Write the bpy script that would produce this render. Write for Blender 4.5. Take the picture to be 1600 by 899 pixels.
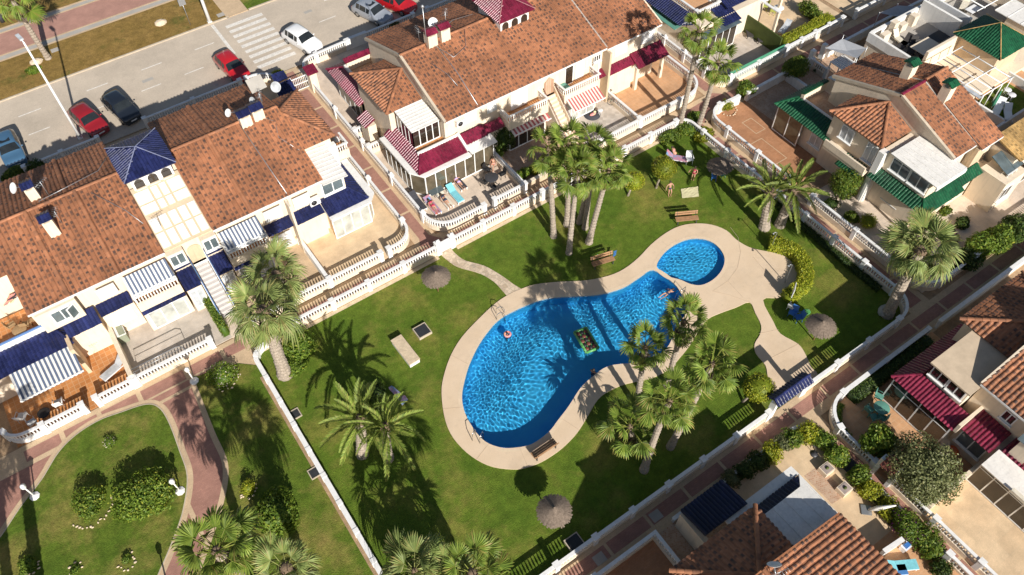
import bpy, math, random
import numpy as np
from mathutils import Matrix, Vector
random.seed(7); rng = np.random.default_rng(7)
scene = bpy.context.scene
for _o in list(bpy.data.objects):
    bpy.data.objects.remove(_o)
COL = scene.collection
PI = math.pi
# ------------------------------------------------------------------ camera, sky, sun, exposure
# world: X runs along the house rows, Y towards the street, Z up; the drone hangs 46 m above the origin
FPX, CX, CY, CAMH = 1244.4, 800.0, 449.5, 46.0
PITCH, ROLL, YAW = math.radians(53.3), math.radians(1.08), math.radians(33.8)
def _camrot():
    cp, sp = math.cos(PITCH), math.sin(PITCH)
    fwd = np.array([0, cp, -sp]); dn = np.array([0, -sp, -cp]); rt = np.array([1., 0, 0])
    cr, sr = math.cos(ROLL), math.sin(ROLL)
    R = np.array([cr * rt + sr * dn, -sr * rt + cr * dn, fwd])
    cy, sy = math.cos(YAW), math.sin(YAW)
    return R @ np.array([[cy, -sy, 0], [sy, cy, 0], [0, 0, 1]])
CR = _camrot()
cam_data = bpy.data.cameras.new('drone_camera')
cam_data.sensor_width = 36.0; cam_data.lens = FPX / 1600 * 36.0
cam_data.clip_start = 0.5; cam_data.clip_end = 3000
cam = bpy.data.objects.new('drone_camera', cam_data); COL.objects.link(cam)
cam.matrix_world = Matrix(((CR[0][0], -CR[1][0], -CR[2][0], 0), (CR[0][1], -CR[1][1], -CR[2][1], 0),
                           (CR[0][2], -CR[1][2], -CR[2][2], CAMH), (0, 0, 0, 1)))
scene.camera = cam
SUN_EL = math.radians(30.3); SHADOW_AZ = math.radians(81.5)
world = bpy.data.worlds.new('World'); scene.world = world; world.use_nodes = True
_nt = world.node_tree
_bg = _nt.nodes['Background']; _sky = _nt.nodes.new('ShaderNodeTexSky')
_sky.sky_type = 'NISHITA'; _sky.sun_disc = False
_sky.sun_elevation = SUN_EL; _sky.sun_rotation = math.radians(188.5)
_nt.links.new(_sky.outputs[0], _bg.inputs[0]); _bg.inputs[1].default_value = 0.058
sun_l = bpy.data.lights.new('sun', 'SUN'); sun_l.energy = 5.0; sun_l.angle = math.radians(0.5)
sun_l.color = (1.0, 0.955, 0.885); sun_l.cycles.is_caustics_light = True
sun = bpy.data.objects.new('sun', sun_l); COL.objects.link(sun)
_d = Vector((math.cos(SHADOW_AZ) * math.cos(SUN_EL), math.sin(SHADOW_AZ) * math.cos(SUN_EL), -math.sin(SUN_EL)))
sun.rotation_euler = _d.to_track_quat('-Z', 'Y').to_euler()
sun.location = (-20, -60, 60)
vs = scene.view_settings
vs.view_transform = 'Standard'; vs.look = 'None'; vs.gamma = 1.0; vs.use_curve_mapping = False
vs.exposure = 0.38
scene.render.engine = 'CYCLES'
scene.cycles.use_denoising = True
scene.cycles.max_bounces = 6; scene.cycles.transparent_max_bounces = 6
scene.cycles.caustics_reflective = False

def G(px, py, z=0.0):
    """the place in the world that stands at height z under a photo pixel (1600 x 899)"""
    d = CR.T @ np.array([(px - CX) / FPX, (py - CY) / FPX, 1.0])
    t = (z - CAMH) / d[2]
    return np.array([d[0] * t, d[1] * t, z])
def G2(px, py, z=0.0): return G(px, py, z)[:2]
def GP(pts, z=0.0): return [tuple(G(a, b, z)[:2]) for a, b in pts]

# ------------------------------------------------------------------ materials
MATS = {}
def mat(name, col, rough=0.8, var=0.12, scale=3.0, bump=0.0, bscale=40.0, metal=0.0, col2=None, spec=None, detail=4, coat=0.0, fine=0.0, fscale=60.0):
    m = bpy.data.materials.new(name); m.use_nodes = True; MATS[name] = m
    nt = m.node_tree; N = nt.nodes; L = nt.links
    b = N['Principled BSDF']; b.inputs['Roughness'].default_value = rough; b.inputs['Metallic'].default_value = metal
    if spec is not None: b.inputs['Specular IOR Level'].default_value = spec
    if coat: b.inputs['Coat Weight'].default_value = coat; b.inputs['Coat Roughness'].default_value = 0.08
    tc = N.new('ShaderNodeNewGeometry')
    if var or col2:
        no = N.new('ShaderNodeTexNoise'); no.inputs['Scale'].default_value = scale; no.inputs['Detail'].default_value = detail
        no.inputs['Roughness'].default_value = 0.65
        L.new(tc.outputs['Position'], no.inputs['Vector'])
        mr = N.new('ShaderNodeMapRange'); mr.inputs[1].default_value = 0.3; mr.inputs[2].default_value = 0.7
        L.new(no.outputs['Fac'], mr.inputs[0])
        mx = N.new('ShaderNodeMix'); mx.data_type = 'RGBA'
        if col2 is None:
            a = [max(0, c * (1 - var)) for c in col]; c2 = [min(1, c * (1 + var)) for c in col]
        else: a, c2 = col, col2
        mx.inputs[6].default_value = (*a, 1); mx.inputs[7].default_value = (*c2, 1)
        L.new(mr.outputs[0], mx.inputs[0]); out = mx.outputs[2]
        if fine:
            n2 = N.new('ShaderNodeTexNoise'); n2.inputs['Scale'].default_value = fscale; n2.inputs['Detail'].default_value = 3
            L.new(tc.outputs['Position'], n2.inputs['Vector'])
            m2 = N.new('ShaderNodeMapRange'); m2.inputs[1].default_value = 0.3; m2.inputs[2].default_value = 0.7
            m2.inputs[3].default_value = 1 - fine; m2.inputs[4].default_value = 1 + fine
            L.new(n2.outputs['Fac'], m2.inputs[0])
            mu = N.new('ShaderNodeMix'); mu.data_type = 'RGBA'; mu.blend_type = 'MULTIPLY'; mu.inputs[0].default_value = 1
            L.new(out, mu.inputs[6]); L.new(m2.outputs[0], mu.inputs[7]); out = mu.outputs[2]
        if 'stucco' in name or name in ('white_paint', 'white_sheet'):
            mp = N.new('ShaderNodeMapping'); mp.inputs['Scale'].default_value = (5, 5, .5); L.new(tc.outputs['Position'], mp.inputs[0])
            out = mixnode(nt, out, noise(nt, 1.0, 4, mp.outputs[0], .5, .85, 1.0, .78), 1.0, 'MULTIPLY')
        if name in ('asphalt', 'deck_concrete', 'beige_paving'):
            out = mixnode(nt, out, noise(nt, .28, 5, None, .50, .72, 1.0, .86, .7), 1.0, 'MULTIPLY'); out = mixnode(nt, out, noise(nt, 1.7, 5, None, .58, .72, 1.0, .88, .75), 1.0, 'MULTIPLY')
        L.new(out, b.inputs['Base Color'])
    else:
        b.inputs['Base Color'].default_value = (*col, 1)
    if bump:
        nb = N.new('ShaderNodeTexNoise'); nb.inputs['Scale'].default_value = bscale; nb.inputs['Detail'].default_value = 3
        L.new(tc.outputs['Position'], nb.inputs['Vector'])
        bp = N.new('ShaderNodeBump'); bp.inputs['Strength'].default_value = 1.0; bp.inputs['Distance'].default_value = bump
        L.new(nb.outputs['Fac'], bp.inputs['Height']); L.new(bp.outputs[0], b.inputs['Normal'])
    return m
def mixnode(nt, a, b, fac, blend='MIX'):
    mx = nt.nodes.new('ShaderNodeMix'); mx.data_type = 'RGBA'; mx.blend_type = blend
    for sock, v in ((mx.inputs[6], a), (mx.inputs[7], b), (mx.inputs[0], fac)):
        if isinstance(v, bpy.types.NodeSocket): nt.links.new(v, sock)
        elif isinstance(v, (int, float)): sock.default_value = v
        else: sock.default_value = (*v, 1)
    return mx.outputs[2]
def noise(nt, scale, detail=4, vec=None, lo=0.3, hi=0.7, o0=0.0, o1=1.0, rough=0.6):
    n = nt.nodes.new('ShaderNodeTexNoise'); n.inputs['Scale'].default_value = scale; n.inputs['Detail'].default_value = detail
    n.inputs['Roughness'].default_value = rough
    if vec is None:
        g = nt.nodes.new('ShaderNodeNewGeometry'); vec = g.outputs['Position']
    nt.links.new(vec, n.inputs['Vector'])
    m = nt.nodes.new('ShaderNodeMapRange')
    for k, v in zip((1, 2, 3, 4), (lo, hi, o0, o1)): m.inputs[k].default_value = v
    nt.links.new(n.outputs['Fac'], m.inputs[0]); return m.outputs[0]
def tilemat(name, dark, base, spec_rough=0.75, vary=0.25):
    """roof tiles: each tile carries its own tint (attribute), 0 plain .. 1 dark flamed"""
    m = bpy.data.materials.new(name); m.use_nodes = True; MATS[name] = m; nt = m.node_tree
    b = nt.nodes['Principled BSDF']; b.inputs['Roughness'].default_value = spec_rough
    at = nt.nodes.new('ShaderNodeAttribute'); at.attribute_name = 'tint'
    sp = nt.nodes.new('ShaderNodeSeparateColor'); nt.links.new(at.outputs['Color'], sp.inputs[0])
    c = mixnode(nt, [x * (1 - vary) for x in base], [min(1, x * (1 + vary)) for x in base], sp.outputs[1])
    c = mixnode(nt, c, dark, sp.outputs[0])
    c = mixnode(nt, c, noise(nt, 0.35, 4, o0=0.80, o1=1.14, lo=.35, hi=.65), 1.0, 'MULTIPLY')
    c = mixnode(nt, c, noise(nt, 1.2, 5, o0=0.80, o1=1.14), 1.0, 'MULTIPLY')
    c = mixnode(nt, c, noise(nt, 25, 3, o0=0.85, o1=1.12), 1.0, 'MULTIPLY')
    nt.links.new(c, b.inputs['Base Color']); return m
def brickmat(name, c1, c2, mortar, w, h, msize=0.03, rough=0.85, offset=0.5, rot=0.0, bump=0.002, weather=0.18):
    m = bpy.data.materials.new(name); m.use_nodes = True; MATS[name] = m; nt = m.node_tree
    b = nt.nodes['Principled BSDF']; b.inputs['Roughness'].default_value = rough
    g = nt.nodes.new('ShaderNodeNewGeometry'); mp = nt.nodes.new('ShaderNodeMapping'); mp.inputs['Rotation'].default_value = (0, 0, rot)
    nt.links.new(g.outputs['Position'], mp.inputs[0])
    br = nt.nodes.new('ShaderNodeTexBrick'); br.offset = offset; br.inputs['Scale'].default_value = 1.0
    br.inputs['Color1'].default_value = (*c1, 1); br.inputs['Color2'].default_value = (*c2, 1); br.inputs['Mortar'].default_value = (*mortar, 1)
    br.inputs['Mortar Size'].default_value = msize * min(w, h); br.inputs['Brick Width'].default_value = w; br.inputs['Row Height'].default_value = h
    br.inputs['Mortar Smooth'].default_value = 0.3
    nt.links.new(mp.outputs[0], br.inputs['Vector'])
    c = mixnode(nt, br.outputs['Color'], noise(nt, 0.9, 5, o0=1 - weather, o1=1 + weather), 1.0, 'MULTIPLY')
    c = mixnode(nt, c, noise(nt, 30, 3, o0=0.88, o1=1.12), 1.0, 'MULTIPLY')
    nt.links.new(c, b.inputs['Base Color'])
    bp = nt.nodes.new('ShaderNodeBump'); bp.inputs['Distance'].default_value = bump; bp.invert = True
    nt.links.new(br.outputs['Fac'], bp.inputs['Height']); nt.links.new(bp.outputs[0], b.inputs['Normal'])
    return m
mat('stucco_cream', (0.76, 0.64, 0.49), 0.9, 0.07, 0.8, bump=0.004, bscale=30, fine=0.05)
mat('stucco_white', (0.80, 0.78, 0.74), 0.85, 0.06, 1.0, bump=0.003, bscale=30, fine=0.05)
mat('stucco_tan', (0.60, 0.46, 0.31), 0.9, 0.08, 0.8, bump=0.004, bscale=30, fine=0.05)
mat('white_paint', (0.80, 0.79, 0.77), 0.55, 0.05, 2.0)
mat('white_frame', (0.82, 0.82, 0.80), 0.35, 0.02, 2.0)
mat('asphalt', (0.53, 0.445, 0.35), 0.92, 0.10, 0.35, bump=0.004, bscale=60, fine=0.10, fscale=14)
mat('road_paint', (0.70, 0.66, 0.60), 0.8, 0.14, 3.0, fine=0.15, fscale=9)
mat('kerb_stone', (0.50, 0.42, 0.32), 0.9, 0.12, 2.0, bump=0.004)
mat('grey_band', (0.40, 0.37, 0.33), 0.9, 0.1, 1.0, fine=0.06)
mat('beige_paving', (0.56, 0.41, 0.26), 0.9, 0.12, 0.8, bump=0.003, fine=0.10, fscale=12)
mat('deck_concrete', (0.66, 0.50, 0.34), 0.9, 0.07, 0.5, bump=0.002, bscale=60, fine=0.06, fscale=20, col2=(0.72, 0.56, 0.40))
mat('soil', (0.36, 0.24, 0.14), 0.95, 0.25, 1.5, bump=0.02, bscale=12, fine=0.2, fscale=25)
mat('bark', (0.34, 0.28, 0.22), 0.95, 0.35, 9.0, bump=0.03, bscale=14, fine=0.25, fscale=30)
mat('bark_dark', (0.16, 0.11, 0.07), 0.95, 0.3, 9.0, bump=0.03, bscale=14)
mat('thatch', (0.19, 0.145, 0.11), 0.95, 0.3, 8.0, bump=0.02, bscale=50, fine=0.3, fscale=40)
mat('wood', (0.36, 0.20, 0.10), 0.7, 0.2, 4.0, fine=0.1)
mat('dark_metal', (0.05, 0.05, 0.055), 0.45, 0.1, 4.0)
mat('grey_metal', (0.45, 0.46, 0.47), 0.35, 0.08, 4.0, metal=0.7)
mat('steel', (0.7, 0.7, 0.7), 0.2, 0.03, 4.0, metal=1.0)
mat('dark_grate', (0.03, 0.032, 0.036), 0.6, 0.2, 6.0)
mat('white_sheet', (0.78, 0.75, 0.70), 0.5, 0.08, 1.5, fine=0.05, fscale=8)
mat('black_plastic', (0.02, 0.02, 0.022), 0.5, 0.1, 4)
mat('white_plastic', (0.8, 0.8, 0.8), 0.4, 0.03, 3)
mat('blue_plastic', (0.05, 0.18, 0.50), 0.4, 0.1, 3)
mat('teal_plastic', (0.12, 0.30, 0.24), 0.45, 0.08, 3)
mat('green_plastic', (0.10, 0.34, 0.10), 0.4, 0.1, 3)
mat('cyan_cloth', (0.20, 0.55, 0.62), 0.9, 0.15, 6)
mat('grey_cloth', (0.05, 0.05, 0.06), 0.9, 0.15, 6)
mat('beige_cloth', (0.68, 0.62, 0.50), 0.9, 0.12, 5)
mat('green_cloth', (0.05, 0.22, 0.13), 0.9, 0.12, 5)
mat('white_cloth', (0.78, 0.76, 0.72), 0.9, 0.08, 5)
mat('tan_stone', (0.60, 0.48, 0.33), 0.9, 0.18, 2.5, bump=0.03, bscale=6, fine=0.1, fscale=20)
mat('rock', (0.62, 0.50, 0.36), 0.95, 0.18, 2.5, bump=0.05, bscale=5, fine=0.12, fscale=20)
mat('blue_rail', (0.10, 0.20, 0.42), 0.5, 0.08, 3)
mat('maroon_paint', (0.16, 0.05, 0.035), 0.5, 0.15, 3)
mat('flat_beige', (0.56, 0.44, 0.31), 0.9, 0.12, 1.2, fine=0.08); mat('terracotta_band', (0.40, 0.16, 0.07), 0.85, 0.2, 4)
mat('skin', (0.46, 0.25, 0.165), 0.6, 0.06, 8)
mat('hair', (0.05, 0.03, 0.02), 0.7, 0.2, 20)
mat('swim_dark', (0.03, 0.04, 0.08), 0.8, 0.1, 8)
mat('swim_red', (0.50, 0.05, 0.10), 0.8, 0.1, 8)
mat('purple_cloth', (0.50, 0.36, 0.58), 0.9, 0.1, 8)
mat('pink_cloth', (0.75, 0.16, 0.35), 0.9, 0.2, 4, col2=(0.85, 0.5, 0.2))
mat('yellow_cloth', (0.62, 0.57, 0.34), 0.9, 0.1, 9)
mat('blue_cloth', (0.06, 0.20, 0.48), 0.9, 0.1, 8)
mat('step_grey', (0.52, 0.49, 0.47), 0.9, 0.06, 2.0)
mat('sail_cloth', (0.40, 0.41, 0.43), 0.9, 0.08, 3)
mat('olive_paint', (0.26, 0.28, 0.20), 0.6, 0.1, 3); mat('wicker', (0.34, 0.22, 0.11), 0.8, 0.2, 12); mat('wicker_dark', (0.045, 0.04, 0.038), 0.8, 0.2, 12)
mat('orange_enamel', (0.75, 0.13, 0.02), 0.35, 0.1, 4); mat('red_cloth', (0.6, 0.04, 0.02), 0.8, 0.1, 4); mat('lime_cloth', (0.42, 0.46, 0.10), 0.9, 0.1, 5); mat('step_blue', (0.20, 0.42, 0.66), 0.6, 0.06, 3)
mat('rainbow', (0.75, 0.12, 0.10), 0.9, 0.2, 1.6, col2=(0.10, 0.35, 0.55)); mat('towel_mix', (0.75, 0.20, 0.25), 0.9, 0.2, 1.8, col2=(0.15, 0.50, 0.70))
tilemat('terracotta_tile', (0.080, 0.050, 0.040), (0.375, 0.158, 0.077), vary=0.2)
tilemat('terracotta_plain', (0.10, 0.05, 0.035), (0.44, 0.155, 0.065), vary=0.35)
tilemat('blue_tile', (0.014, 0.017, 0.055), (0.019, 0.025, 0.092), 0.33, 0.4)
tilemat('navy_tile', (0.010, 0.012, 0.04), (0.010, 0.014, 0.050), 0.35, 0.3)
tilemat('maroon_tile', (0.11, 0.014, 0.030), (0.195, 0.018, 0.045), 0.32, 0.3)
tilemat('green_tile', (0.008, 0.055, 0.025), (0.012, 0.090, 0.038), 0.32, 0.3)
tilemat('maroon_wood', (0.09, 0.03, 0.02), (0.13, 0.04, 0.025), 0.5, 0.3)
tilemat('pale_blue_cap', (0.10, 0.11, 0.2), (0.22, 0.24, 0.36), 0.4, 0.15); tilemat('maroon_cap', (0.25, 0.1, 0.1), (0.42, 0.2, 0.2), 0.4, 0.15)
tilemat('straw_tile', (0.22, 0.14, 0.05), (0.46, 0.29, 0.11), 0.8, 0.3)
brickmat('red_pavers', (0.33, 0.165, 0.125), (0.39, 0.20, 0.15), (0.30, 0.16, 0.12), 0.22, 0.11, 0.08, weather=0.16)
brickmat('pink_pavers', (0.40, 0.215, 0.165), (0.43, 0.235, 0.18), (0.37, 0.20, 0.16), 0.22, 0.11, 0.08, weather=0.14)
brickmat('terracotta_floor', (0.46, 0.185, 0.055), (0.54, 0.235, 0.08), (0.56, 0.32, 0.16), 0.36, 0.36, 0.07, 0.6, 0.0)
brickmat('orange_floor', (0.55, 0.30, 0.15), (0.60, 0.34, 0.18), (0.57, 0.36, 0.21), 0.34, 0.34, 0.05, 0.8, 0.0)
brickmat('sand_floor', (0.62, 0.45, 0.28), (0.66, 0.49, 0.31), (0.60, 0.45, 0.29), 0.9, 0.9, 0.015, 0.85, 0.0)
brickmat('grey_floor', (0.48, 0.41, 0.34), (0.53, 0.46, 0.39), (0.50, 0.44, 0.38), 0.45, 0.45, 0.04, 0.8, 0.0)
brickmat('pale_floor', (0.62, 0.50, 0.39), (0.66, 0.54, 0.43), (0.58, 0.48, 0.38), 0.4, 0.4, 0.03, 0.8, 0.0)
brickmat('court_floor', (0.40, 0.185, 0.085), (0.45, 0.22, 0.11), (0.36, 0.18, 0.10), 0.24, 0.12, 0.07, 0.85)
brickmat('diamond_floor', (0.44, 0.38, 0.32), (0.58, 0.52, 0.45), (0.52, 0.46, 0.40), 0.32, 0.32, 0.03, 0.8, 0.0, rot=PI / 4)
brickmat('mosaic_floor', (0.42, 0.22, 0.13), (0.52, 0.36, 0.25), (0.50, 0.38, 0.27), 0.12, 0.12, 0.12, 0.8, 0.5, rot=0.3)

def grassmat(name, c_lo, c_hi, c_dry, dry_lo, dry_hi, seed=0.0):
    m = bpy.data.materials.new(name); m.use_nodes = True; MATS[name] = m; nt = m.node_tree
    b = nt.nodes['Principled BSDF']; b.inputs['Roughness'].default_value = 0.9; b.inputs['Specular IOR Level'].default_value = 0.15
    g = nt.nodes.new('ShaderNodeNewGeometry'); mp = nt.nodes.new('ShaderNodeMapping'); mp.inputs['Location'].default_value = (seed, seed, 0)
    nt.links.new(g.outputs['Position'], mp.inputs[0]); v = mp.outputs[0]
    c = mixnode(nt, c_lo, c_hi, noise(nt, 0.45, 6, v, 0.3, 0.7, rough=0.7))
    c = mixnode(nt, c, c_dry, noise(nt, 0.22, 5, v, dry_lo, dry_hi, 0.0, 0.75, rough=0.7))
    c = mixnode(nt, c, noise(nt, 1.6, 6, v, 0.3, 0.7, 0.70, 1.28, rough=0.75), 1.0, 'MULTIPLY')
    c = mixnode(nt, c, noise(nt, 9, 4, v, 0.25, 0.75, 0.62, 1.38, rough=0.8), 1.0, 'MULTIPLY')
    nt.links.new(c, b.inputs['Base Color'])
    nb = nt.nodes.new('ShaderNodeTexNoise'); nb.inputs['Scale'].default_value = 16; nb.inputs['Detail'].default_value = 4
    nt.links.new(v, nb.inputs['Vector'])
    bp = nt.nodes.new('ShaderNodeBump'); bp.inputs['Distance'].default_value = 0.05
    nt.links.new(nb.outputs['Fac'], bp.inputs['Height']); nt.links.new(bp.outputs[0], b.inputs['Normal'])
    return m
grassmat('lawn', (0.070, 0.128, 0.012), (0.130, 0.178, 0.021), (0.28, 0.22, 0.06), 0.49, 0.72)
grassmat('lawn_left', (0.068, 0.120, 0.012), (0.124, 0.168, 0.021), (0.30, 0.225, 0.07), 0.47, 0.68, 13.0)
grassmat('dry_lawn', (0.20, 0.13, 0.035), (0.30, 0.19, 0.06), (0.08, 0.10, 0.02), 0.56, 0.66, 5.0)
def leafmat(name, c1, c2, c3=None, rough=0.55, trans=0.25, p3=0.12):
    m = bpy.data.materials.new(name); m.use_nodes = True; MATS[name] = m; nt = m.node_tree
    b = nt.nodes['Principled BSDF']; b.inputs['Roughness'].default_value = rough
    b.inputs['Specular IOR Level'].default_value = 0.35
    at = nt.nodes.new('ShaderNodeAttribute'); at.attribute_name = 'tint'
    sp = nt.nodes.new('ShaderNodeSeparateColor'); nt.links.new(at.outputs['Color'], sp.inputs[0])
    oi = nt.nodes.new('ShaderNodeObjectInfo')
    c = mixnode(nt, c1, c2, sp.outputs[0])
    if c3 is not None:
        c = mixnode(nt, c, c3, sp.outputs[1])
    mr = nt.nodes.new('ShaderNodeMapRange'); mr.inputs[3].default_value = 0.78; mr.inputs[4].default_value = 1.22
    nt.links.new(oi.outputs['Random'], mr.inputs[0])
    c = mixnode(nt, c, mr.outputs[0], 1.0, 'MULTIPLY')
    c = mixnode(nt, c, noise(nt, 1.6, 3, o0=0.8, o1=1.2), 1.0, 'MULTIPLY')
    nt.links.new(c, b.inputs['Base Color'])
    tr = nt.nodes.new('ShaderNodeBsdfTranslucent'); nt.links.new(c, tr.inputs[0])
    ms = nt.nodes.new('ShaderNodeMixShader'); ms.inputs[0].default_value = trans
    nt.links.new(b.outputs[0], ms.inputs[1]); nt.links.new(tr.outputs[0], ms.inputs[2])
    nt.links.new(ms.outputs[0], nt.nodes['Material Output'].inputs[0]); return m
leafmat('fan_leaf', (0.105, 0.18, 0.024), (0.26, 0.335, 0.055), (0.38, 0.27, 0.09), trans=.32)
leafmat('silver_leaf', (0.145, 0.21, 0.055), (0.31, 0.37, 0.115), (0.42, 0.33, 0.13), trans=.3)
leafmat('date_leaf', (0.125, 0.19, 0.03), (0.30, 0.36, 0.07), (0.34, 0.29, 0.09), trans=.3)
leafmat('bush_leaf', (0.080, 0.148, 0.018), (0.205, 0.28, 0.034), (0.36, 0.36, 0.05), trans=.35)
leafmat('yellow_leaf', (0.19, 0.24, 0.016), (0.42, 0.42, 0.030), (0.52, 0.44, 0.05), trans=.35)
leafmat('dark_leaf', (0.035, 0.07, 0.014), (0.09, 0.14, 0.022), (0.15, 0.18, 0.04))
leafmat('olive_leaf', (0.12, 0.145, 0.055), (0.26, 0.27, 0.11), (0.32, 0.31, 0.15))
leafmat('red_leaf', (0.12, 0.03, 0.04), (0.22, 0.07, 0.09), (0.3, 0.12, 0.12))
leafmat('purple_flower', (0.25, 0.02, 0.28), (0.42, 0.06, 0.45))
leafmat('white_flower', (0.55, 0.45, 0.40), (0.75, 0.62, 0.58))
def glassmat(name, col, rough=0.05):
    m = bpy.data.materials.new(name); m.use_nodes = True; MATS[name] = m; b = m.node_tree.nodes['Principled BSDF']
    nt = m.node_tree
    c = mixnode(nt, [x * 0.7 for x in col], [min(1, x * 1.3) for x in col], noise(nt, 1.3, 3))
    nt.links.new(c, b.inputs['Base Color'])
    b.inputs['Roughness'].default_value = rough; b.inputs['Specular IOR Level'].default_value = 0.8
    return m
glassmat('window_glass', (0.10, 0.13, 0.14)); glassmat('dark_glass', (0.030, 0.022, 0.016)); glassmat('car_glass', (0.02, 0.024, 0.026), 0.03)
glassmat('sun_glass', (0.105, 0.085, 0.055)); glassmat('curtain_glass', (0.44, 0.45, 0.41), 0.12); glassmat('shutter_grey', (0.46, 0.48, 0.50), 0.4)
def stripemat(name, c1, c2, n):
    m = bpy.data.materials.new(name); m.use_nodes = True; MATS[name] = m; nt = m.node_tree
    b = nt.nodes['Principled BSDF']; b.inputs['Roughness'].default_value = 0.9
    at = nt.nodes.new('ShaderNodeAttribute'); at.attribute_name = 'tint'
    sp = nt.nodes.new('ShaderNodeSeparateColor'); nt.links.new(at.outputs['Color'], sp.inputs[0])
    c = mixnode(nt, c1, c2, sp.outputs[0]); c = mixnode(nt, c, noise(nt, 4, 3, o0=0.9, o1=1.08), 1.0, 'MULTIPLY')
    nt.links.new(c, b.inputs['Base Color']); return m
stripemat('blue_stripe', (0.70, 0.68, 0.64), (0.10, 0.13, 0.20), 1); stripemat('red_stripe', (0.75, 0.62, 0.54), (0.42, 0.10, 0.10), 1)
def crazymat():
    m = bpy.data.materials.new('crazy'); m.use_nodes = True; MATS['crazy'] = m; nt = m.node_tree; b = nt.nodes['Principled BSDF']; b.inputs['Roughness'].default_value = 0.9
    g = nt.nodes.new('ShaderNodeNewGeometry'); v = nt.nodes.new('ShaderNodeTexVoronoi'); v.feature = 'DISTANCE_TO_EDGE'; v.inputs['Scale'].default_value = 3.2
    v2 = nt.nodes.new('ShaderNodeTexVoronoi'); v2.inputs['Scale'].default_value = 3.2
    nt.links.new(g.outputs['Position'], v.inputs['Vector']); nt.links.new(g.outputs['Position'], v2.inputs['Vector'])
    sp = nt.nodes.new('ShaderNodeSeparateColor'); nt.links.new(v2.outputs['Color'], sp.inputs[0])
    c = mixnode(nt, (0.46, 0.35, 0.24), (0.66, 0.53, 0.39), sp.outputs[0])
    mr = nt.nodes.new('ShaderNodeMapRange'); mr.inputs[1].default_value = 0.0; mr.inputs[2].default_value = 0.06; nt.links.new(v.outputs['Distance'], mr.inputs[0])
    c = mixnode(nt, (0.40, 0.33, 0.25), c, mr.outputs[0]); c = mixnode(nt, c, noise(nt, 8, 4, o0=0.85, o1=1.15), 1.0, 'MULTIPLY')
    nt.links.new(c, b.inputs['Base Color'])
crazymat()
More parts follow.
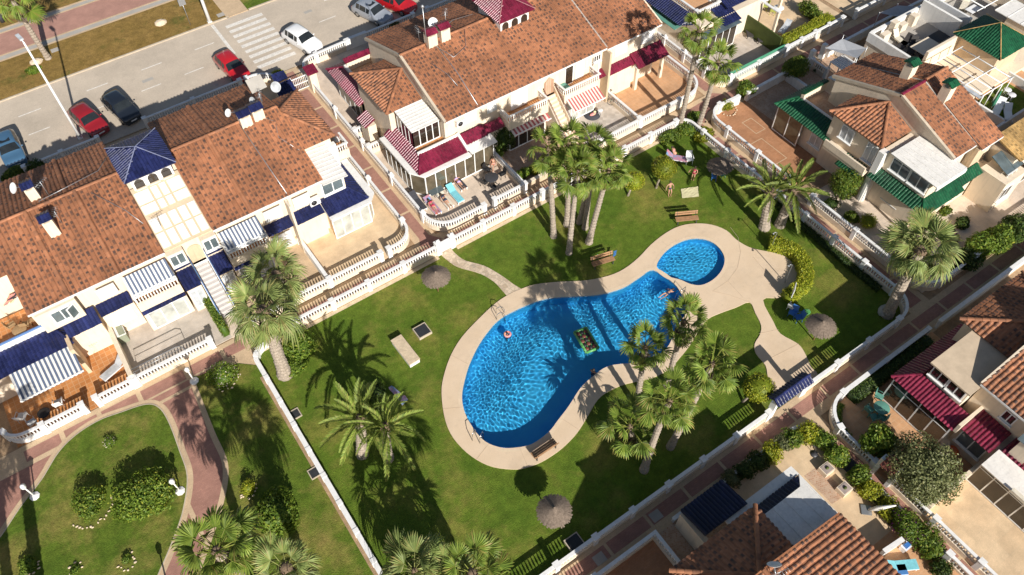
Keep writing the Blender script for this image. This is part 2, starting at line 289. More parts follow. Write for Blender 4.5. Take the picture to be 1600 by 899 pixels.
# ------------------------------------------------------------------ mesh helpers
class MB:
    """collects shapes; build() links them as ONE mesh object"""
    def __init__(s): s.v = []; s.f = []; s.t = []; s.n = 0; s.sm = []
    def add(s, v, f, tint=(0, 0.5), smooth=False):
        v = np.asarray(v, float).reshape(-1, 3); b = s.n
        s.v.append(v); s.n += len(v)
        for q in f: s.f.append(tuple(int(i) + b for i in q)); s.t.append(tint); s.sm.append(smooth)
        return s
    def box(s, x0, x1, y0, y1, z0, z1, tint=(0, 0.5)):
        v = [(x0, y0, z0), (x1, y0, z0), (x1, y1, z0), (x0, y1, z0), (x0, y0, z1), (x1, y0, z1), (x1, y1, z1), (x0, y1, z1)]
        return s.add(v, [(0, 3, 2, 1), (4, 5, 6, 7), (0, 1, 5, 4), (1, 2, 6, 5), (2, 3, 7, 6), (3, 0, 4, 7)], tint)
    def obox(s, c, d, hl, hw, z0, z1, tint=(0, 0.5)):
        """box centred on c (x, y), long axis d (unit x, y), half length hl, half width hw"""
        d = np.array(d, float); d /= np.hypot(*d); n = np.array([-d[1], d[0]]); c = np.array(c[:2], float)
        p = [c - d * hl - n * hw, c + d * hl - n * hw, c + d * hl + n * hw, c - d * hl + n * hw]
        return s.prism(p, z0, z1, tint)
    def prism(s, pts, z0, z1, tint=(0, 0.5), bottom=True):
        pts = [tuple(p[:2]) for p in pts]; a = sum(pts[i][0] * pts[(i + 1) % len(pts)][1] - pts[(i + 1) % len(pts)][0] * pts[i][1] for i in range(len(pts)))
        if a < 0: pts = pts[::-1]
        n = len(pts); v = [(x, y, z0) for x, y in pts] + [(x, y, z1) for x, y in pts]
        f = [tuple(range(n, 2 * n))] + ([tuple(range(n - 1, -1, -1))] if bottom else [])
        f += [(i, (i + 1) % n, n + (i + 1) % n, n + i) for i in range(n)]
        return s.add(v, f, tint)
    def poly(s, pts, tint=(0, 0.5)):
        return s.add(pts, [tuple(range(len(pts)))], tint)
    def slab(s, pts, th, tint=(0, 0.5)):
        """a flat 3-D polygon given thickness th along its own normal, downwards"""
        p = np.array(pts, float); n = np.cross(p[1] - p[0], p[2] - p[0]); n /= np.linalg.norm(n)
        if n[2] < 0: p = p[::-1]; n = -n
        k = len(p); v = np.vstack([p, p - n * th])
        f = [tuple(range(k)), tuple(range(2 * k - 1, k - 1, -1))] + [(i, k + i, k + (i + 1) % k, (i + 1) % k) for i in range(k)]
        return s.add(v, f, tint)
    def tube(s, pts, r, seg=8, tint=(0, 0.5), cap=True, smooth=True):
        pts = np.array(pts, float); r = np.broadcast_to(np.array(r, float), (len(pts),))
        V = []; up = np.array([0, 0, 1.])
        for i, p in enumerate(pts):
            d = pts[min(i + 1, len(pts) - 1)] - pts[max(i - 1, 0)]; d /= max(np.linalg.norm(d), 1e-9)
            a = np.cross(d, up if abs(d[2]) < 0.95 else np.array([1., 0, 0])); a /= np.linalg.norm(a); b = np.cross(d, a)
            for k in range(seg):
                t = 2 * PI * k / seg; V.append(p + r[i] * (math.cos(t) * a + math.sin(t) * b))
        F = []
        for i in range(len(pts) - 1):
            for k in range(seg):
                k2 = (k + 1) % seg; F.append((i * seg + k, (i + 1) * seg + k, (i + 1) * seg + k2, i * seg + k2))
        if cap: F.append(tuple(range(seg))); F.append(tuple((len(pts) - 1) * seg + k for k in range(seg - 1, -1, -1)))
        return s.add(V, F, tint, smooth)
    def lathe(s, prof, c=(0, 0, 0), seg=12, tint=(0, 0.5), smooth=True):
        """prof: list of (r, z)"""
        V = []; F = []
        for r, z in prof:
            for k in range(seg):
                t = 2 * PI * k / seg; V.append((c[0] + r * math.cos(t), c[1] + r * math.sin(t), c[2] + z))
        for i in range(len(prof) - 1):
            for k in range(seg):
                k2 = (k + 1) % seg; F.append((i * seg + k, i * seg + k2, (i + 1) * seg + k2, (i + 1) * seg + k))
        F.append(tuple(range(seg - 1, -1, -1))); F.append(tuple((len(prof) - 1) * seg + k for k in range(seg)))
        return s.add(V, F, tint, smooth)
    def ball(s, c, r, seg=10, rings=6, tint=(0, 0.5)):
        r = np.broadcast_to(np.array(r, float), (3,)); V = [(c[0], c[1], c[2] - r[2])]; F = []
        for i in range(1, rings):
            ph = -PI / 2 + PI * i / rings
            for k in range(seg):
                t = 2 * PI * k / seg; V.append((c[0] + r[0] * math.cos(ph) * math.cos(t), c[1] + r[1] * math.cos(ph) * math.sin(t), c[2] + r[2] * math.sin(ph)))
        V.append((c[0], c[1], c[2] + r[2])); e = len(V) - 1
        for k in range(seg):
            k2 = (k + 1) % seg; F.append((0, 1 + k2, 1 + k)); F.append((e, e - seg + k, e - seg + k2))
            for i in range(rings - 2): a = 1 + i * seg; F.append((a + k, a + k2, a + seg + k2, a + seg + k))
        return s.add(V, F, tint, True)
    def mesh(s, name, m):
        me = bpy.data.meshes.new(name)
        V = np.vstack(s.v) if s.v else np.zeros((0, 3))
        nl = np.array([len(f) for f in s.f], np.int32); li = np.fromiter((i for f in s.f for i in f), np.int32, int(nl.sum()))
        me.vertices.add(len(V)); me.vertices.foreach_set('co', V.ravel())
        me.loops.add(len(li)); me.loops.foreach_set('vertex_index', li)
        me.polygons.add(len(nl)); st = np.zeros(len(nl), np.int32); st[1:] = np.cumsum(nl)[:-1]
        me.polygons.foreach_set('loop_start', st)
        me.polygons.foreach_set('use_smooth', np.array(s.sm, bool))
        a = me.attributes.new('tint', 'FLOAT_COLOR', 'FACE')
        c = np.ones((len(nl), 4), np.float32); c[:, 0] = [t[0] for t in s.t]; c[:, 1] = [t[1] for t in s.t]; c[:, 2] = 0
        a.data.foreach_set('color', c.ravel())
        me.update(calc_edges=True); me.validate()
        me.materials.append(MATS[m]); return me
    def build(s, name, m, parent=None, loc=None, rz=0.0):
        o = bpy.data.objects.new(name, s.mesh(name, m)); COL.objects.link(o)
        if loc is not None: o.location = tuple(loc)
        if rz: o.rotation_euler = (0, 0, rz)
        if parent is not None: o.parent = parent
        return o
def tag(o, label=None, cat=None, group=None, kind=None):
    if label: o['label'] = label
    if cat: o['category'] = cat
    if group: o['group'] = group
    if kind: o['kind'] = kind
    return o
def thing(name, label, cat, loc=(0, 0, 0), rz=0.0, group=None):
    o = bpy.data.objects.new(name, None); COL.objects.link(o); o.empty_display_size = 0.3
    o.location = tuple(float(x) for x in loc); o.rotation_euler = (0, 0, rz)
    return tag(o, label, cat, group)
def inst(name, me, parent=None, loc=(0, 0, 0), rot=(0, 0, 0), sc=1.0):
    o = bpy.data.objects.new(name, me); COL.objects.link(o); o.location = tuple(float(x) for x in loc); o.rotation_euler = rot
    o.scale = (sc, sc, sc) if isinstance(sc, (int, float)) else sc
    if parent is not None: o.parent = parent
    return o
def copy_tree(o, loc, rz, label, parent=None):
    c = o.copy(); COL.objects.link(c); c.parent = parent
    if parent is None:
        c.location = tuple(float(x) for x in loc); c.rotation_euler = (0, 0, rz); c['label'] = label
    for ch in list(o.children): copy_tree(ch, None, None, None, c)
    return c
def smooth_curve(pts, n=6, closed=True):
    """Catmull-Rom through the points"""
    P = np.array([p[:2] for p in pts], float); k = len(P); out = []
    rngi = range(k) if closed else range(k - 1)
    for i in rngi:
        if closed: p0, p1, p2, p3 = P[(i - 1) % k], P[i], P[(i + 1) % k], P[(i + 2) % k]
        else: p0, p1, p2, p3 = P[max(i - 1, 0)], P[i], P[i + 1], P[min(i + 2, k - 1)]
        for j in range(n):
            t = j / n; out.append(0.5 * ((2 * p1) + (-p0 + p2) * t + (2 * p0 - 5 * p1 + 4 * p2 - p3) * t * t + (-p0 + 3 * p1 - 3 * p2 + p3) * t ** 3))
    if not closed: out.append(P[-1])
    return [tuple(p) for p in out]
def arc(c, r, a0, a1, n=8):
    return [(c[0] + r * math.cos(math.radians(a0 + (a1 - a0) * i / n)), c[1] + r * math.sin(math.radians(a0 + (a1 - a0) * i / n))) for i in range(n + 1)]
def inside(p, poly):
    x, y = p[0], p[1]; r = False; n = len(poly)
    for i in range(n):
        x1, y1 = poly[i][:2]; x2, y2 = poly[(i + 1) % n][:2]
        if (y1 > y) != (y2 > y) and x < (x2 - x1) * (y - y1) / (y2 - y1) + x1: r = not r
    return r
def struct(name, mb, m, parent=None):
    o = mb.build(name, m, parent)
    if parent is None: o['kind'] = 'structure'
    return o
def sheet(name, pts, z, m, parent=None, th=0.05):
    return struct(name, MB().prism(pts, z - th, z, bottom=False), m, parent)
def rect(x0, x1, y0, y1): return [(x0, y0), (x1, y0), (x1, y1), (x0, y1)]

# ------------------------------------------------------------------ roof tiles
def tile_surface(quad, parent, m='terracotta_tile', name='roof_tiles', w=0.29, ln=0.36, pdark=0.78, hump=0.065, slab_m=None, slab_th=0.10, lift=0.0):
    """quad: 3 or 4 points, first two along the eave (low edge), rest up the slope. Lays curved overlapping tiles with real relief."""
    Q = np.array(quad, float); e = Q[1] - Q[0]; W = np.linalg.norm(e); e /= W
    n = np.cross(e, Q[-1] - Q[0]); n /= np.linalg.norm(n)
    if n[2] < 0: n = -n
    s = np.cross(n, e)
    if s[2] < 0: s = -s
    uv = [((q - Q[0]) @ e, (q - Q[0]) @ s) for q in Q]
    umin, umax = min(a for a, b in uv), max(a for a, b in uv); L = max(b for a, b in uv)
    mb = MB(); mb.slab(Q + n * 0.0, slab_th, (0.25, 0.3)); slab = mb.build('roof_deck', m, parent)
    nc = max(1, round((umax - umin) / w)); w = (umax - umin) / nc; nr = max(1, round(L / ln)); ln = L / nr
    prof = [(-0.5, 0.004), (-0.2, 0.004), (-0.08, hump * 0.7), (0.15, hump), (0.38, hump * 0.7), (0.5, 0.004)]
    cen = np.array([[umin + (i + 0.5) * w, (j + 0.5) * ln] for j in range(nr) for i in range(nc)])
    keep = np.array([inside(c, uv) for c in cen]); cen = cen[keep]; k = len(cen)
    if k == 0: return slab
    # vertices: 6 across x 3 along (low end, middle, top) + 6 lip
    PX = np.array([p[0] for p in prof]) * w; PH = np.array([p[1] for p in prof])
    A = [-0.5 * ln - 0.03, -0.02 * ln, 0.5 * ln]; LH = [0.030, 0.018, 0.0]
    lv = np.concatenate([np.stack([PX, np.full(6, a), PH + h], 1) for a, h in zip(A, LH)] + [np.stack([PX, np.full(6, A[0] + 0.004), np.zeros(6)], 1)])
    jit = rng.normal(0, 0.006, (k, 1, 3)); jit[:, :, 2] = np.abs(jit[:, :, 2]) * 0.8
    loc = lv[None] + jit; loc[:, :, 0] += cen[:, None, 0]; loc[:, :, 1] += cen[:, None, 1]
    V = Q[0] + loc[..., 0:1] * e + loc[..., 1:2] * s + (loc[..., 2:3] + lift) * n
    fb = []; kind = []
    for r in range(2):
        for c in range(5): fb.append((r * 6 + c, r * 6 + c + 1, r * 6 + 6 + c + 1, r * 6 + 6 + c)); kind.append((r, c))
    for c in range(5): fb.append((18 + c, 18 + c + 1, c + 1, c)); kind.append((2, c))
    fb = np.array(fb); F = (fb[None] + (np.arange(k) * 24)[:, None, None]).reshape(-1, 4)
    if np.dot(np.cross(e, s), n) < 0: F = F[:, ::-1]
    me = bpy.data.meshes.new(name); me.vertices.add(k * 24); me.vertices.foreach_set('co', V.ravel())
    nf = len(F); me.loops.add(nf * 4); me.loops.foreach_set('vertex_index', F.ravel().astype(np.int32))
    me.polygons.add(nf); me.polygons.foreach_set('loop_start', (np.arange(nf) * 4).astype(np.int32))
    dk = (rng.random(k) < pdark).astype(float) * rng.uniform(0.45, 1.0, k); ci = np.clip(((cen[:, 0] - umin) / w).astype(int), 0, nc - 1); cr_ = rng.random(nc + 4); cr_ = (cr_[:-4] + cr_[1:-3] + cr_[2:-2]) / 3; g = .55 * rng.random(k) + .45 * np.clip((cr_[ci] - .5) * 2.2 + .5, 0, 1)
    up_ = rng.random(k) < .22; low = np.array([1.0 if (r in (0, 2) and 2 <= c <= 3) else (0.45 if r in (0, 2) and c in (1, 4) else 0.0) for r, c in kind])
    T = np.zeros((k, 15, 4), np.float32); hi = np.array([1.0 if (r == 1 and 2 <= c <= 3) else (0.4 if r == 1 and c in (1, 4) else 0.0) for r, c in kind]); T[..., 0] = dk[:, None] * np.where(up_[:, None], hi[None], low[None]); T[..., 1] = g[:, None]; T[..., 3] = 1
    at = me.attributes.new('tint', 'FLOAT_COLOR', 'FACE'); at.data.foreach_set('color', T.ravel())
    me.polygons.foreach_set('use_smooth', np.zeros(nf, bool))
    me.update(calc_edges=True); me.materials.append(MATS[m])
    o = bpy.data.objects.new(name, me); COL.objects.link(o); o.parent = slab; o['kind'] = 'stuff'
    return slab
def ridge_caps(p, q, parent, m='terracotta_tile', r=0.12, step=0.38, name='ridge_tile', joined=True, tint=0.0):
    """half-round cap tiles laid one over the next along a ridge or hip"""
    p = np.array(p, float); q = np.array(q, float); d = q - p; L = np.linalg.norm(d); d /= L
    a = np.cross(d, [0, 0, 1.]); a /= np.linalg.norm(a); b = np.cross(a, d)
    if b[2] < 0: b = -b
    n = max(1, int(L / step)); mb = MB()
    for i in range(n):
        V = []; F = []
        for j, (t, rr) in enumerate(((i * L / n - 0.03, r * 1.12), ((i + 1) * L / n, r * 0.95))):
            for k in range(7):
                th = PI * k / 6; V.append(p + d * t + a * rr * math.cos(th) + b * (rr * 0.75 * math.sin(th) + 0.03))
        for k in range(6): F.append((k, k + 1, 7 + k + 1, 7 + k))
        F.append(tuple(range(6, -1, -1)))
        mb.add(V, F, (tint if random.random() < 0.8 else 0.3, random.random()))
    o = mb.build(name, m, parent); o['kind'] = 'stuff'; return o

# ------------------------------------------------------------------ balustrades and walls
def _baluster_mesh():
    mb = MB(); mb.lathe([(0.045, 0.0), (0.045, 0.05), (0.028, 0.09), (0.062, 0.20), (0.058, 0.28), (0.026, 0.42), (0.034, 0.46), (0.045, 0.48), (0.045, 0.5)], seg=6)
    return np.vstack(mb.v), list(mb.f)
BAL_V, BAL_F = _baluster_mesh()
def offset_line(pts, d):
    P = np.array([p[:2] for p in pts], float); out = []
    for i in range(len(P)):
        t = np.zeros(2)
        if i > 0: a = P[i] - P[i - 1]; t += a / max(np.hypot(*a), 1e-9)
        if i < len(P) - 1: a = P[i + 1] - P[i]; t += a / max(np.hypot(*a), 1e-9)
        t /= max(np.hypot(*t), 1e-9); k = 1.0
        if 0 < i < len(P) - 1:
            a = P[i] - P[i - 1]; a /= np.hypot(*a); k = 1 / max(0.5, abs(a @ t))
        out.append(P[i] + np.array([-t[1], t[0]]) * d * k)
    return out
def ribbon(mb, pts, hw, z0, z1, tint=(0, 0.5)):
    a = offset_line(pts, hw); b = offset_line(pts, -hw); n = len(a)
    V = [(*p, z0) for p in a] + [(*p, z0) for p in b] + [(*p, z1) for p in a] + [(*p, z1) for p in b]; F = []
    for i in range(n - 1):
        F += [(2 * n + i, 3 * n + i, 3 * n + i + 1, 2 * n + i + 1), (i, 2 * n + i, 2 * n + i + 1, i + 1), (n + i, n + i + 1, 3 * n + i + 1, 3 * n + i)]
    F += [(0, n, 3 * n, 2 * n), (n - 1, 3 * n - 1, 4 * n - 1, 2 * n - 1)][:1] + [(n - 1, 2 * n + n - 1, 3 * n + n - 1, n + n - 1)]
    return mb.add(V, F, tint)
def walk(pts, step):
    """points every `step` metres along a polyline, with tangents"""
    P = np.array([p[:2] for p in pts], float); seg = np.hypot(*(P[1:] - P[:-1]).T); cum = np.concatenate([[0], np.cumsum(seg)]); L = cum[-1]
    n = max(1, round(L / step)); out = []
    for i in range(n + 1):
        t = L * i / n; k = min(np.searchsorted(cum, t, 'right') - 1, len(seg) - 1); d = (P[k + 1] - P[k]) / max(seg[k], 1e-9)
        out.append((P[k] + d * (t - cum[k]), d))
    return out
def balustrade(label, pts, base_h=0.42, bal_h=0.5, m='white_paint', bm='stucco_cream', pier_step=3.0, z=0.0, parent=None, name='balustrade', piers=True, cap=0.0, finial=False, group=None, pier_m=None):
    t = thing(name, label, 'balustrade', (0, 0, 0), group=group) if parent is None else parent
    jj = random.uniform(0, .008); ribbon(MB_ := MB(), pts, 0.082 + jj, z, z + base_h + jj); MB_.build('base_wall', bm, t)
    ribbon(MB_ := MB(), pts, 0.098 + jj, z + base_h + bal_h, z + base_h + bal_h + 0.09 + jj); MB_.build('top_rail', m, t)
    V = []; F = []; mb = MB()
    w = walk(pts, 0.21)
    bv = BAL_V.copy(); bv[:, 2] *= bal_h / 0.5
    pw = walk(pts, pier_step) if piers else [walk(pts, pier_step)[0], walk(pts, pier_step)[-1]]
    for p, d in w[1:-1]:
        if min(np.hypot(*(p - q[0])) for q in pw) < 0.2: continue
        mb.add(bv + np.array([p[0], p[1], z + base_h]), BAL_F, smooth=True)
    if mb.n: b = mb.build('balusters', m, t); b['kind'] = 'stuff'
    for p, d in pw:
        j_ = random.uniform(0, .014); j2 = random.uniform(0, .014); q = MB(); q.obox(p, d, 0.15 + j_, 0.15 + j2, z, z + base_h + bal_h + 0.10 + j_); q.obox(p, d, 0.19 + j2, 0.19 + j_, z + base_h + bal_h + 0.10 + j_, z + base_h + bal_h + 0.17 + j2)
        if finial: q.ball((p[0], p[1], z + base_h + bal_h + 0.29), 0.13, 8, 5)
        q.build('pier', pier_m or m, t)
    return t
def wall_run(label, pts, h, th=0.10, m='stucco_white', cap_m='white_paint', name='garden_wall', pier_step=None, z=0.0, cap=0.06):
    t = thing(name, label, 'wall')
    ribbon(MB_ := MB(), pts, th, z, z + h); MB_.build('wall_body', m, t)
    if cap: ribbon(MB_ := MB(), pts, th + 0.04, z + h, z + h + cap); MB_.build('coping', cap_m, t)
    if pier_step:
        for p, d in walk(pts, pier_step):
            MB().obox(p, d, th + 0.055, th + 0.055, z, z + h + 0.09).build('pier', cap_m, t)
    return t
# ------------------------------------------------------------------ ground, pool, street, paths
from mathutils.geometry import tessellate_polygon
def holed(name, outer, holes, z, m, parent=None, skirt=0.0):
    loops = [[Vector((*p, z)) for p in outer]] + [[Vector((*p, z)) for p in h] for h in holes]
    tri = tessellate_polygon(loops); V = [tuple(v) for l in loops for v in l]; mb = MB()
    T = []
    for t in tri:
        a, b, c = (np.array(V[i]) for i in t)
        T.append(t if np.cross(b - a, c - a)[2] > 0 else t[::-1])
    mb.add(V, T)
    if skirt:
        for l in loops:
            n = len(l); mb.add([tuple(v) for v in l] + [(v.x, v.y, z - skirt) for v in l], [(i, (i + 1) % n, n + (i + 1) % n, n + i) for i in range(n)])
    return struct(name, mb, m, parent)
def grow(pts, d):
    P = np.array(pts, float); n = len(P); a = sum(P[i][0] * P[(i + 1) % n][1] - P[(i + 1) % n][0] * P[i][1] for i in range(n))
    sgn = 1 if a > 0 else -1; out = []
    for i in range(n):
        t = P[(i + 1) % n] - P[i - 1]; t /= max(np.hypot(*t), 1e-9); out.append(tuple(P[i] + sgn * d * np.array([t[1], -t[0]])))
    return out
POOL_PX = [(1021, 423), (1053, 444), (1066, 462), (1079, 474), (1074, 487), (1058, 512), (1045, 540), (1030, 556), (1008, 566), (987, 568), (950, 573), (925, 590), (907, 607), (888, 636), (872, 657), (857, 676), (832, 694), (807, 700), (783, 700), (759, 691), (742, 673), (727, 647), (722, 620), (727, 592), (735, 567), (750, 537), (770, 510), (785, 497), (801, 488), (825, 477), (845, 470), (867, 466), (900, 464), (932, 462), (955, 457), (977, 449), (1000, 434)]
KID_PX = [(1026, 415), (1037, 397), (1055, 383), (1075, 375), (1095, 374), (1112, 379), (1125, 390), (1132, 405), (1128, 422), (1115, 437), (1097, 446), (1080, 445), (1063, 438), (1045, 433), (1032, 424)]
DECK_PX = [(795, 461), (775, 474), (750, 497), (722, 527), (704, 557), (693, 590), (690, 615), (694, 650), (704, 678), (722, 701), (745, 719), (770, 730), (800, 734), (820, 732), (845, 723), (872, 706), (892, 688), (906, 671), (920, 648), (935, 624), (955, 610), (980, 600), (1017, 592), (1045, 578), (1062, 560), (1078, 540), (1090, 520), (1105, 500), (1125, 490), (1150, 481), (1171, 473),
           (1180, 490), (1189, 509), (1187, 524), (1179, 538), (1181, 553), (1196, 572), (1200, 592), (1212, 618), (1228, 622), (1268, 596), (1277, 585), (1267, 573), (1256, 550), (1245, 537), (1219, 522), (1208, 503), (1192, 469),
           (1216, 466), (1235, 458), (1247, 446), (1249, 434), (1242, 418), (1228, 402), (1205, 395), (1185, 391), (1168, 386), (1150, 375), (1135, 361), (1112, 352), (1087, 350), (1062, 354), (1040, 365), (1017, 383), (998, 403), (975, 421), (950, 432), (915, 439), (875, 441), (837, 445), (815, 452)]
pool = smooth_curve(GP(POOL_PX), 4); kid = smooth_curve(GP(KID_PX), 5)
deck = smooth_curve(GP(DECK_PX), 3)
holes = [grow(pool, 0.22), grow(kid, 0.22)]
# the two grown holes touch at the ledge between the pools: cut one joint hole for ground and lawn
_jx0, _jx1 = min(p[0] for h in holes for p in h) , max(p[0] for h in holes for p in h)
def hull(pts):
    pts = sorted(map(tuple, pts)); lo = []; up = []
    for p in pts:
        while len(lo) > 1 and (lo[-1][0] - lo[-2][0]) * (p[1] - lo[-2][1]) - (lo[-1][1] - lo[-2][1]) * (p[0] - lo[-2][0]) <= 0: lo.pop()
        lo.append(p)
    for p in reversed(pts):
        while len(up) > 1 and (up[-1][0] - up[-2][0]) * (p[1] - up[-2][1]) - (up[-1][1] - up[-2][1]) * (p[0] - up[-2][0]) <= 0: up.pop()
        up.append(p)
    return lo[:-1] + up[:-1]
deck_in = grow(deck, -0.25)
GHOLE = rect(8.0, 36.0, 13.0, 30.0)
holed('ground', rect(-600, 700, -500, 800), [GHOLE], -0.06, 'soil')
LAWN_OUT = arc((2.6, 33.0), 1.0, 180, 90, 4) + [(16.4, 34.05), (17.6, 34.05)] + arc((39.6, 33.0), 1.05, 90, 0, 4) + [(40.65, 12.4)] + arc((38.9, 12.4), 1.8, 0, -90, 6) + [(2.5, 10.65), (1.5, 10.65)]
holed('lawn', LAWN_OUT, [deck_in], 0.0, 'lawn')
holed('pool_deck', deck, [pool, kid], 0.05, 'deck_concrete', skirt=0.14)
# darker coping line round the pool and faint slab joints are laid as thin raised strips
mat('joint', (0.52, 0.40, 0.28), 0.9, 0.1, 2.0); mat('coping_stone', (0.69, 0.54, 0.38), 0.85, 0.06, 1.2, fine=0.05, fscale=10)
DK = bpy.data.objects['pool_deck']
for ol in (pool, kid):
    n_ = len(ol); go = grow(ol, 0.26); P_ = ol + [ol[0]]; Q_ = go + [go[0]]; mb = MB()
    mb.add([(*q, .0545) for q in P_] + [(*q, .0545) for q in Q_], [((i, n_ + 1 + i, n_ + 2 + i, i + 1) if ol is kid or True else ()) for i in range(n_)]); mb.v[0][:, 2] += (.0025 if ol is kid else 0); _o = struct('pool_coping', mb, 'coping_stone', DK)
def joint(pts, w=.010): mb = MB(); ribbon(mb, pts, w, .05, .0600); struct('deck_joint', mb, 'joint', DK)
joint(GP([(1141, 356), (1153, 372), (1157, 395), (1152, 420), (1137, 440), (1113, 456)])); joint(GP([(1113, 456), (1140, 462), (1171, 473)])); joint(GP([(1137, 440), (1160, 465)])); joint(GP([(1177, 403), (1200, 430)])); joint(GP([(840, 446), (845, 468)])); joint(GP([(940, 434), (945, 459)]));
joint(GP([(705, 556), (732, 570)])); joint(GP([(692, 640), (723, 637)])); joint(GP([(745, 718), (764, 694)])); joint(GP([(825, 731), (812, 700)])); joint(GP([(904, 672), (878, 655)])); joint(GP([(1205, 560), (1248, 538)])); joint(GP([(1186, 522), (1216, 516)])); joint(GP([(760, 486), (778, 503)]))
def pool_shell(name, outline, depth, label, dz):
    o = struct(name, MB(), 'soil') if False else None
    n = len(outline); P = np.array(outline)
    area = sum(P[i][0] * P[(i + 1) % n][1] - P[(i + 1) % n][0] * P[i][1] for i in range(n))
    if area < 0: P = P[::-1]
    V = [(x, y, 0.045) for x, y in P] + [(x, y, -depth) for x, y in P]
    F = [(i, n + i, n + (i + 1) % n, (i + 1) % n) for i in range(n)]
    tri = tessellate_polygon([[Vector((x, y, 0)) for x, y in P]]); T = []
    for t in tri:
        a, b, c = (P[i] for i in t); cr = (b[0] - a[0]) * (c[1] - a[1]) - (b[1] - a[1]) * (c[0] - a[0])
        T.append(tuple(n + i for i in (t if cr > 0 else t[::-1])))
    mb = MB(); mb.add(V, F + T); s = mb.build(name, 'pool_paint'); s['kind'] = 'structure'
    s.cycles.is_caustics_receiver = True
    return s
m = mat('pool_paint', (0.040, 0.49, 0.94), 0.7, 0.06, 0.8, col2=(0.065, 0.58, 0.97))
pool_basin = pool_shell('pool_basin', pool, 1.15, '', 0)
kid_basin = pool_shell('paddling_pool_basin', kid, 0.55, '', 0)
WAVES = []
for i in range(46):
    l = math.exp(rng.uniform(math.log(0.20), math.log(0.50))); WAVES.append((rng.uniform(0, 2 * PI), l, rng.uniform(0, 2 * PI)))
def water(name, outline, z, amp, step=0.06):
    P = np.array(grow(outline, 0.06)); x0, y0 = P.min(0) - 0.1; x1, y1 = P.max(0) + 0.1
    xs = np.arange(x0, x1, step); ys = np.arange(y0, y1, step); X, Y = np.meshgrid(xs, ys); Z = np.full_like(X, z)
    ins = np.zeros(X.shape, bool); n = len(P)
    for i in range(n):
        xa, ya = P[i]; xb, yb = P[(i + 1) % n]
        if ya == yb: continue
        c = ((ya > Y) != (yb > Y)) & (X < (xb - xa) * (Y - ya) / (yb - ya) + xa); ins ^= c
    wx = 0.25 * np.sin(X * 0.9 + 1.3 * np.sin(Y * 0.7)); wy = 0.25 * np.sin(Y * 1.1 + 1.2 * np.sin(X * 0.6))
    for a, l, p in WAVES:
        k = 2 * PI / l; Z += amp * l ** 1.35 * np.sin(k * ((X + wx) * math.cos(a) + (Y + wy) * math.sin(a)) + p)
    cell = ins[:-1, :-1] | ins[1:, :-1] | ins[:-1, 1:] | ins[1:, 1:]
    idx = np.arange(X.size).reshape(X.shape); j, i = np.nonzero(cell)
    F = np.stack([idx[j, i], idx[j, i + 1], idx[j + 1, i + 1], idx[j + 1, i]], 1); used = np.unique(F); remap = np.zeros(X.size, int); remap[used] = np.arange(len(used))
    V = np.stack([X.ravel(), Y.ravel(), Z.ravel()], 1)[used]; F = remap[F]
    me = bpy.data.meshes.new(name); me.vertices.add(len(V)); me.vertices.foreach_set('co', V.ravel())
    me.loops.add(F.size); me.loops.foreach_set('vertex_index', F.ravel().astype(np.int32)); me.polygons.add(len(F))
    me.polygons.foreach_set('loop_start', (np.arange(len(F)) * 4).astype(np.int32)); me.polygons.foreach_set('use_smooth', np.ones(len(F), bool))
    me.update(calc_edges=True); me.materials.append(MATS['water'])
    o = bpy.data.objects.new(name, me); COL.objects.link(o); o['kind'] = 'structure'; o.cycles.is_caustics_caster = True
    return o
_m = bpy.data.materials.new('water'); _m.use_nodes = True; MATS['water'] = _m; _b = _m.node_tree.nodes['Principled BSDF']
_b.inputs['Base Color'].default_value = (0.80, 0.95, 1.0, 1); _b.inputs['Transmission Weight'].default_value = 1.0; _b.inputs['Roughness'].default_value = 0.0; _b.inputs['IOR'].default_value = 1.33
water('pool_water', pool, -0.07, 0.0020, 0.032)
water('paddling_pool_water', kid, -0.05, 0.0030, 0.032)

# street and promenade
sheet('street', rect(-120, 140, 60.55, 71.2), -0.02, 'asphalt')
sheet('kerb', rect(-120, 15.2, 71.2, 71.38), 0.06, 'kerb_stone', th=0.1)
sheet('kerb', rect(17.3, 140, 71.2, 71.38), 0.06, 'kerb_stone', th=0.1)
sheet('dry_verge', rect(-120, 15.0, 71.38, 77.0), 0.04, 'dry_lawn')
sheet('footpath', rect(15.0, 17.2, 71.2, 77.0), 0.035, 'beige_paving')
sheet('green_verge', rect(17.2, 140, 71.38, 77.0), 0.04, 'lawn_left')
sheet('grey_footway_band', rect(-120, 140, 77.0, 78.05), 0.03, 'grey_band')
sheet('red_promenade', rect(-120, 140, 78.05, 81.45), 0.03, 'pink_pavers')
sheet('grey_footway_band', rect(-120, 140, 81.45, 82.4), 0.03, 'grey_band')
sheet('dry_verge', rect(-120, 140, 82.4, 130), 0.03, 'dry_lawn')
for a, b in ((77.0, 77.25), (82.15, 82.4), (77.85, 78.05), (81.45, 81.65)):
    sheet('pale_edge_strip', rect(-120, 140, a, b), 0.036, 'beige_paving')
pav = bpy.data.objects['street']
def mark(pts, name='road_marking'): return sheet(name, pts, -0.015, 'road_paint', pav, th=0.004)
for q_ in (rect(5.0, 6.0, 66.4, 66.8), rect(10.2, 10.5, 62.2, 62.5), rect(-2.0, -0.9, 62.6, 63.3), rect(21.5, 22.3, 67.4, 67.8)): sheet('asphalt_patch', q_, -0.016, 'grey_band', pav, th=.003)
for i in range(9):
    y = 62.2 + i * 0.93; mark(rect(14.35, 18.1, y, y + 0.47), 'crossing_stripe')
mark(rect(13.25, 13.55, 65.6, 71.0), 'stop_line')
for x in (-12.0, -5.4, 0.5, 5.5, 10.6, 24.0, 30, 36): mark(rect(x, x + 1.9, 68.25, 68.36), 'lane_dash')
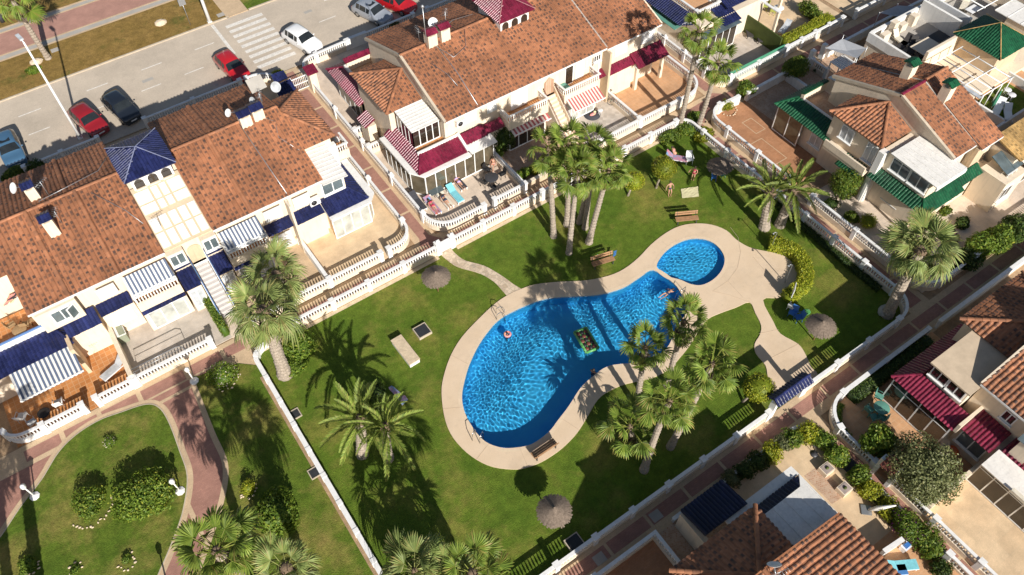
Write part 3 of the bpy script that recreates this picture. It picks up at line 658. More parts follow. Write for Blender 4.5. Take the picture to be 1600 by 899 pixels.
for x in (-17, -9.0, -5.3, 0.5, 4.5, 8.5, 22, 26, 30): mark(rect(x, x + 1.8, 65.35, 65.45), 'lane_dash')

# paths: pale edging with red paver panels
PANEL = []
sheet('garden_path', rect(-60, 1.3, -20, 36.0), -0.02, 'beige_paving')
sheet('garden_path', rect(1.3, 47.0, 34.0, 36.0), -0.02, 'beige_paving')
gp = sheet('garden_path', rect(40.6, 42.6, 8.9, 34.0), -0.024, 'beige_paving')
sheet('garden_path', rect(-10, 80, 8.7, 10.6), -0.022, 'beige_paving')
sheet('garden_path', rect(28.3, 29.4, -40, 8.75), -0.02, 'beige_paving')
sheet('garden_path', rect(15.4, 17.2, 36.0, 60.6), -0.02, 'beige_paving')
sheet('garden_path', rect(42.4, 90, 33.4, 36.0), -0.024, 'beige_paving')
sheet('garden_path', rect(44.8, 46.5, 36.0, 60.0), -0.02, 'beige_paving')
def panel(x0, x1, y0, y1): sheet('red_paver_panel', rect(x0, x1, y0, y1), -0.012, 'red_pavers', gp, th=0.005)
for i in range(17):
    x = 1.8 + i * 2.62
    if x < 40: panel(x, x + 2.4, 34.45, 35.3)
for i in range(9): panel(40.95, 42.1, 10.9 + i * 2.6, 13.3 + i * 2.6)
for i in range(21): panel(-8 + i * 3.0, -5.2 + i * 3.0, 9.35, 10.15)
for i in range(6): panel(55 + i * 3, 57.8 + i * 3, 9.35, 10.15)
for i in range(6): panel(28.6, 29.1, -20 + i * 4.5, -15.7 + i * 4.5)
for i in range(8): panel(15.95, 16.75, 36.3 + i * 3.0, 39.1 + i * 3.0)
for i in range(8): panel(45.2, 46.1, 36.4 + i * 3, 39.2 + i * 3)
for i in range(12): panel(46.4 + i * 3, 49.2 + i * 3, 34.3, 35.2)
sheet('red_paver_panel', [(40.95, 34.5), (42.2, 34.4), (42.3, 33.4), (43.5, 34.3), (46.2, 34.3), (46.2, 35.3), (45.2, 36.2), (44.6, 35.6), (43.2, 35.5), (40.95, 35.4)], -0.014, 'red_pavers', gp, th=0.005)
sheet('red_paver_panel', [(15.95, 36.3), (15.6, 35.6), (16.2, 35.35), (17.4, 35.35), (17.0, 35.9), (16.75, 36.3)], -0.014, 'red_pavers', gp, th=0.005)
# left garden: red walks round two lawns
kidney = smooth_curve(GP([(228, 633), (190, 645), (155, 658), (120, 680), (92, 708), (66, 750), (35, 790), (5, 835), (-60, 930), (-60, 1040), (120, 1040), (215, 960), (250, 890), (272, 838), (286, 795), (292, 745), (280, 705), (263, 660), (248, 638)]), 5)
strip = smooth_curve(GP([(302, 588), (322, 640), (338, 680), (354, 715), (357, 745), (350, 785), (338, 825), (300, 930)]), 4, False)
strip_poly = strip + [(-9.0, 15.0), (-3.0, 6.0), (1.3, 6.0), (1.3, 33.0), (0.3, 33.9), (-1.2, 34.35), (-2.3, 34.5)]
def in_red(x0, x1, y0, y1): sheet('red_paver_panel', rect(x0, x1, y0, y1), -0.013, 'red_pavers', gp, th=0.005)
in_red(-60, -6.3, 4, 34.4); in_red(-6.0, -1.0, 4, 34.6)
for x0, x1 in ((-13.4, -11.2), (-10.9, -8.8), (-8.5, -6.2), (-5.9, -3.0), (-2.5, -0.4), (-0.1, 1.2)): in_red(x0, x1, 34.75, 35.6)
sheet('pale_edge_strip', rect(-5.8, -2.4, 33.9, 34.12), -0.008, 'beige_paving', th=0.004)
sheet('pale_edge_strip', rect(-14.2, -12.2, 27.9, 28.2), -0.008, 'beige_paving', th=0.004)
sheet('lawn_edging', grow(kidney, 0.38), -0.004, 'beige_paving', th=0.006); sheet('lawn_kerb', grow(kidney, 0.07), 0.03, 'kerb_stone', th=0.04)
sheet('garden_lawn', kidney, 0.035, 'lawn_left', th=0.005)
_sp = grow(strip_poly, 0.0)
sheet('lawn_edging', offset_line(strip, 0.0) + [tuple(p) for p in offset_line(strip, -0.35)[::-1]], 0.004, 'beige_paving', th=0.01)
sheet('garden_lawn', strip_poly, 0.01, 'lawn_left', th=0.02)
# bare strips of earth beside the low wall and under the fences
sheet('earth_strip', rect(1.05, 1.32, 12, 32.0), 0.014, 'soil', th=0.004)
sheet('earth_strip', rect(2.0, 16.2, 33.75, 34.05), 0.006, 'tan_stone', th=0.004); sheet('earth_strip', rect(17.8, 39.5, 33.75, 34.05), 0.006, 'tan_stone', th=0.004)
# stone path from the fence gate to the pool
sp_px_l = [(685, 395), (700, 408), (716, 418), (750, 428), (772, 441), (785, 455), (797, 468)]; sp_px_r = [(703, 387), (713, 398), (728, 408), (757, 416), (785, 432), (803, 445), (822, 456)]
sheet('stone_path', smooth_curve(GP(sp_px_l), 4, False) + smooth_curve(GP(sp_px_r), 4, False)[::-1], 0.03, 'crazy', th=0.05) if 'crazy' in MATS else None
# ------------------------------------------------------------------ fences and walls
balustrade('white balustrade between the sunlit house path and the pool lawn, west of the gate', [(4.8, 34.2), (16.35, 34.2)], pier_step=2.9)
balustrade('white balustrade between the house path and the pool lawn, east of the gate', [(17.65, 34.2), (39.7, 34.25)], pier_step=2.75)
balustrade('white balustrade along the east edge of the pool lawn beside the alley', arc((39.7, 33.25), 1.0, 90, 0, 5) + [(40.72, 12.4)], pier_step=2.9)
balustrade('white curved balustrade at the shaded corner of the pool lawn', [(40.72, 12.4)] + arc((38.9, 12.35), 1.82, 0, -90, 8)[1:] + [(29.6, 10.53)], pier_step=3.1)
balustrade('white balustrade along the long shaded foot of the pool lawn', [(26.3, 10.53), (1.4, 10.53)], pier_step=2.76)
wall_run('low white capped wall between the pool lawn and the left garden', [(3.2, 34.0), (2.0, 33.9)] + arc((2.4, 32.9), 1.0, 105, 180, 5) + [(1.4, 31.0), (1.4, 10.5)], 0.55, 0.11, pier_step=2.15)
# gate pillars of the lawn gate and the white gate
t = thing('garden_gate', 'white pool gate between two white pillars at the top of the stone path', 'gate', (17.0, 34.2, 0))
for x in (-0.6, 0.6): MB().box(x - 0.19, x + 0.19, -0.19, 0.19, 0, 1.2).box(x - 0.24, x + 0.24, -0.24, 0.24, 1.2, 1.3).ball((x, 0, 1.42), 0.14, 8, 5).build('pillar', 'white_paint', t)
MB().box(-0.42, 0.42, -0.05, 0.05, 0.08, 1.15).build('gate_leaf', 'white_paint', t)
# left block garden fences
balustrade('white balustrade with blue rail closing the terracotta patio, by the curved corner', arc((-12.6, 37.4), 1.3, 200, 270, 5) + [(-12.3, 36.08), (-9.2, 36.08)], pier_step=3.05, bm='white_paint')
balustrade('white balustrade of the terracotta patio between its gate and the dividing wall', [(-8.3, 36.08), (-5.95, 36.08)], pier_step=2.4, bm='white_paint')
balustrade('white balustrade of the pale patio with the metal handrail', [(-5.75, 36.08), (-0.55, 36.08)], pier_step=5.2)
balustrade('white balustrade half hidden by the silver fan palm', [(2.3, 36.05), (8.45, 36.05)], pier_step=3.0)
balustrade('white balustrade of the bare sand coloured patio by the blue sunroom', [(8.45, 36.05), (12.6, 36.05)], pier_step=4.15)
balustrade('white curved balustrade at the corner of the sand coloured patio and alley', [(13.3, 36.05)] + arc((14.0, 37.55), 1.5, -90, 0, 7) + [(15.5, 37.9)], pier_step=2.6)
balustrade('white balustrade on the sunroom side of the alley', [(15.5, 37.9), (15.5, 48.6)], pier_step=4.4, finial=True)
wall_run('white sloping wall between the sand coloured patio and the palm bed', [(8.4, 36.2), (8.35, 40.9)], 0.95, 0.09)
wall_run('cream dividing wall between terracotta patio and pale patio', [(-5.85, 36.2), (-5.8, 41.3)], 1.15, 0.11, m='stucco_cream', cap_m='stucco_cream')
# middle block garden fences
balustrade('long white balustrade on the maroon house side of the alley', [(17.15, 57.0), (17.15, 37.6)], pier_step=4.85, finial=True)
balustrade('white rounded balustrade round the sunbathing terrace', [(17.15, 37.6)] + arc((18.9, 37.35), 1.75, 175, 270, 9) + [(21.4, 35.6)], pier_step=4.2)
balustrade('short white balustrade beside the terrace steps and dining set', [(22.4, 35.65), (25.2, 35.65)], pier_step=2.8)
balustrade('white balustrade down the side of the sunbathing terrace above the sunken yard', [(25.25, 35.65), (25.25, 40.2)], pier_step=4.5)
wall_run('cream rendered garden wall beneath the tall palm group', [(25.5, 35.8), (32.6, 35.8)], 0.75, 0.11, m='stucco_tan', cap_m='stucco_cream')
balustrade('white balustrade in front of the diamond paved patio', [(32.8, 36.1), (37.35, 36.15)], pier_step=4.5)
balustrade('white balustrade in front of the orange paved patio', [(37.5, 36.15), (41.7, 36.15)], pier_step=4.2)
balustrade('white rounded corner balustrade of the orange paved patio', [(41.7, 36.15)] + arc((42.9, 38.1), 1.95, -90, 0, 8) + [(44.85, 42.6)], pier_step=4.6)
balustrade('white balustrade between the diamond paved and orange paved patios', [(37.45, 36.3), (37.45, 40.7)], pier_step=4.4)
# upper right
balustrade('white balustrade beside the blue tiled bungalow along the narrow walk', [(46.4, 46.0), (46.4, 37.0)] + arc((47.4, 36.8), 1.0, 180, 270, 4), pier_step=2.9, finial=True)
balustrade('white balustrade in front of the blue tiled bungalow', [(47.5, 35.8), (54.3, 35.85)], pier_step=3.3)
balustrade('shaded white balustrade beyond the green hedge at the top', [(54.6, 35.9), (62.0, 36.0)], pier_step=1.85)
balustrade('pale balustrade wall at the very top edge beyond the hedge', [(64.0, 36.0), (84, 36.0)], pier_step=4)
balustrade('white balustrade of the terracotta court beside the alley, with rounded corner', arc((44.1, 32.2), 1.5, 90, 180, 7) + [(42.55, 24.2)], pier_step=4.0)
balustrade('white balustrade of the green roofed house patio beside the alley', [(42.55, 21.8), (42.5, 13.4)] , pier_step=4.2)
balustrade('white curved balustrade under the big silver palm', [(42.5, 13.4)] + arc((44.0, 12.6), 1.6, 180, 270, 6) + [(47.5, 11.0)], pier_step=3.4)
balustrade('white balustrade in front of the shrub border at the right edge', [(47.5, 11.0), (60, 10.9)], pier_step=3.4)
wall_run('white wall along the terracotta court in the shade', [(44.1, 33.7), (46.2, 33.6)], 0.85, 0.1, pier_step=2.2)
wall_run('long white shaded wall behind the round green tree', [(47.3, 33.5), (54.8, 33.6)], 0.85, 0.1, pier_step=3.7)
wall_run('white wall beyond the small white gate posts at the top', [(57.6, 33.6), (75, 33.6)], 0.85, 0.1, pier_step=4.3)
# lower right
wall_run('white shaded wall of the maroon house garden along the lower path', [(60, 8.85), (40.9, 8.85)], 0.85, 0.1)
wall_run('white wall round the hedge bed of the maroon house garden', [(39.8, 8.9), (31.3, 8.85)] , 0.85, 0.1, pier_step=4.2)
balustrade('white rounded balustrade of the maroon house garden', [(31.3, 8.85)] + arc((31.2, 6.85), 2.0, 92, 180, 8) + [(29.2, 4.5)], pier_step=3.3, base_h=0.35)
balustrade('white balustrade below the maroon gate at the right', [(29.25, 3.2), (29.28, -0.1), (29.3, -9)], pier_step=3.3, base_h=0.35)
balustrade('white corner balustrade of the dark paved court at the bottom', [(4.0, 8.8), (15.45, 8.8), (15.42, 6.2)], pier_step=5.7)
wall_run('low white wall round the planted bed of the bottom house', [(17.0, 8.9), (26.9, 8.95)] + arc((26.9, 7.6), 1.4, 90, 0, 6) + [(28.35, 5.6)], 0.38, 0.08, cap=0.04)
wall_run('low white wall of the lower shrub bed by the narrow path', [(28.35, 4.6), (28.35, -1.5)], 0.38, 0.08, cap=0.04)
balustrade('low white balustrade by the blue sun lounger terrace', [(28.3, -1.6), (28.3, -8)], pier_step=3, base_h=0.2)
# street side
balustrade('white balustrade along the street behind the black car', [(3.4, 60.4), (12.0, 60.4)], pier_step=4.3)
balustrade('white balustrade along the street behind the left house', [(-6.5, 60.4), (-0.6, 60.4)], pier_step=3.6)
balustrade('white curved balustrade at the alley corner by the red car', [(12.6, 60.4)] + arc((12.9, 58.3), 2.1, 80, 5, 7), pier_step=3.4)
balustrade('white balustrade curving round the street corner by the white car', [(17.5, 57.9)] + arc((18.8, 58.5), 1.4, 180, 100, 6) + [(22.3, 60.0)], pier_step=3.6)
wall_run('white rounded wall segment with round hoop on the street', [(22.3, 60.0), (24.2, 60.0)], 1.05, 0.14)
balustrade('white balustrade on the street below the silver and red cars', [(24.2, 60.0), (29.4, 60.0)], pier_step=4)
balustrade('white balustrade at the top edge of the street', [(31.0, 60.0), (44, 60.0)], pier_step=4)
# ------------------------------------------------------------------ building helpers
class Fr:
    """a block's own axes: u out of its gable end, v towards its front garden"""
    def __init__(s, o, eu, ev): s.o = np.array(o, float); s.eu = np.array(eu, float); s.ev = np.array(ev, float)
    def p(s, u, v, z=0.0): q = s.o + s.eu * u + s.ev * v; return (q[0], q[1], z)
    def box(s, mb, u0, u1, v0, v1, z0, z1, tint=(0, .5)):
        a = s.p(u0, v0); b = s.p(u1, v1); return mb.box(min(a[0], b[0]), max(a[0], b[0]), min(a[1], b[1]), max(a[1], b[1]), z0, z1, tint)
def vprism(mb, prof, fr, u0, u1):
    """profile [(v, z)] extruded along u"""
    n = len(prof); V = [fr.p(u0, v, z) for v, z in prof] + [fr.p(u1, v, z) for v, z in prof]
    F = [tuple(range(n)), tuple(range(2 * n - 1, n - 1, -1))] + [(i, n + i, n + (i + 1) % n, (i + 1) % n) for i in range(n)]
    return mb.add(V, F)
def gable_block(t, fr, u0, u1, vf, vb, ze, zr, wall_m='stucco_cream', inset=0.35, tile='terracotta_tile', front=True, back=True, zeb=None, caps=True, wallv=None):
    zeb = ze if zeb is None else zeb
    sl = (zr - ze) / vf; slb = (zr - zeb) / -vb
    wf = vf - inset; wb = vb + inset
    vprism(MB_ := MB(), [(wf, 0), (wb, 0), (wb, zr - slb * -wb - 0.14), (0, zr - 0.16), (wf, zr - sl * wf - 0.14)], fr, u0 + 0.06, u1 - 0.06); MB_.build('wall', wall_m, t)
    if front: tile_surface([fr.p(u0, vf, ze), fr.p(u1, vf, ze), fr.p(u1, 0, zr), fr.p(u0, 0, zr)], t, tile)
    if back: tile_surface([fr.p(u0, vb, zeb), fr.p(u1, vb, zeb), fr.p(u1, 0.01, zr), fr.p(u0, 0.01, zr)], t, tile)
    if caps: ridge_caps(fr.p(u0, 0, zr + 0.02), fr.p(u1, 0, zr + 0.02), t, tile)
    # eave gutter board
    fr.box(MB_ := MB(), u0, u1, vf - 0.02, vf + 0.05, ze - 0.16, ze - 0.02); MB_.build('eave_trim', 'white_paint', t)
def verge(t, fr, u, vf, vb, ze, zr, m='white_paint', w=0.22):
    for v1, in ((vf,), (vb,)):
        if v1 is None: continue
        a = np.array(fr.p(u, v1, ze)); b = np.array(fr.p(u, 0, zr)); d = np.array([*fr.eu, 0]) * w / 2
        mb = MB(); mb.slab([a - d + [0, 0, .07], a + d + [0, 0, .07], b + d + [0, 0, .07], b - d + [0, 0, .07]], 0.22); mb.build('verge', m, t)
def annexe(t, fr, depth, v0, v1, ze, rise, wall_m='stucco_cream', tile='terracotta_tile', inset=0.3, wz=0.0):
    """half-hipped room against the gable: outer slope with two hips"""
    vm = (v0 + v1) / 2; ap = fr.p(0, vm, ze + rise); a, b = fr.p(depth, v0, ze), fr.p(depth, v1, ze); c, d = fr.p(0, v0, ze), fr.p(0, v1, ze)
    fr.box(MB_ := MB(), 0, depth - inset, min(v0, v1) + inset, max(v0, v1) - inset, wz, ze - 0.02); MB_.build('wall', wall_m, t)
    tile_surface([a, b, ap], t, tile); tile_surface([c, a, ap], t, tile); tile_surface([b, d, ap], t, tile)
    for q in (a, b): ridge_caps(np.array(q) + [0, 0, .03], np.array(ap) + [0, 0, .05], t, tile)
def skirt(t, outer, inner, zo, zi, tile, w=0.24, caps=True, cap_tint=0.0, th=0.10):
    for i in range(len(outer) - 1):
        q = [(*outer[i], zo), (*outer[i + 1], zo), (*inner[i + 1], zi), (*inner[i], zi)]
        tile_surface(q, t, tile, 'canopy_tiles', w=w, ln=0.30, pdark=0.25, hump=0.055, slab_th=th)
        if caps and i: ridge_caps((*outer[i], zo + .03), (*inner[i], zi + .03), t, tile, r=0.09, step=0.3)
def pent(t, x0, x1, yb, zb, yf, zf, tile, **k):
    """single-slope tiled canopy falling towards -Y"""
    tile_surface([(x0, yf, zf), (x1, yf, zf), (x1, yb, zb), (x0, yb, zb)], t, tile, 'canopy_tiles', w=0.24, ln=0.30, pdark=0.25, hump=0.055, **k)
def ribbed_sheet(t, p00, p10, p11, p01, n, m='white_sheet', name='sheet_roof', h=0.03):
    """ribbed metal or plastic sheet roof; ribs run from edge p00-p10 to edge p01-p11"""
    A, B, C, D = (np.array(p, float) for p in (p00, p10, p11, p01)); mb = MB(); mb.slab([A, B, C, D], 0.06)
    r = mb.build(name, m, t)
    for i in range(n + 1):
        f = i / n; p = A + (B - A) * f; q = D + (C - D) * f; w = (B - A) / np.linalg.norm(B - A) * 0.025
        k = MB(); k.slab([p - w + [0, 0, h], p + w + [0, 0, h], q + w + [0, 0, h], q - w + [0, 0, h]], h - 0.001); k.build('rib', m, r)
    return r
def glass_wall(t, pts, z0, z1, pw=0.8, pane='dark_glass', frame='white_frame', name='glazing', transom=None, bar=0.036):
    mb = MB(); f = None; panes = []
    for i in range(len(pts) - 1):
        a = np.array(pts[i][:2], float); b = np.array(pts[i + 1][:2], float); L = np.hypot(*(b - a)); d = (b - a) / L; n = max(1, round(L / pw))
        for j in range(n + 1): mb.obox(a + d * L * j / n, d, bar, bar, z0, z1)
        c = (a + b) / 2
        mb.obox(c, d, L / 2, bar * 0.95, z0 - 0.002, z0 + 0.10); mb.obox(c, d, L / 2, bar * 0.95, z1 - 0.09, z1 + 0.002)
        if transom: mb.obox(c, d, L / 2, bar * 0.85, transom - 0.03, transom + 0.03)
        for j in range(n): panes.append((a + d * L * (j + 0.5) / n, d, L / n / 2 - 0.02))
    f = mb.build(name, frame, t)
    for c, d, hl in panes: MB().obox(c, d, hl, 0.012, z0 + 0.08, z1 - 0.07).build('pane', pane, f)
    return f
def window(t, c, nrm, w, h, z, pane='window_glass', frame='white_frame', n=2, sill=True, name='window', proud=0.03):
    """c: point on the wall face; nrm: outward (x, y)"""
    nrm = np.array(nrm, float); d = np.array([-nrm[1], nrm[0]]); c = np.array(c[:2], float) + nrm * proud; mb = MB()
    for j in range(n + 1): mb.obox(c + d * (-w / 2 + w * j / n), d, 0.035, 0.04, z, z + h)
    for zz in (z, z + h): mb.obox(c, d, w / 2 + 0.035, 0.038, zz - 0.035, zz + 0.035)
    if sill: mb.obox(c + nrm * 0.06, d, w / 2 + 0.10, 0.09, z - 0.10, z - 0.035)
    f = mb.build(name, frame, t)
    for j in range(n): MB().obox(c + d * (-w / 2 + w * (j + 0.5) / n), d, w / n / 2 - 0.03, 0.012, z + 0.03, z + h - 0.03).build('pane', pane, f)
    return f
def shutter(t, c, nrm, w, h, z, m='white_paint'):
    """closed roller shutter in its frame: slats stand out one by one"""
    nrm = np.array(nrm, float); d = np.array([-nrm[1], nrm[0]]); c = np.array(c[:2], float) + nrm * 0.02; mb = MB()
    n = int(h / 0.11)
    for i in range(n): mb.obox(c + nrm * (0.008 if i % 2 else 0.0), d, w / 2, 0.03, z + h * i / n, z + h * (i + 0.86) / n)
    return mb.build('shutter', m, t)
def awning(t, x0, x1, yb, zb, yf, zf, m='blue_stripe', n=22, name='awning'):
    mb = MB()
    for i in range(n):
        a = x0 + (x1 - x0) * i / n; b = x0 + (x1 - x0) * (i + 1) / n
        mb.slab([(a, yf, zf), (b, yf, zf), (b, yb, zb), (a, yb, zb)], 0.02, (i % 2, 0.5))
        mb.add([(a, yf - .004, zf - 0.16), (b, yf - .004, zf - 0.16), (b, yf - .004, zf), (a, yf - .004, zf)], [(0, 1, 2, 3)], (i % 2, 0.5))
    o = mb.build(name, m, t); MB().box(x0 - .03, x1 + .03, yf - 0.05, yf + 0.02, zf - 0.045, zf + 0.03).build('front_bar', 'white_frame', o)
    for x in (x0 + .05, x1 - .05): MB().tube([(x, yb, zb - 0.25), (x, yf, zf - 0.06)], 0.02, 6).build('arm', 'white_frame', o)
    return o
def chimney(t, x, y, z0, z1, w=0.65, d=0.7, tile='blue_tile', body='stucco_cream'):
    c = MB().box(x - w / 2, x + w / 2, y - d / 2, y + d / 2, z0, z1).build('chimney', body, t)
    for dx in (-w / 2 + .07, w / 2 - .07):
        for dy in (-d / 2 + .07, d / 2 - .07): MB().box(x + dx - .06, x + dx + .06, y + dy - .06, y + dy + .06, z1, z1 + 0.22).build('cap_post', body, c)
    zc = z1 + 0.22
    for sgn in (-1, 1):
        e = y + sgn * (d / 2 + 0.10); a = [(x - w / 2 - .08, e, zc), (x + w / 2 + .08, e, zc), (x + w / 2 + .08, y, zc + 0.24), (x - w / 2 - .08, y, zc + 0.24)]
        tl = tile_surface(a, c, tile, 'cap_tiles', w=0.2, ln=0.22, pdark=0.2, hump=0.05, slab_th=0.05)
        for ch in list(tl.children): ch.parent = c
    return c
def aerial(t, x, y, z0, h=1.6, n=6, d=(1, 0)):
    mb = MB(); mb.tube([(x, y, z0), (x, y, z0 + h)], 0.02, 6)
    d = np.array(d, float)
    mb.tube([(x - d[0] * .5, y - d[1] * .5, z0 + h - .05), (x + d[0] * .5, y + d[1] * .5, z0 + h - .05)], 0.012, 5)
    for i in range(n):
        f = -0.45 + 0.9 * i / (n - 1); c = np.array([x + d[0] * f, y + d[1] * f]); q = np.array([-d[1], d[0]]) * (0.28 - 0.02 * i)
        mb.tube([(*(c - q), z0 + h - .05), (*(c + q), z0 + h - .05)], 0.010, 4)
    return mb.build('aerial', 'grey_metal', t)
def dish(t, p, r, az, tilt=50, m='white_paint'):
    mb = MB(); prof = [(0.02, 0.0), (r * 0.5, r * 0.06), (r * 0.85, r * 0.17), (r, r * 0.25), (r, r * 0.27), (r * 0.85, r * 0.20), (r * 0.5, r * 0.09), (0.02, 0.03)]
    mb.lathe(prof, seg=18); o = mb.build('satellite_dish', m, t)
    o.location = tuple(p); o.rotation_euler = (0, math.radians(tilt), math.radians(az)); MB().tube([(0, 0, 0), (-r * .3, 0, -.5)], 0.03, 6).build('bracket', 'grey_metal', o)
    return o
def hip_roof(t, x0, x1, y0, y1, z, apex_z, tile, name='tower_roof', cap_m=None):
    a = ((x0 + x1) / 2, (y0 + y1) / 2, apex_z); c = [(x0, y0, z), (x1, y0, z), (x1, y1, z), (x0, y1, z)]
    for i in range(4): tile_surface([c[i], c[(i + 1) % 4], a], t, tile, name, w=0.22, ln=0.30, pdark=0.2, hump=0.055)
    for q in c: ridge_caps(np.array(q) + [0, 0, .03], np.array(a) + [0, 0, .05], t, cap_m or tile, r=0.038, step=0.28)
def box_part(t, name, m, *args):
    return MB().box(*args).build(name, m, t)
def stair(t, x0, x1, y_top, z_top, y_bot, n, m, side_m, rail_m=None, z_bot=0.0):
    for i in range(n):
        a = y_bot + (y_top - y_bot) * i / n; b = y_bot + (y_top - y_bot) * (i + 1) / n; z = z_bot + (z_top - z_bot) * (i + 1) / n
        st = MB().box(x0 + .1, x1 - .1, a - 0.03, b, max(0, z - 0.30), z).build('step', m, t)
    for x in (x0, x1):
        V = [(x - .06, y_bot - .1, 0), (x + .06, y_bot - .1, 0), (x + .06, y_top, 0), (x - .06, y_top, 0), (x - .06, y_bot - .1, z_bot + .55), (x + .06, y_bot - .1, z_bot + .55), (x + .06, y_top, z_top + .55), (x - .06, y_top, z_top + .55)]
        sw = MB().add(V, [(0, 3, 2, 1), (4, 5, 6, 7), (0, 1, 5, 4), (1, 2, 6, 5), (2, 3, 7, 6), (3, 0, 4, 7)]).build('stair_wall', side_m, t)
        if rail_m: MB().tube([(x, y_bot - .1, z_bot + .85), (x, y_top, z_top + .85)], 0.035, 6).build('handrail', rail_m, sw)
def patio(name, pts, m, z=0.0): return sheet(name, pts, z, m, th=0.06)
# ------------------------------------------------------------------ left terrace block (blue)
patio('patio_floor', rect(-13.6, -5.9, 36.1, 44), "terracotta_floor", 0.02)
patio('patio_floor', rect(-5.85, 0.8, 36.1, 41.6), 'grey_floor', 0.012)
patio('patio_floor', rect(0.8, 2.1, 36.05, 41.6), 'pale_floor', 0.016)
patio('patio_floor', rect(2.1, 8.35, 36.1, 41.6), 'beige_paving', 0.008)
patio('patio_floor', [(8.4, 36.1), (13.3, 36.1)] + arc((14.0, 37.5), 1.4, -80, 0, 5) + [(15.42, 60), (8.4, 60)], 'sand_floor', 0.01)
patio('yard_floor', rect(-20, 8.4, 53.0, 60.3), 'beige_paving', 0.006)
L = thing('terrace_house', 'long terracotta roofed house row with blue tiled tower and striped blue awnings', 'house', (1.3, 47.3, 0))
L0 = L.location.copy(); L.location = (0, 0, 0)
fl = Fr((11.25, 47.25), (1, 0), (0, -1))
ZE, ZR = 5.3, 7.5
# two roofed wings either side of the stair tower
gable_block(L, Fr((0, 47.25), (1, 0), (0, -1)), -9.2, -0.35, 6.35, -6.6, ZE, ZR)
gable_block(L, Fr((0, 47.25), (1, 0), (0, -1)), 3.05, 11.25, 6.4, -6.6, ZE, ZR)
vprism(MB_ := MB(), [(3.1, 0), (-6.3, 0), (-6.3, 5.15), (0, 7.3), (3.1, 6.1)], Fr((0, 47.25), (1, 0), (0, -1)), -24, -9.2); MB_.build('wall', 'stucco_cream', L)
tile_surface([(-24, 43.9, 6.34), (-9.2, 43.9, 6.34), (-9.2, 47.25, 7.5), (-24, 47.25, 7.5)], L); tile_surface([(-9.2, 53.85, 5.3), (-24, 53.85, 5.3), (-24, 47.25, 7.5), (-9.2, 47.25, 7.5)], L)
ridge_caps((-24, 47.25, 7.52), (-9.2, 47.25, 7.52), L)
for x in (-3.4, 5.9, -6.6): ridge_caps((x, 40.95, ZE + .09), (x, 47.2, ZR + .07), L, r=0.13)
for x in (-3.9, 6.3): ridge_caps((x, 53.8, ZE + .09), (x, 47.3, ZR + .07), L, r=0.15)
MB().tube([(8.6, 40.95, ZE + .12), (8.45, 44, 6.45), (8.3, 47.0, 7.5)], 0.035, 6).build('roof_pipe', 'grey_metal', L)
for a in ([(8.3, 47.0, 7.62), (9.6, 47.3, 7.6), (10.6, 46.2, 7.2), (10.2, 45.0, 6.8), (11.0, 43.5, 6.25)], [(-5.6, 47.6, 7.6), (-3.5, 48.0, 7.5), (-1.5, 48.6, 7.25), (-0.5, 50.5, 6.6)], [(-2.5, 46.6, 7.4), (-1.2, 44.6, 6.7), (-0.6, 43.2, 6.2)]):
    MB().tube(a, 0.022, 5).build('roof_cable', 'grey_metal', L)
# panelled roof below the tower
vprism(MB_ := MB(), [(6.0, 0), (-6.0, 0), (-6.0, 5.2), (0, 7.3), (6.0, 5.12)], Fr((0, 47.25), (1, 0), (0, -1)), -0.4, 3.1); MB_.build('wall', 'stucco_cream', L)
la = np.array([-0.32, 41.0, 5.27]); lx = np.array([3.35, 0, 0]); ly = np.array([0, 4.75, 1.78])
def lat(u, v, w=0.0): return la + lx * u + ly * v + np.array([0, -.35, .93]) * w
MB().slab([lat(0, 0), lat(1, 0), lat(1, 1), lat(0, 1)], 0.12).build('panel_roof', 'stucco_tan', L)
def lpanel(u0, u1, v0, v1): MB().slab([lat(u0 + .022, v0 + .014, .05), lat(u1 - .022, v0 + .014, .05), lat(u1 - .022, v1 - .014, .05), lat(u0 + .022, v1 - .014, .05)], 0.06).build('roof_panel', 'stucco_white', L)
for v0, v1 in ((0.02, 0.27), (0.27, 0.50)):
    for i in range(5): lpanel(i / 5, (i + 1) / 5, v0, v1)
for v0, v1 in ((0.56, 0.72), (0.72, 0.93)):
    for u0, u1 in ((0, .34), (.34, .51), (.51, .68), (.68, 1)): lpanel(u0, u1, v0, v1)
# blue tower with arched openings
def tower(t, x0, x1, y0, y1, z0, z1, tile, apex, ov=0.36, base='stucco_white', cap_m='white_tilecap'):
    w = MB().box(x0, x1, y0, y1, z0, z1).build('tower_wall', base, t)
    for i in range(3):
        cx = x0 + (x1 - x0) * (i + 0.5) / 3; r = (x1 - x0) / 3 * 0.34; zb = z1 - 1.08
        prof = [(cx - r, zb), (cx + r, zb), (cx + r, zb + .42)] + [(cx + r * math.cos(a), zb + .42 + r * math.sin(a)) for a in np.linspace(0.3, PI - 0.3, 6)] + [(cx - r, zb + .42)]
        n = len(prof); MB().add([(x, y0 - 0.012, z) for x, z in prof] + [(x, y0 + .1, z) for x, z in prof], [tuple(range(n))] + [(k, k + n, (k + 1) % n + n, (k + 1) % n) for k in range(n)]).build('arched_opening', 'dark_glass', w)
        MB().box(cx - r - .06, cx + r + .06, y0 - 0.13, y0 - 0.013, zb - .12, zb).build('sill', 'stucco_cream', w)
    hip_roof(t, x0 - ov, x1 + ov, y0 - ov, y1 + ov, z1 + .02, apex, tile, cap_m=cap_m)
tilemat('white_tilecap', (0.5, 0.48, 0.45), (0.75, 0.72, 0.68), 0.5, 0.08)
tower(L, -0.05, 2.75, 45.55, 48.9, 6.6, 8.15, 'blue_tile', 8.95, cap_m='pale_blue_cap')
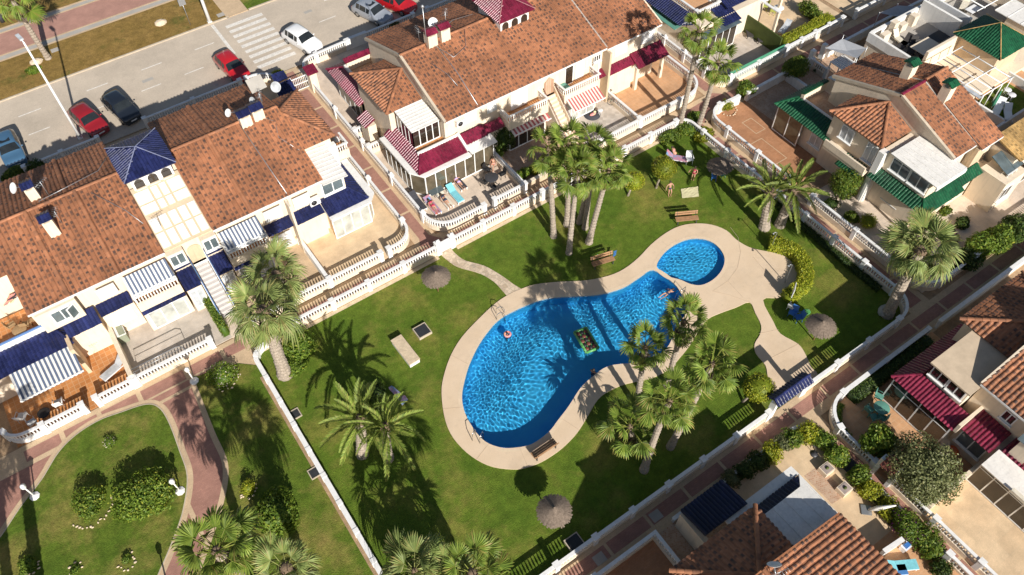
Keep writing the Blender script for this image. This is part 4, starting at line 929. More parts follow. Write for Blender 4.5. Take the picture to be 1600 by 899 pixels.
chimney(L, -5.6, 45.2, 6.5, 8.0, tile='blue_tile'); chimney(L, -5.75, 48.7, 6.6, 8.1, tile='blue_tile')
chimney(L, 8.75, 47.0, 7.2, 8.15, 0.8, 0.75); chimney(L, 9.75, 47.1, 7.2, 8.15, 0.8, 0.75)
aerial(L, -4.9, 48.0, 7.2, 1.5, d=(.8, .6)); aerial(L, 0.3, 42.6, 5.9, 0.9, d=(.9, .3)); aerial(L, 10.4, 47.5, 7.4, 1.6, d=(.5, .8)); aerial(L, -4.95, 45.5, 6.8, 1.3, d=(.3, .9))
dish(L, (-6.6, 49.8, 7.6), 0.38, 200); dish(L, (10.0, 48.3, 8.0), 0.26, 210, 60, 'shutter_grey'); dish(L, (12.6, 51.0, 6.2), 0.42, 230, 55, 'shutter_grey'); dish(L, (8.1, 48.4, 7.7), 0.3, 200)
MB().slab([(10.2, 48.6, 8.3), (11.4, 48.7, 8.3), (11.4, 49.6, 8.9), (10.2, 49.5, 8.9)], 0.03).build('panel_aerial', 'grey_band', L); MB().tube([(10.8, 49.0, 6.6), (10.8, 49.0, 8.55)], 0.03, 6).build('mast', 'grey_metal', L)
# stair and its arched entrance
stair(L, 0.85, 1.98, 41.3, 2.9, 37.9, 13, 'step_grey', 'stucco_white', 'blue_rail')
box_part(L, 'landing', 'stucco_white', 0.7, 2.1, 41.0, 41.6, 2.7, 2.9)
prof = [(0.95, 2.92), (1.88, 2.92), (1.88, 4.1)] + [(1.415 + .465 * math.cos(a), 4.1 + .42 * math.sin(a)) for a in np.linspace(0.2, PI - 0.2, 7)] + [(0.95, 4.1)]
MB().add([(x, 41.18, z) for x, z in prof], [tuple(range(len(prof)))]).build('entrance_arch', 'stucco_tan', L)
for x0, x1 in ((-0.35, 0.78), (2.02, 3.1)):
    box_part(L, 'bay_wall', 'stucco_cream', x0, x1, 40.75, 41.25, 0, 4.95)
    window(L, ((x0 + x1) / 2, 40.75), (0, -1), 0.92, 0.95, 3.85, 'window_glass')
    tile_surface([(x0, 40.55, 3.62), (x1, 40.55, 3.62), (x1, 40.74, 3.72), (x0, 40.74, 3.72)], L, 'blue_tile', 'sill_tiles', w=0.2, ln=0.2, hump=.03, slab_th=.05)
    pent(L, x0, x1, 40.74, 3.25, 39.25, 2.75, 'blue_tile'); box_part(L, 'porch_wall', 'stucco_cream', x0 + .05, x1 - .05, 39.55, 40.74, 0, 2.72)
    window(L, ((x0 + x1) / 2, 39.55), (0, -1), 0.8, 1.7, 0.5, 'shutter_grey', sill=False)
# balconies over glazed ground-floor rooms, blue striped awnings
def balcony(t, x0, x1, yf, yb, zf, h=0.85, m='stucco_white', floor='terracotta_floor', bal=True, fm='stucco_cream'):
    box_part(t, 'balcony_floor', floor, x0 + .1, x1 - .1, yf + .1, yb, zf - .1, zf)
    b = box_part(t, 'balcony_front', fm, x0, x1, yf, yf + .12, zf - .55, zf + .28)
    box_part(b, 'balcony_side', fm, x0, x0 + .12, yf + .121, yb, zf - .55, zf + .28); box_part(b, 'balcony_side', fm, x1 - .12, x1, yf + .121, yb, zf - .55, zf + .28)
    for x in (x0, x1 - .12): box_part(b, 'rail', m, x - .02, x + .14, yf - .02, yb, zf + h, zf + h + .08)
    box_part(b, 'rail', m, x0 + .145, x1 - .145, yf - .02, yf + .14, zf + h, zf + h + .08)
    mb = MB(); bv = BAL_V.copy(); bv[:, 2] *= (h - .28) / .5
    for x in np.arange(x0 + .12, x1 - .1, 0.2): mb.add(bv + np.array([x, yf + .06, zf + .28]), BAL_F, smooth=True)
    for x in (x0 + .06, x1 - .06):
        for y in np.arange(yf + .25, yb, 0.2): mb.add(bv + np.array([x, y, zf + .28]), BAL_F, smooth=True)
    mb.build('balusters', m, b)['kind'] = 'stuff'
for x0, x1 in ((-3.45, -0.45), (3.15, 6.1)):
    box_part(L, 'ground_floor_room', 'stucco_cream', x0, x1, 39.75, 41.2, 0, 2.45)
    balcony(L, x0, x1, 39.6, 41.0, 2.98)
    awning(L, x0 + .05, x1 - .05, 40.92, 4.75, 39.75, 4.05)
    glass_wall(L, [(x0 + .25, 39.72), (x1 - .25, 39.72)], 0.1, 1.95, 0.85, 'curtain_glass')
    tile_surface([(x0, 39.45, 2.2), (x1, 39.45, 2.2), (x1, 39.74, 2.36), (x0, 39.74, 2.36)], L, 'blue_tile', 'trim_tiles', w=0.26, ln=0.25, hump=.05, slab_th=.05)
box_part(L, 'wall_lamp', 'dark_metal', -1.5, -1.38, 39.5, 39.59, 2.2, 2.42)
# bays further along the front
pent(L, -5.75, -3.6, 41.2, 3.2, 40.45, 2.75, 'blue_tile'); pent(L, 6.3, 8.3, 41.2, 3.2, 40.45, 2.75, 'blue_tile'); pent(L, 8.35, 10.65, 41.2, 3.2, 40.35, 2.7, 'blue_tile')
box_part(L, 'wall_pier', 'stucco_cream', 8.24, 8.4, 40.0, 40.9, 0, 5.1); box_part(L, 'ground_floor_room', 'stucco_cream', 8.4, 10.65, 40.75, 41.2, 0, 2.65); box_part(L, 'ground_floor_room', 'stucco_cream', -5.75, -3.6, 40.75, 41.2, 0, 2.65)
for x, w in ((7.2, 1.3), (9.4, 1.25), (-4.6, 1.2)): shutter(L, (x, 40.87), (0, -1), w, 1.05, 3.75)
shutter(L, (-4.6, 40.74), (0, -1), 1.4, 1.3, 1.0); shutter(L, (7.2, 40.87), (0, -1), 1.5, 1.5, 0.6)
ac = box_part(L, 'air_conditioner', 'white_paint', 9.85, 10.65, 40.55, 40.86, 3.55, 4.15); MB().lathe([(0.2, 0), (0.22, .02)], seg=12).build('fan_grille', 'dark_metal', ac, (10.15, 40.54, 3.85)).rotation_euler = (PI / 2, 0, 0)
# open window and blue canopies of the left-hand unit
box_part(L, 'window_opening', 'stucco_cream', -8.9, -6.4, 40.6, 40.9, 3.4, 5.15); window(L, (-7.5, 40.6), (0, -1), 1.2, 1.0, 3.9); window(L, (-6.9, 40.45), (0.5, -0.86), 0.55, 1.0, 3.9, n=1, sill=False)
tile_surface([(-8.0, 40.0, 2.75), (-5.85, 40.0, 2.75), (-5.85, 41.0, 3.45), (-8.0, 41.0, 3.45)], L, 'blue_tile', 'canopy_tiles', w=0.24, ln=0.30, pdark=.25)
box_part(L, 'ground_floor_room', 'stucco_cream', -8.0, -5.95, 40.3, 41.2, 0, 2.7); box_part(L, 'porch_pier', 'stucco_tan', -8.25, -8.0, 38.9, 40.3, 0, 2.85)
# roof terrace with skirt of blue tiles and the big striped awning
box_part(L, 'ground_floor_room', 'stucco_cream', -24, -8.3, 40.0, 41.2, 0, 2.5); box_part(L, 'ground_floor_room', 'stucco_cream', -24, -8.62, 41.2, 44.0, 0, 2.85); box_part(L, 'terrace_floor', 'terracotta_floor', -24, -8.75, 41.3, 43.9, 2.9, 2.98)
box_part(L, 'parapet', 'stucco_white', -8.85, -8.6, 41.2, 44.3, 2.85, 3.75); box_part(L, 'parapet', 'stucco_white', -24, -8.85, 41.15, 41.35, 2.85, 3.55); box_part(L, 'parapet', 'stucco_white', -12.0, -11.8, 41.36, 43.9, 2.85, 3.6)
MB().box(-11.7, -8.9, 41.2, 41.28, 3.56, 3.7).build('terrace_rail', 'blue_rail', L)
skirt(L, [(-24, 39.6), (-7.95, 39.6), (-7.95, 44.0)], [(-24, 41.15), (-8.58, 41.15), (-8.58, 44.0)], 2.55, 3.12, 'blue_tile')
awning(L, -12.0, -8.1, 39.55, 2.6, 37.55, 2.15, n=28)
# hipped end room, white sheet roof, blue skirt and curtained sunroom
annexe(L, fl, 2.7, 3.25, -3.05, 5.7, 1.35)
verge(L, fl, 0.0, 6.4, -6.6, ZE, ZR, 'terracotta_band', 0.14)
ribbed_sheet(L, (11.2, 40.75, 4.85), (11.2, 44.2, 5.2), (13.15, 44.2, 5.05), (13.15, 40.75, 4.72), 9)
box_part(L, 'upper_room', 'stucco_cream', 11.2, 12.95, 41.2, 44.6, 0, 4.62); window(L, (11.98, 41.2), (0, -1), 1.6, 1.15, 3.45, 'window_glass', n=2)
box_part(L, 'upper_wall', 'stucco_white', 12.96, 13.85, 43.9, 44.3, 0, 5.0)
skirt(L, [(10.7, 39.75), (13.95, 39.75), (13.95, 44.3)], [(10.7, 41.15), (12.97, 41.15), (12.97, 44.3)], 2.72, 3.3, 'blue_tile')
MB().prism([(10.7, 39.35), (13.9, 39.35), (14.6, 40.1), (14.6, 44.5), (10.7, 44.5)], 2.50, 2.66).build('cornice', 'stucco_white', L)
glass_wall(L, [(10.85, 39.85), (13.85, 39.85), (14.3, 40.4), (14.3, 44.0)], 0.05, 2.5, 0.76, 'curtain_glass')
MB().prism([(10.95, 39.95), (13.8, 39.95), (14.2, 40.45), (14.2, 44), (10.95, 44)], 0.03, 2.48).build('sunroom_inner', 'stucco_cream', L)
balcony(L, 13.2, 15.0, 44.6, 46.0, 3.1)
for o in L.children: pass
L['label'] = 'long terracotta roofed house row with blue tiled tower and striped blue awnings'
# street-side: small yards of the left block
G1 = thing('gate_shelter', 'small blue tiled lean-to shelter at the alley corner near the red car', 'shelter', (0, 0, 0))
tile_surface([(13.6, 54.6, 1.9), (15.2, 54.6, 1.9), (15.2, 56.0, 2.5), (13.6, 56.0, 2.5)], G1, 'blue_tile', 'shelter_tiles', w=.24, ln=.3)
box_part(G1, 'wall', 'stucco_cream', 13.7, 15.1, 54.9, 56.3, 0, 1.85)
tile_surface([(14.1, 57.0, 1.9), (15.3, 57.0, 1.9), (15.3, 57.7, 2.3), (14.1, 57.7, 2.3)], G1, 'blue_tile', 'shelter_tiles', w=.24, ln=.3); box_part(G1, 'wall', 'stucco_cream', 14.2, 15.2, 57.2, 57.8, 0, 1.88)
t = thing('alley_gate', 'white barred gate across the alley near the street', 'gate', (16.35, 57.2, 0))
mb = MB()
for x in np.arange(-0.8, 0.81, 0.16): mb.tube([(x, 0, 0.1), (x, 0, 1.35)], 0.02, 5)
mb.box(-.85, .85, -.025, .025, .1, .16).box(-.85, .85, -.025, .025, .7, .76).box(-.85, .85, -.025, .025, 1.33, 1.4); mb.build('gate_leaf', 'white_frame', t)
for x in (-.85, .85): MB().box(x - .06, x + .06, -.06, .06, 0, 1.6).build('post', 'white_frame', t)
# ------------------------------------------------------------------ middle terrace block (maroon)
patio('patio_floor', [(17.2, 60.0), (17.2, 37.4)] + arc((18.9, 37.35), 1.68, 180, 270, 6) + [(25.2, 35.72), (25.2, 41), (21, 41), (21, 60.0)], 'pale_floor', 0.01)
patio('yard_floor', rect(25.3, 32.5, 35.9, 41.4), 'mosaic_floor', 0.006)
patio('patio_floor', rect(32.5, 37.4, 36.2, 41.4), 'diamond_floor', 0.01)
patio('patio_floor', [(37.5, 36.2), (41.7, 36.2)] + arc((42.9, 38.1), 1.85, -90, 0, 5) + [(44.8, 42.6), (37.5, 42.6)], 'orange_floor', 0.01)
patio('yard_floor', rect(21, 45, 53, 60), 'grey_floor', 0.004)
M = thing('terrace_house', 'terracotta roofed house row with maroon tiled tower, canopies and glazed sunroom', 'house')
fm = Fr((21.6, 47.2), (-1, 0), (0, -1)); fw = Fr((0, 47.2), (1, 0), (0, -1))
gable_block(M, fw, 21.6, 37.2, 6.3, -6.4, ZE, ZR); gable_block(M, fw, 37.2, 43.05, 6.4, -6.4, ZE - .06, ZR - .06)
verge(M, fm, 0.0, 6.3, -6.4, ZE, ZR, 'kerb_stone', 0.2); verge(M, fw, 43.05, 6.4, -6.4, ZE - .05, ZR - .05, 'stucco_cream', 0.14); verge(M, fw, 37.2, 6.3, None, ZE, ZR, 'grey_band', 0.12)
MB().tube([(24.6, 41.0, ZE + .12), (24.75, 44, 6.45), (24.6, 46.9, 7.45)], 0.04, 6).build('roof_pipe', 'grey_metal', M)
for a in ([(24.4, 46.8, 7.5), (25.2, 45.2, 7.0), (26.6, 45.6, 7.15), (27.4, 47.0, 7.6)], [(26, 48.2, 7.35), (27.6, 49.2, 7.1), (29.3, 48.8, 7.2)], [(23.3, 45.5, 7.1), (23.9, 44.2, 6.65), (24.1, 43, 6.2)]): MB().tube(a, 0.02, 5).build('roof_cable', 'grey_metal', M)
tower(M, 30.0, 32.75, 45.75, 49.0, 6.5, 8.05, 'maroon_tile', 8.95, cap_m='maroon_cap')
chimney(M, 24.35, 47.1, 7.1, 8.35, 0.8, 0.75, 'maroon_tile'); chimney(M, 25.55, 47.15, 7.1, 8.35, 0.8, 0.75, 'maroon_tile')
aerial(M, 26.1, 47.6, 7.4, 2.0, d=(.6, .8)); mb = MB(); mb.tube([(23.8, 46.8, 7.2), (23.8, 46.8, 11.0)], 0.035, 6).lathe([(.05, 0), (.13, .08), (.13, .2), (.04, .3)], (23.8, 46.8, 11.0), 8); mb.build('mast', 'grey_metal', M)
dish(M, (25.4, 48.4, 8.2), 0.4, 230); aerial(M, 23.9, 48.2, 7.2, 1.2, d=(.2, 1))
annexe(M, fm, 3.15, 2.85, -3.05, 5.2, 0.95)
# walled roof terrace and maroon skirts on the alley side
box_part(M, 'terrace_room', 'stucco_cream', 19.3, 21.8, 50.2, 53.9, 0, 2.95); box_part(M, 'terrace_floor', 'mosaic_floor', 19.6, 21.7, 50.3, 53.5, 2.95, 3.0)
box_part(M, 'parapet', 'stucco_cream', 19.5, 22.3, 53.45, 53.75, 2.9, 4.0); tile_surface([(19.3, 53.2, 4.02), (22.3, 53.2, 4.02), (22.3, 53.65, 4.2), (19.3, 53.65, 4.2)], M, 'maroon_tile', 'coping_tiles', w=.22, ln=.25); box_part(M, 'parapet', 'stucco_white', 19.3, 19.5, 50.2, 53.75, 2.9, 3.5)
skirt(M, [(20.5, 55.2), (18.25, 55.2), (18.25, 49.4)], [(20.5, 53.9), (19.3, 53.9), (19.3, 49.4)], 2.6, 3.2, 'maroon_tile')
box_part(M, 'ground_floor_room', 'stucco_tan', 18.75, 21.5, 49.4, 54.6, 0, 2.55)
glass_wall(M, [(18.70, 54.4), (18.70, 50.4)], 0.05, 2.3, 1.0, 'dark_glass')
P_ = thing('porch', 'small maroon tiled entrance porch with white balustrade beside the alley', 'porch')
tile_surface([(17.55, 47.1, 2.3), (17.55, 48.5, 2.3), (18.5, 48.5, 2.75), (18.5, 47.1, 2.75)], P_, 'maroon_tile', 'porch_tiles', w=.22, ln=.25); box_part(P_, 'wall', 'stucco_cream', 17.75, 18.5, 47.0, 48.4, 0, 2.3)
balustrade('', [(17.3, 46.5), (18.6, 46.5)], parent=P_, pier_step=1.3); balustrade('', [(17.3, 48.9), (18.6, 48.9)], parent=P_, pier_step=1.3)
# white sheet roof over the upper glazed room, planter balcony
ribbed_sheet(M, (19.1, 41.75, 4.95), (19.1, 44.25, 5.22), (21.55, 44.25, 5.22), (21.55, 41.75, 4.95), 8)
box_part(M, 'upper_room', 'stucco_cream', 19.3, 21.6, 42.0, 44.4, 0, 3.2); glass_wall(M, [(19.2, 44.2), (19.2, 41.85), (21.5, 41.85)], 3.2, 4.9, 0.58, 'dark_glass')
MB().prism([(19.32, 42.0), (21.4, 42.0), (21.4, 44.2), (19.32, 44.2)], 3.21, 4.85).build('room_inner', 'stucco_tan', M)
box_part(M, 'planter_balcony', 'terracotta_floor', 19.1, 22.6, 41.05, 41.8, 3.1, 3.2); box_part(M, 'planter_edge', 'stucco_white', 19.0, 22.7, 40.95, 41.1, 3.0, 3.5)
skirt(M, [(18.25, 45.1), (18.25, 39.6), (22.6, 39.6)], [(19.2, 45.1), (19.2, 40.95), (22.6, 40.95)], 2.72, 3.3, 'maroon_tile')
tile_surface([(22.7, 40.2, 2.8), (24.9, 40.2, 2.8), (24.9, 41.0, 3.35), (22.7, 41.0, 3.35)], M, 'maroon_tile', 'canopy_tiles', w=.24, ln=.3); MB().slab([(22.55, 39.55, 2.95), (22.75, 39.55, 2.95), (22.75, 41.05, 3.6), (22.55, 41.05, 3.6)], .2).build('party_coping', 'stucco_white', M)
pent(M, 24.95, 26.6, 41.0, 3.2, 40.3, 2.8, 'maroon_tile'); box_part(M, 'ground_floor_room', 'stucco_cream', 24.95, 26.6, 40.6, 41.2, 0, 2.7)
ribbed_sheet(M, (22.75, 39.2, 2.72), (25.1, 39.2, 2.72), (25.1, 40.25, 2.84), (22.75, 40.25, 2.84), 3, 'white_sheet')
MB().prism([(17.75, 45.0), (17.75, 40.4), (18.5, 39.3), (22.7, 39.2), (22.7, 41), (19, 45)], 2.48, 2.64).build('cornice', 'stucco_white', M)
glass_wall(M, [(18.0, 44.6), (18.0, 40.7), (18.7, 39.65), (25.0, 39.65)], 0.05, 2.48, 0.85, 'sun_glass')
MB().prism([(18.4, 44.5), (18.4, 41.0), (19.1, 40.2), (24.9, 40.2), (24.9, 41), (21.6, 44.5)], 0.04, 2.4).build('sunroom_inner', 'stucco_tan', M)
ac = box_part(M, 'air_conditioner', 'white_paint', 22.6, 23.4, 40.9, 41.19, 4.2, 4.75); MB().lathe([(0.2, 0), (0.22, .02)], seg=12).build('fan_grille', 'dark_metal', ac, (22.9, 40.89, 4.48)).rotation_euler = (PI / 2, 0, 0)
for x, w in ((24.0, 1.1), (26.0, 0.9)): shutter(M, (x, 41.24), (0, -1), w, 1.1, 3.9)
shutter(M, (28.6, 41.24), (0, -1), 1.6, 2.0, 3.1); shutter(M, (39.0, 41.15), (0, -1), 1.3, 1.1, 3.7); shutter(M, (41.9, 41.15), (0, -1), 1.4, 1.1, 3.7)
# middle balconies, stair, awnings
for x0, x1 in ((26.7, 30.6), (32.2, 35.9)):
    box_part(M, 'ground_floor_room', 'stucco_cream', x0, x1, 40.2, 41.2, 0, 2.55); balcony(M, x0, x1, 39.9, 41.24, 3.05, .8)
awning(M, 26.9, 30.5, 40.15, 2.5, 39.4, 2.25, 'red_stripe', 20); glass_wall(M, [(26.9, 40.12), (30.4, 40.12)], 0.05, 2.2, 0.8, 'dark_glass')
awning(M, 32.4, 35.6, 39.88, 2.85, 38.75, 2.35, 'red_stripe', 22); glass_wall(M, [(32.4, 40.12), (35.6, 40.12)], 0.05, 2.2, 0.9, 'curtain_glass')
stair(M, 31.0, 32.15, 41.2, 3.0, 37.7, 13, 'stucco_cream', 'stucco_cream', 'maroon_paint'); box_part(M, 'landing', 'terracotta_floor', 30.75, 32.2, 41.0, 42.2, 2.8, 3.0)
MB().add([(x, 41.19, z) for x, z in [(31.1, 3.0), (32.05, 3.0), (32.05, 4.3), (31.58, 4.7), (31.1, 4.3)]], [(0, 1, 2, 3, 4)]).build('entrance_arch', 'mosaic_floor', M)
window(M, (33.6, 41.24), (0, -1), 0.8, 1.9, 3.1, 'dark_glass', n=1, sill=False, name='balcony_door'); shutter(M, (34.7, 41.24), (0, -1), 0.9, 1.9, 3.1); window(M, (36.5, 41.24), (0, -1), 0.7, 0.6, 4.1, 'dark_glass', n=3)
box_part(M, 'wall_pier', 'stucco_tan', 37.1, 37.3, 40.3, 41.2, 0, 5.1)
pent(M, 36.0, 37.1, 41.2, 3.1, 40.55, 2.75, 'maroon_tile'); pent(M, 37.3, 40.2, 41.1, 3.1, 40.4, 2.7, 'maroon_tile'); box_part(M, 'ground_floor_room', 'stucco_cream', 37.3, 40.2, 40.7, 41.2, 0, 2.65)
MB().tube([(35.95, 40.3, 0.1), (35.95, 40.3, 5.1)], 0.05, 6).build('downpipe', 'white_frame', M)
PG = thing('pergola', 'maroon tiled porch roof on cream posts over the orange paved patio', 'pergola')
tile_surface([(40.05, 39.75, 2.6), (43.45, 39.75, 2.6), (43.45, 41.1, 3.3), (40.05, 41.1, 3.3)], PG, 'maroon_tile', 'pergola_tiles', w=.24, ln=.3, pdark=.3)
for x in (40.3, 43.2): box_part(PG, 'post', 'stucco_cream', x - .13, x + .13, 40.1, 40.36, 0, 2.55)
box_part(PG, 'beam', 'stucco_white', 40.0, 43.5, 40.05, 40.3, 2.45, 2.56)
GH = thing('gate_shelter', 'small maroon tiled gate roof on a white pillar at the alley mouth', 'shelter')
tile_surface([(16.75, 56.0, 2.1), (17.75, 56.0, 2.1), (17.75, 56.9, 2.45), (16.75, 56.9, 2.45)], GH, 'maroon_tile', 'shelter_tiles', w=.22, ln=.25); box_part(GH, 'wall', 'stucco_cream', 16.95, 17.6, 56.2, 56.9, 0, 2.1)
# ------------------------------------------------------------------ green roofed house on the right
patio('court_floor', [(42.7, 24.0), (42.7, 31.5)] + arc((44.1, 32.2), 1.4, 175, 90, 4) + [(47.2, 33.5), (47.2, 24.0)], 'court_floor', 0.006)
patio('yard_floor', rect(47.2, 58.0, 26.5, 33.5), 'mosaic_floor', 0.004)
patio('patio_floor', rect(42.7, 60.0, 11.3, 22.5), 'pale_floor', 0.008)
for a in (rect(43.5, 44.9, 26.4, 29.3), rect(44.9, 46.0, 29.9, 31.6)):
    x0, y0 = a[0]; x1, y1 = a[2]
    for q in (rect(x0, x1, y0, y0 + .06), rect(x0, x1, y1 - .06, y1), rect(x0, x0 + .06, y0 + .06, y1 - .06), rect(x1 - .06, x1, y0 + .06, y1 - .06)): sheet('court_line', q, 0.011, 'beige_paving', bpy.data.objects['court_floor'], th=.004)
R = thing('terrace_house', 'terracotta roofed house with green tiled skirts and white sheet roof beside the big palm', 'house')
fg = Fr((49.45, 22.0), (-1, 0), (0, -1)); fw = Fr((0, 22.0), (1, 0), (0, -1))
gable_block(R, fw, 49.45, 51.95, 5.6, -5.8, 5.3, 7.3); gable_block(R, fw, 52.05, 54.55, 6.1, -5.9, 5.15, 7.45)
verge(R, fg, 0, 5.6, -5.8, 5.3, 7.3, 'kerb_stone', 0.22); verge(R, fw, 52.0, 5.6, -5.8, 5.2, 7.35, 'grey_band', 0.16)
ridge_caps((49.4, 22.0, 7.36), (52.0, 22.0, 7.36), R, 'maroon_tile', r=.13)
annexe(R, fg, 3.3, 1.85, -3.1, 5.2, 0.95)
chimney(R, 51.9, 23.4, 6.6, 8.0, .75, .7, 'green_tile'); chimney(R, 52.3, 20.3, 6.6, 7.9, .75, .7, 'green_tile')
# green skirt and walled terrace, north side
box_part(R, 'terrace_room', 'stucco_cream', 46.8, 50.5, 24.3, 29.0, 0, 2.9); box_part(R, 'terrace_floor', 'mosaic_floor', 47.9, 50.3, 25.2, 28.6, 2.9, 2.95)
box_part(R, 'parapet', 'stucco_cream', 47.7, 50.4, 28.5, 28.8, 2.9, 3.75); tile_surface([(47.6, 28.85, 3.78), (50.4, 28.85, 3.78), (50.4, 28.45, 3.95), (47.6, 28.45, 3.95)], R, 'green_tile', 'coping_tiles', w=.22, ln=.22); box_part(R, 'parapet', 'stucco_white', 47.62, 47.8, 25.0, 28.48, 2.9, 3.4)
skirt(R, [(50.4, 29.9), (46.15, 29.9), (46.15, 24.4)], [(50.4, 28.9), (47.6, 28.9), (47.6, 24.4)], 2.6, 3.3, 'green_tile')
glass_wall(R, [(46.4, 29.6), (46.4, 27.0)], 0.05, 2.5, 1.3, 'sun_glass')
window(R, (46.76, 25.6), (-1, 0), 1.1, 1.2, 1.0, 'shutter_grey'); window(R, (46.42, 23.2), (-1, 0), 1.1, 1.2, 3.6, 'shutter_grey'); window(R, (46.42, 20.9), (-1, 0), 0.9, 1.6, 3.2, 'shutter_grey')
box_part(R, 'balcony_slab', 'stucco_cream', 45.5, 46.5, 20.3, 24.2, 2.55, 2.8); box_part(R, 'balcony_wall', 'stucco_cream', 45.45, 45.6, 20.3, 24.2, 2.8, 3.4); box_part(R, 'corner_pier', 'stucco_white', 46.0, 46.6, 19.7, 20.2, 0, 5.0)
tile_surface([(45.2, 22.6, 2.3), (45.2, 20.6, 2.3), (46.4, 20.6, 2.8), (46.4, 22.6, 2.8)], R, 'green_tile', 'canopy_tiles', w=.22, ln=.25); box_part(R, 'porch_wall', 'stucco_cream', 45.4, 46.4, 21.6, 22.0, 0, 2.2)
# white sheet roof, upper glazing, green skirt to the south
ribbed_sheet(R, (46.25, 15.35, 5.1), (49.6, 15.35, 5.1), (49.35, 19.4, 5.25), (46.25, 19.4, 5.25), 6)
box_part(R, 'upper_room', 'stucco_cream', 46.6, 49.45, 15.9, 20.1, 0, 5.02); window(R, (46.6, 18.4), (-1, 0), 1.5, 1.1, 3.75, 'window_glass'); window(R, (46.6, 16.8), (-1, 0), 1.5, 1.1, 3.75, 'window_glass')
box_part(R, 'roof_fascia', 'white_paint', 46.3, 49.6, 15.3, 15.42, 4.7, 5.04)
skirt(R, [(45.75, 20.1), (45.75, 14.95), (50.4, 14.95)], [(46.6, 20.1), (46.6, 15.9), (50.4, 15.9)], 2.7, 3.3, 'green_tile')
box_part(R, 'ground_floor_room', 'stucco_cream', 46.75, 50.0, 15.6, 20.2, 0, 2.68); window(R, (46.75, 18.0), (-1, 0), 1.3, 1.2, 1.0, 'shutter_grey')
for y in (15.2, 19.9): box_part(R, 'post', 'stucco_white', 45.9, 46.1, y - .1, y + .1, 0, 2.6)
tile_surface([(50.5, 15.3, 2.75), (53.0, 15.3, 2.75), (53.0, 16.0, 3.25), (50.5, 16.0, 3.25)], R, 'green_tile', 'canopy_tiles', w=.24, ln=.3); box_part(R, 'ground_floor_room', 'stucco_cream', 50.4, 54.3, 15.7, 16.6, 0, 2.7)
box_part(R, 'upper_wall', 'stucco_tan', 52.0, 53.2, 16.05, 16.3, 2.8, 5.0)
# straw coloured house further right
S = thing('terrace_house', 'cream house with straw coloured tile roof and glass panels at the right edge', 'house')
box_part(S, 'wall', 'stucco_cream', 54.7, 64, 14.3, 16.3, 0, 4.0); tile_surface([(54.6, 13.9, 4.1), (64, 13.9, 4.1), (64, 16.4, 4.75), (54.6, 16.4, 4.75)], S, 'straw_tile')
box_part(S, 'bay', 'stucco_cream', 53.0, 55.6, 13.4, 15.6, 0, 3.0); ribbed_sheet(S, (53.6, 13.9, 3.3), (55.6, 13.9, 3.3), (55.6, 15.5, 3.9), (53.6, 15.5, 3.9), 2, 'window_glass'); window(S, (54.3, 13.9), (0, -1), 1.1, 0.6, 2.6, 'dark_glass', sill=False)
window(S, (53.7, 13.4), (0, -1), 1.2, 1.2, 1.2, 'dark_glass'); glass_wall(S, [(55.7, 13.8), (63, 13.8)], 0.4, 2.4, 1.2, 'dark_glass')
# ------------------------------------------------------------------ upper right: roof terraces and green pavilion
T = thing('terrace_house', 'flat roofed house with furnished roof terraces and green pyramid pavilion roof', 'house')
box_part(T, 'wall', 'stucco_cream', 58.4, 72, 20.9, 31.0, 0, 2.95); box_part(T, 'terrace_floor', 'grey_band', 58.6, 71.8, 25.8, 30.7, 2.95, 3.0)
box_part(T, 'parapet', 'stucco_white', 58.3, 58.55, 25.6, 31.0, 2.9, 3.75); box_part(T, 'parapet', 'stucco_white', 58.55, 72, 30.75, 31.05, 2.9, 3.75); box_part(T, 'added_shade_wall', 'stucco_cream', 58.5, 62.6, 25.5, 25.75, 2.95, 4.9); box_part(T, 'dividing_wall', 'stucco_white', 64.6, 64.85, 26.8, 30.7, 3.0, 4.6); box_part(T, 'dividing_wall', 'white_paint', 65.7, 65.9, 26.6, 30.7, 3.0, 4.6)  # cream wall on the south side is added to throw shade over the terrace
hip_roof(T, 62.2, 66.6, 21.5, 26.0, 5.0, 6.3, 'green_tile', cap_m='straw_tile'); box_part(T, 'pavilion_wall', 'stucco_tan', 62.7, 66.1, 21.9, 25.6, 2.9, 5.0)
for x0, y0 in ((60.4, 19.6), (62.2, 19.2)): pass
box_part(T, 'lower_terrace', 'orange_floor', 55.2, 66, 17.6, 20.9, 2.6, 2.7); box_part(T, 'parapet', 'stucco_white', 58.45, 58.65, 17.5, 21.0, 2.7, 3.4); box_part(T, 'parapet', 'stucco_white', 55.2, 66, 17.4, 17.6, 0, 3.4); box_part(T, 'parapet', 'stucco_white', 63.9, 64.1, 17.6, 21.0, 2.7, 3.4); box_part(T, 'green_mat', 'lawn', 59.0, 63.6, 17.9, 20.6, 2.7, 2.73); box_part(T, 'wall', 'stucco_cream', 55.2, 66, 17.6, 20.9, 0, 2.6); box_part(T, 'terrace_floor', 'orange_floor', 55.2, 58.4, 20.9, 25.7, 2.6, 2.7); box_part(T, 'wall', 'stucco_cream', 55.3, 58.38, 20.95, 25.7, 0, 2.6)
mb = MB()
for x in (58.0, 59.2, 60.4, 61.6): mb.tube([(x, 19.8, 4.6), (x, 24.6, 4.6)], .05, 5); mb.tube([(x, 19.8, 2.7), (x, 19.8, 4.6)], .04, 5)
for y in (19.8, 21.4, 23.0, 24.6): mb.tube([(57.8, y, 4.66), (61.8, y, 4.66)], .05, 5)
mb.tube([(58.0, 24.6, 2.7), (58.0, 24.6, 4.6)], .05, 5); mb.build('pergola_frame', 'white_frame', T)
MB().box(57.5, 57.9, 19.8, 24.6, 4.5, 4.56).build('awning_roll', 'shutter_grey', T)
mb = MB()
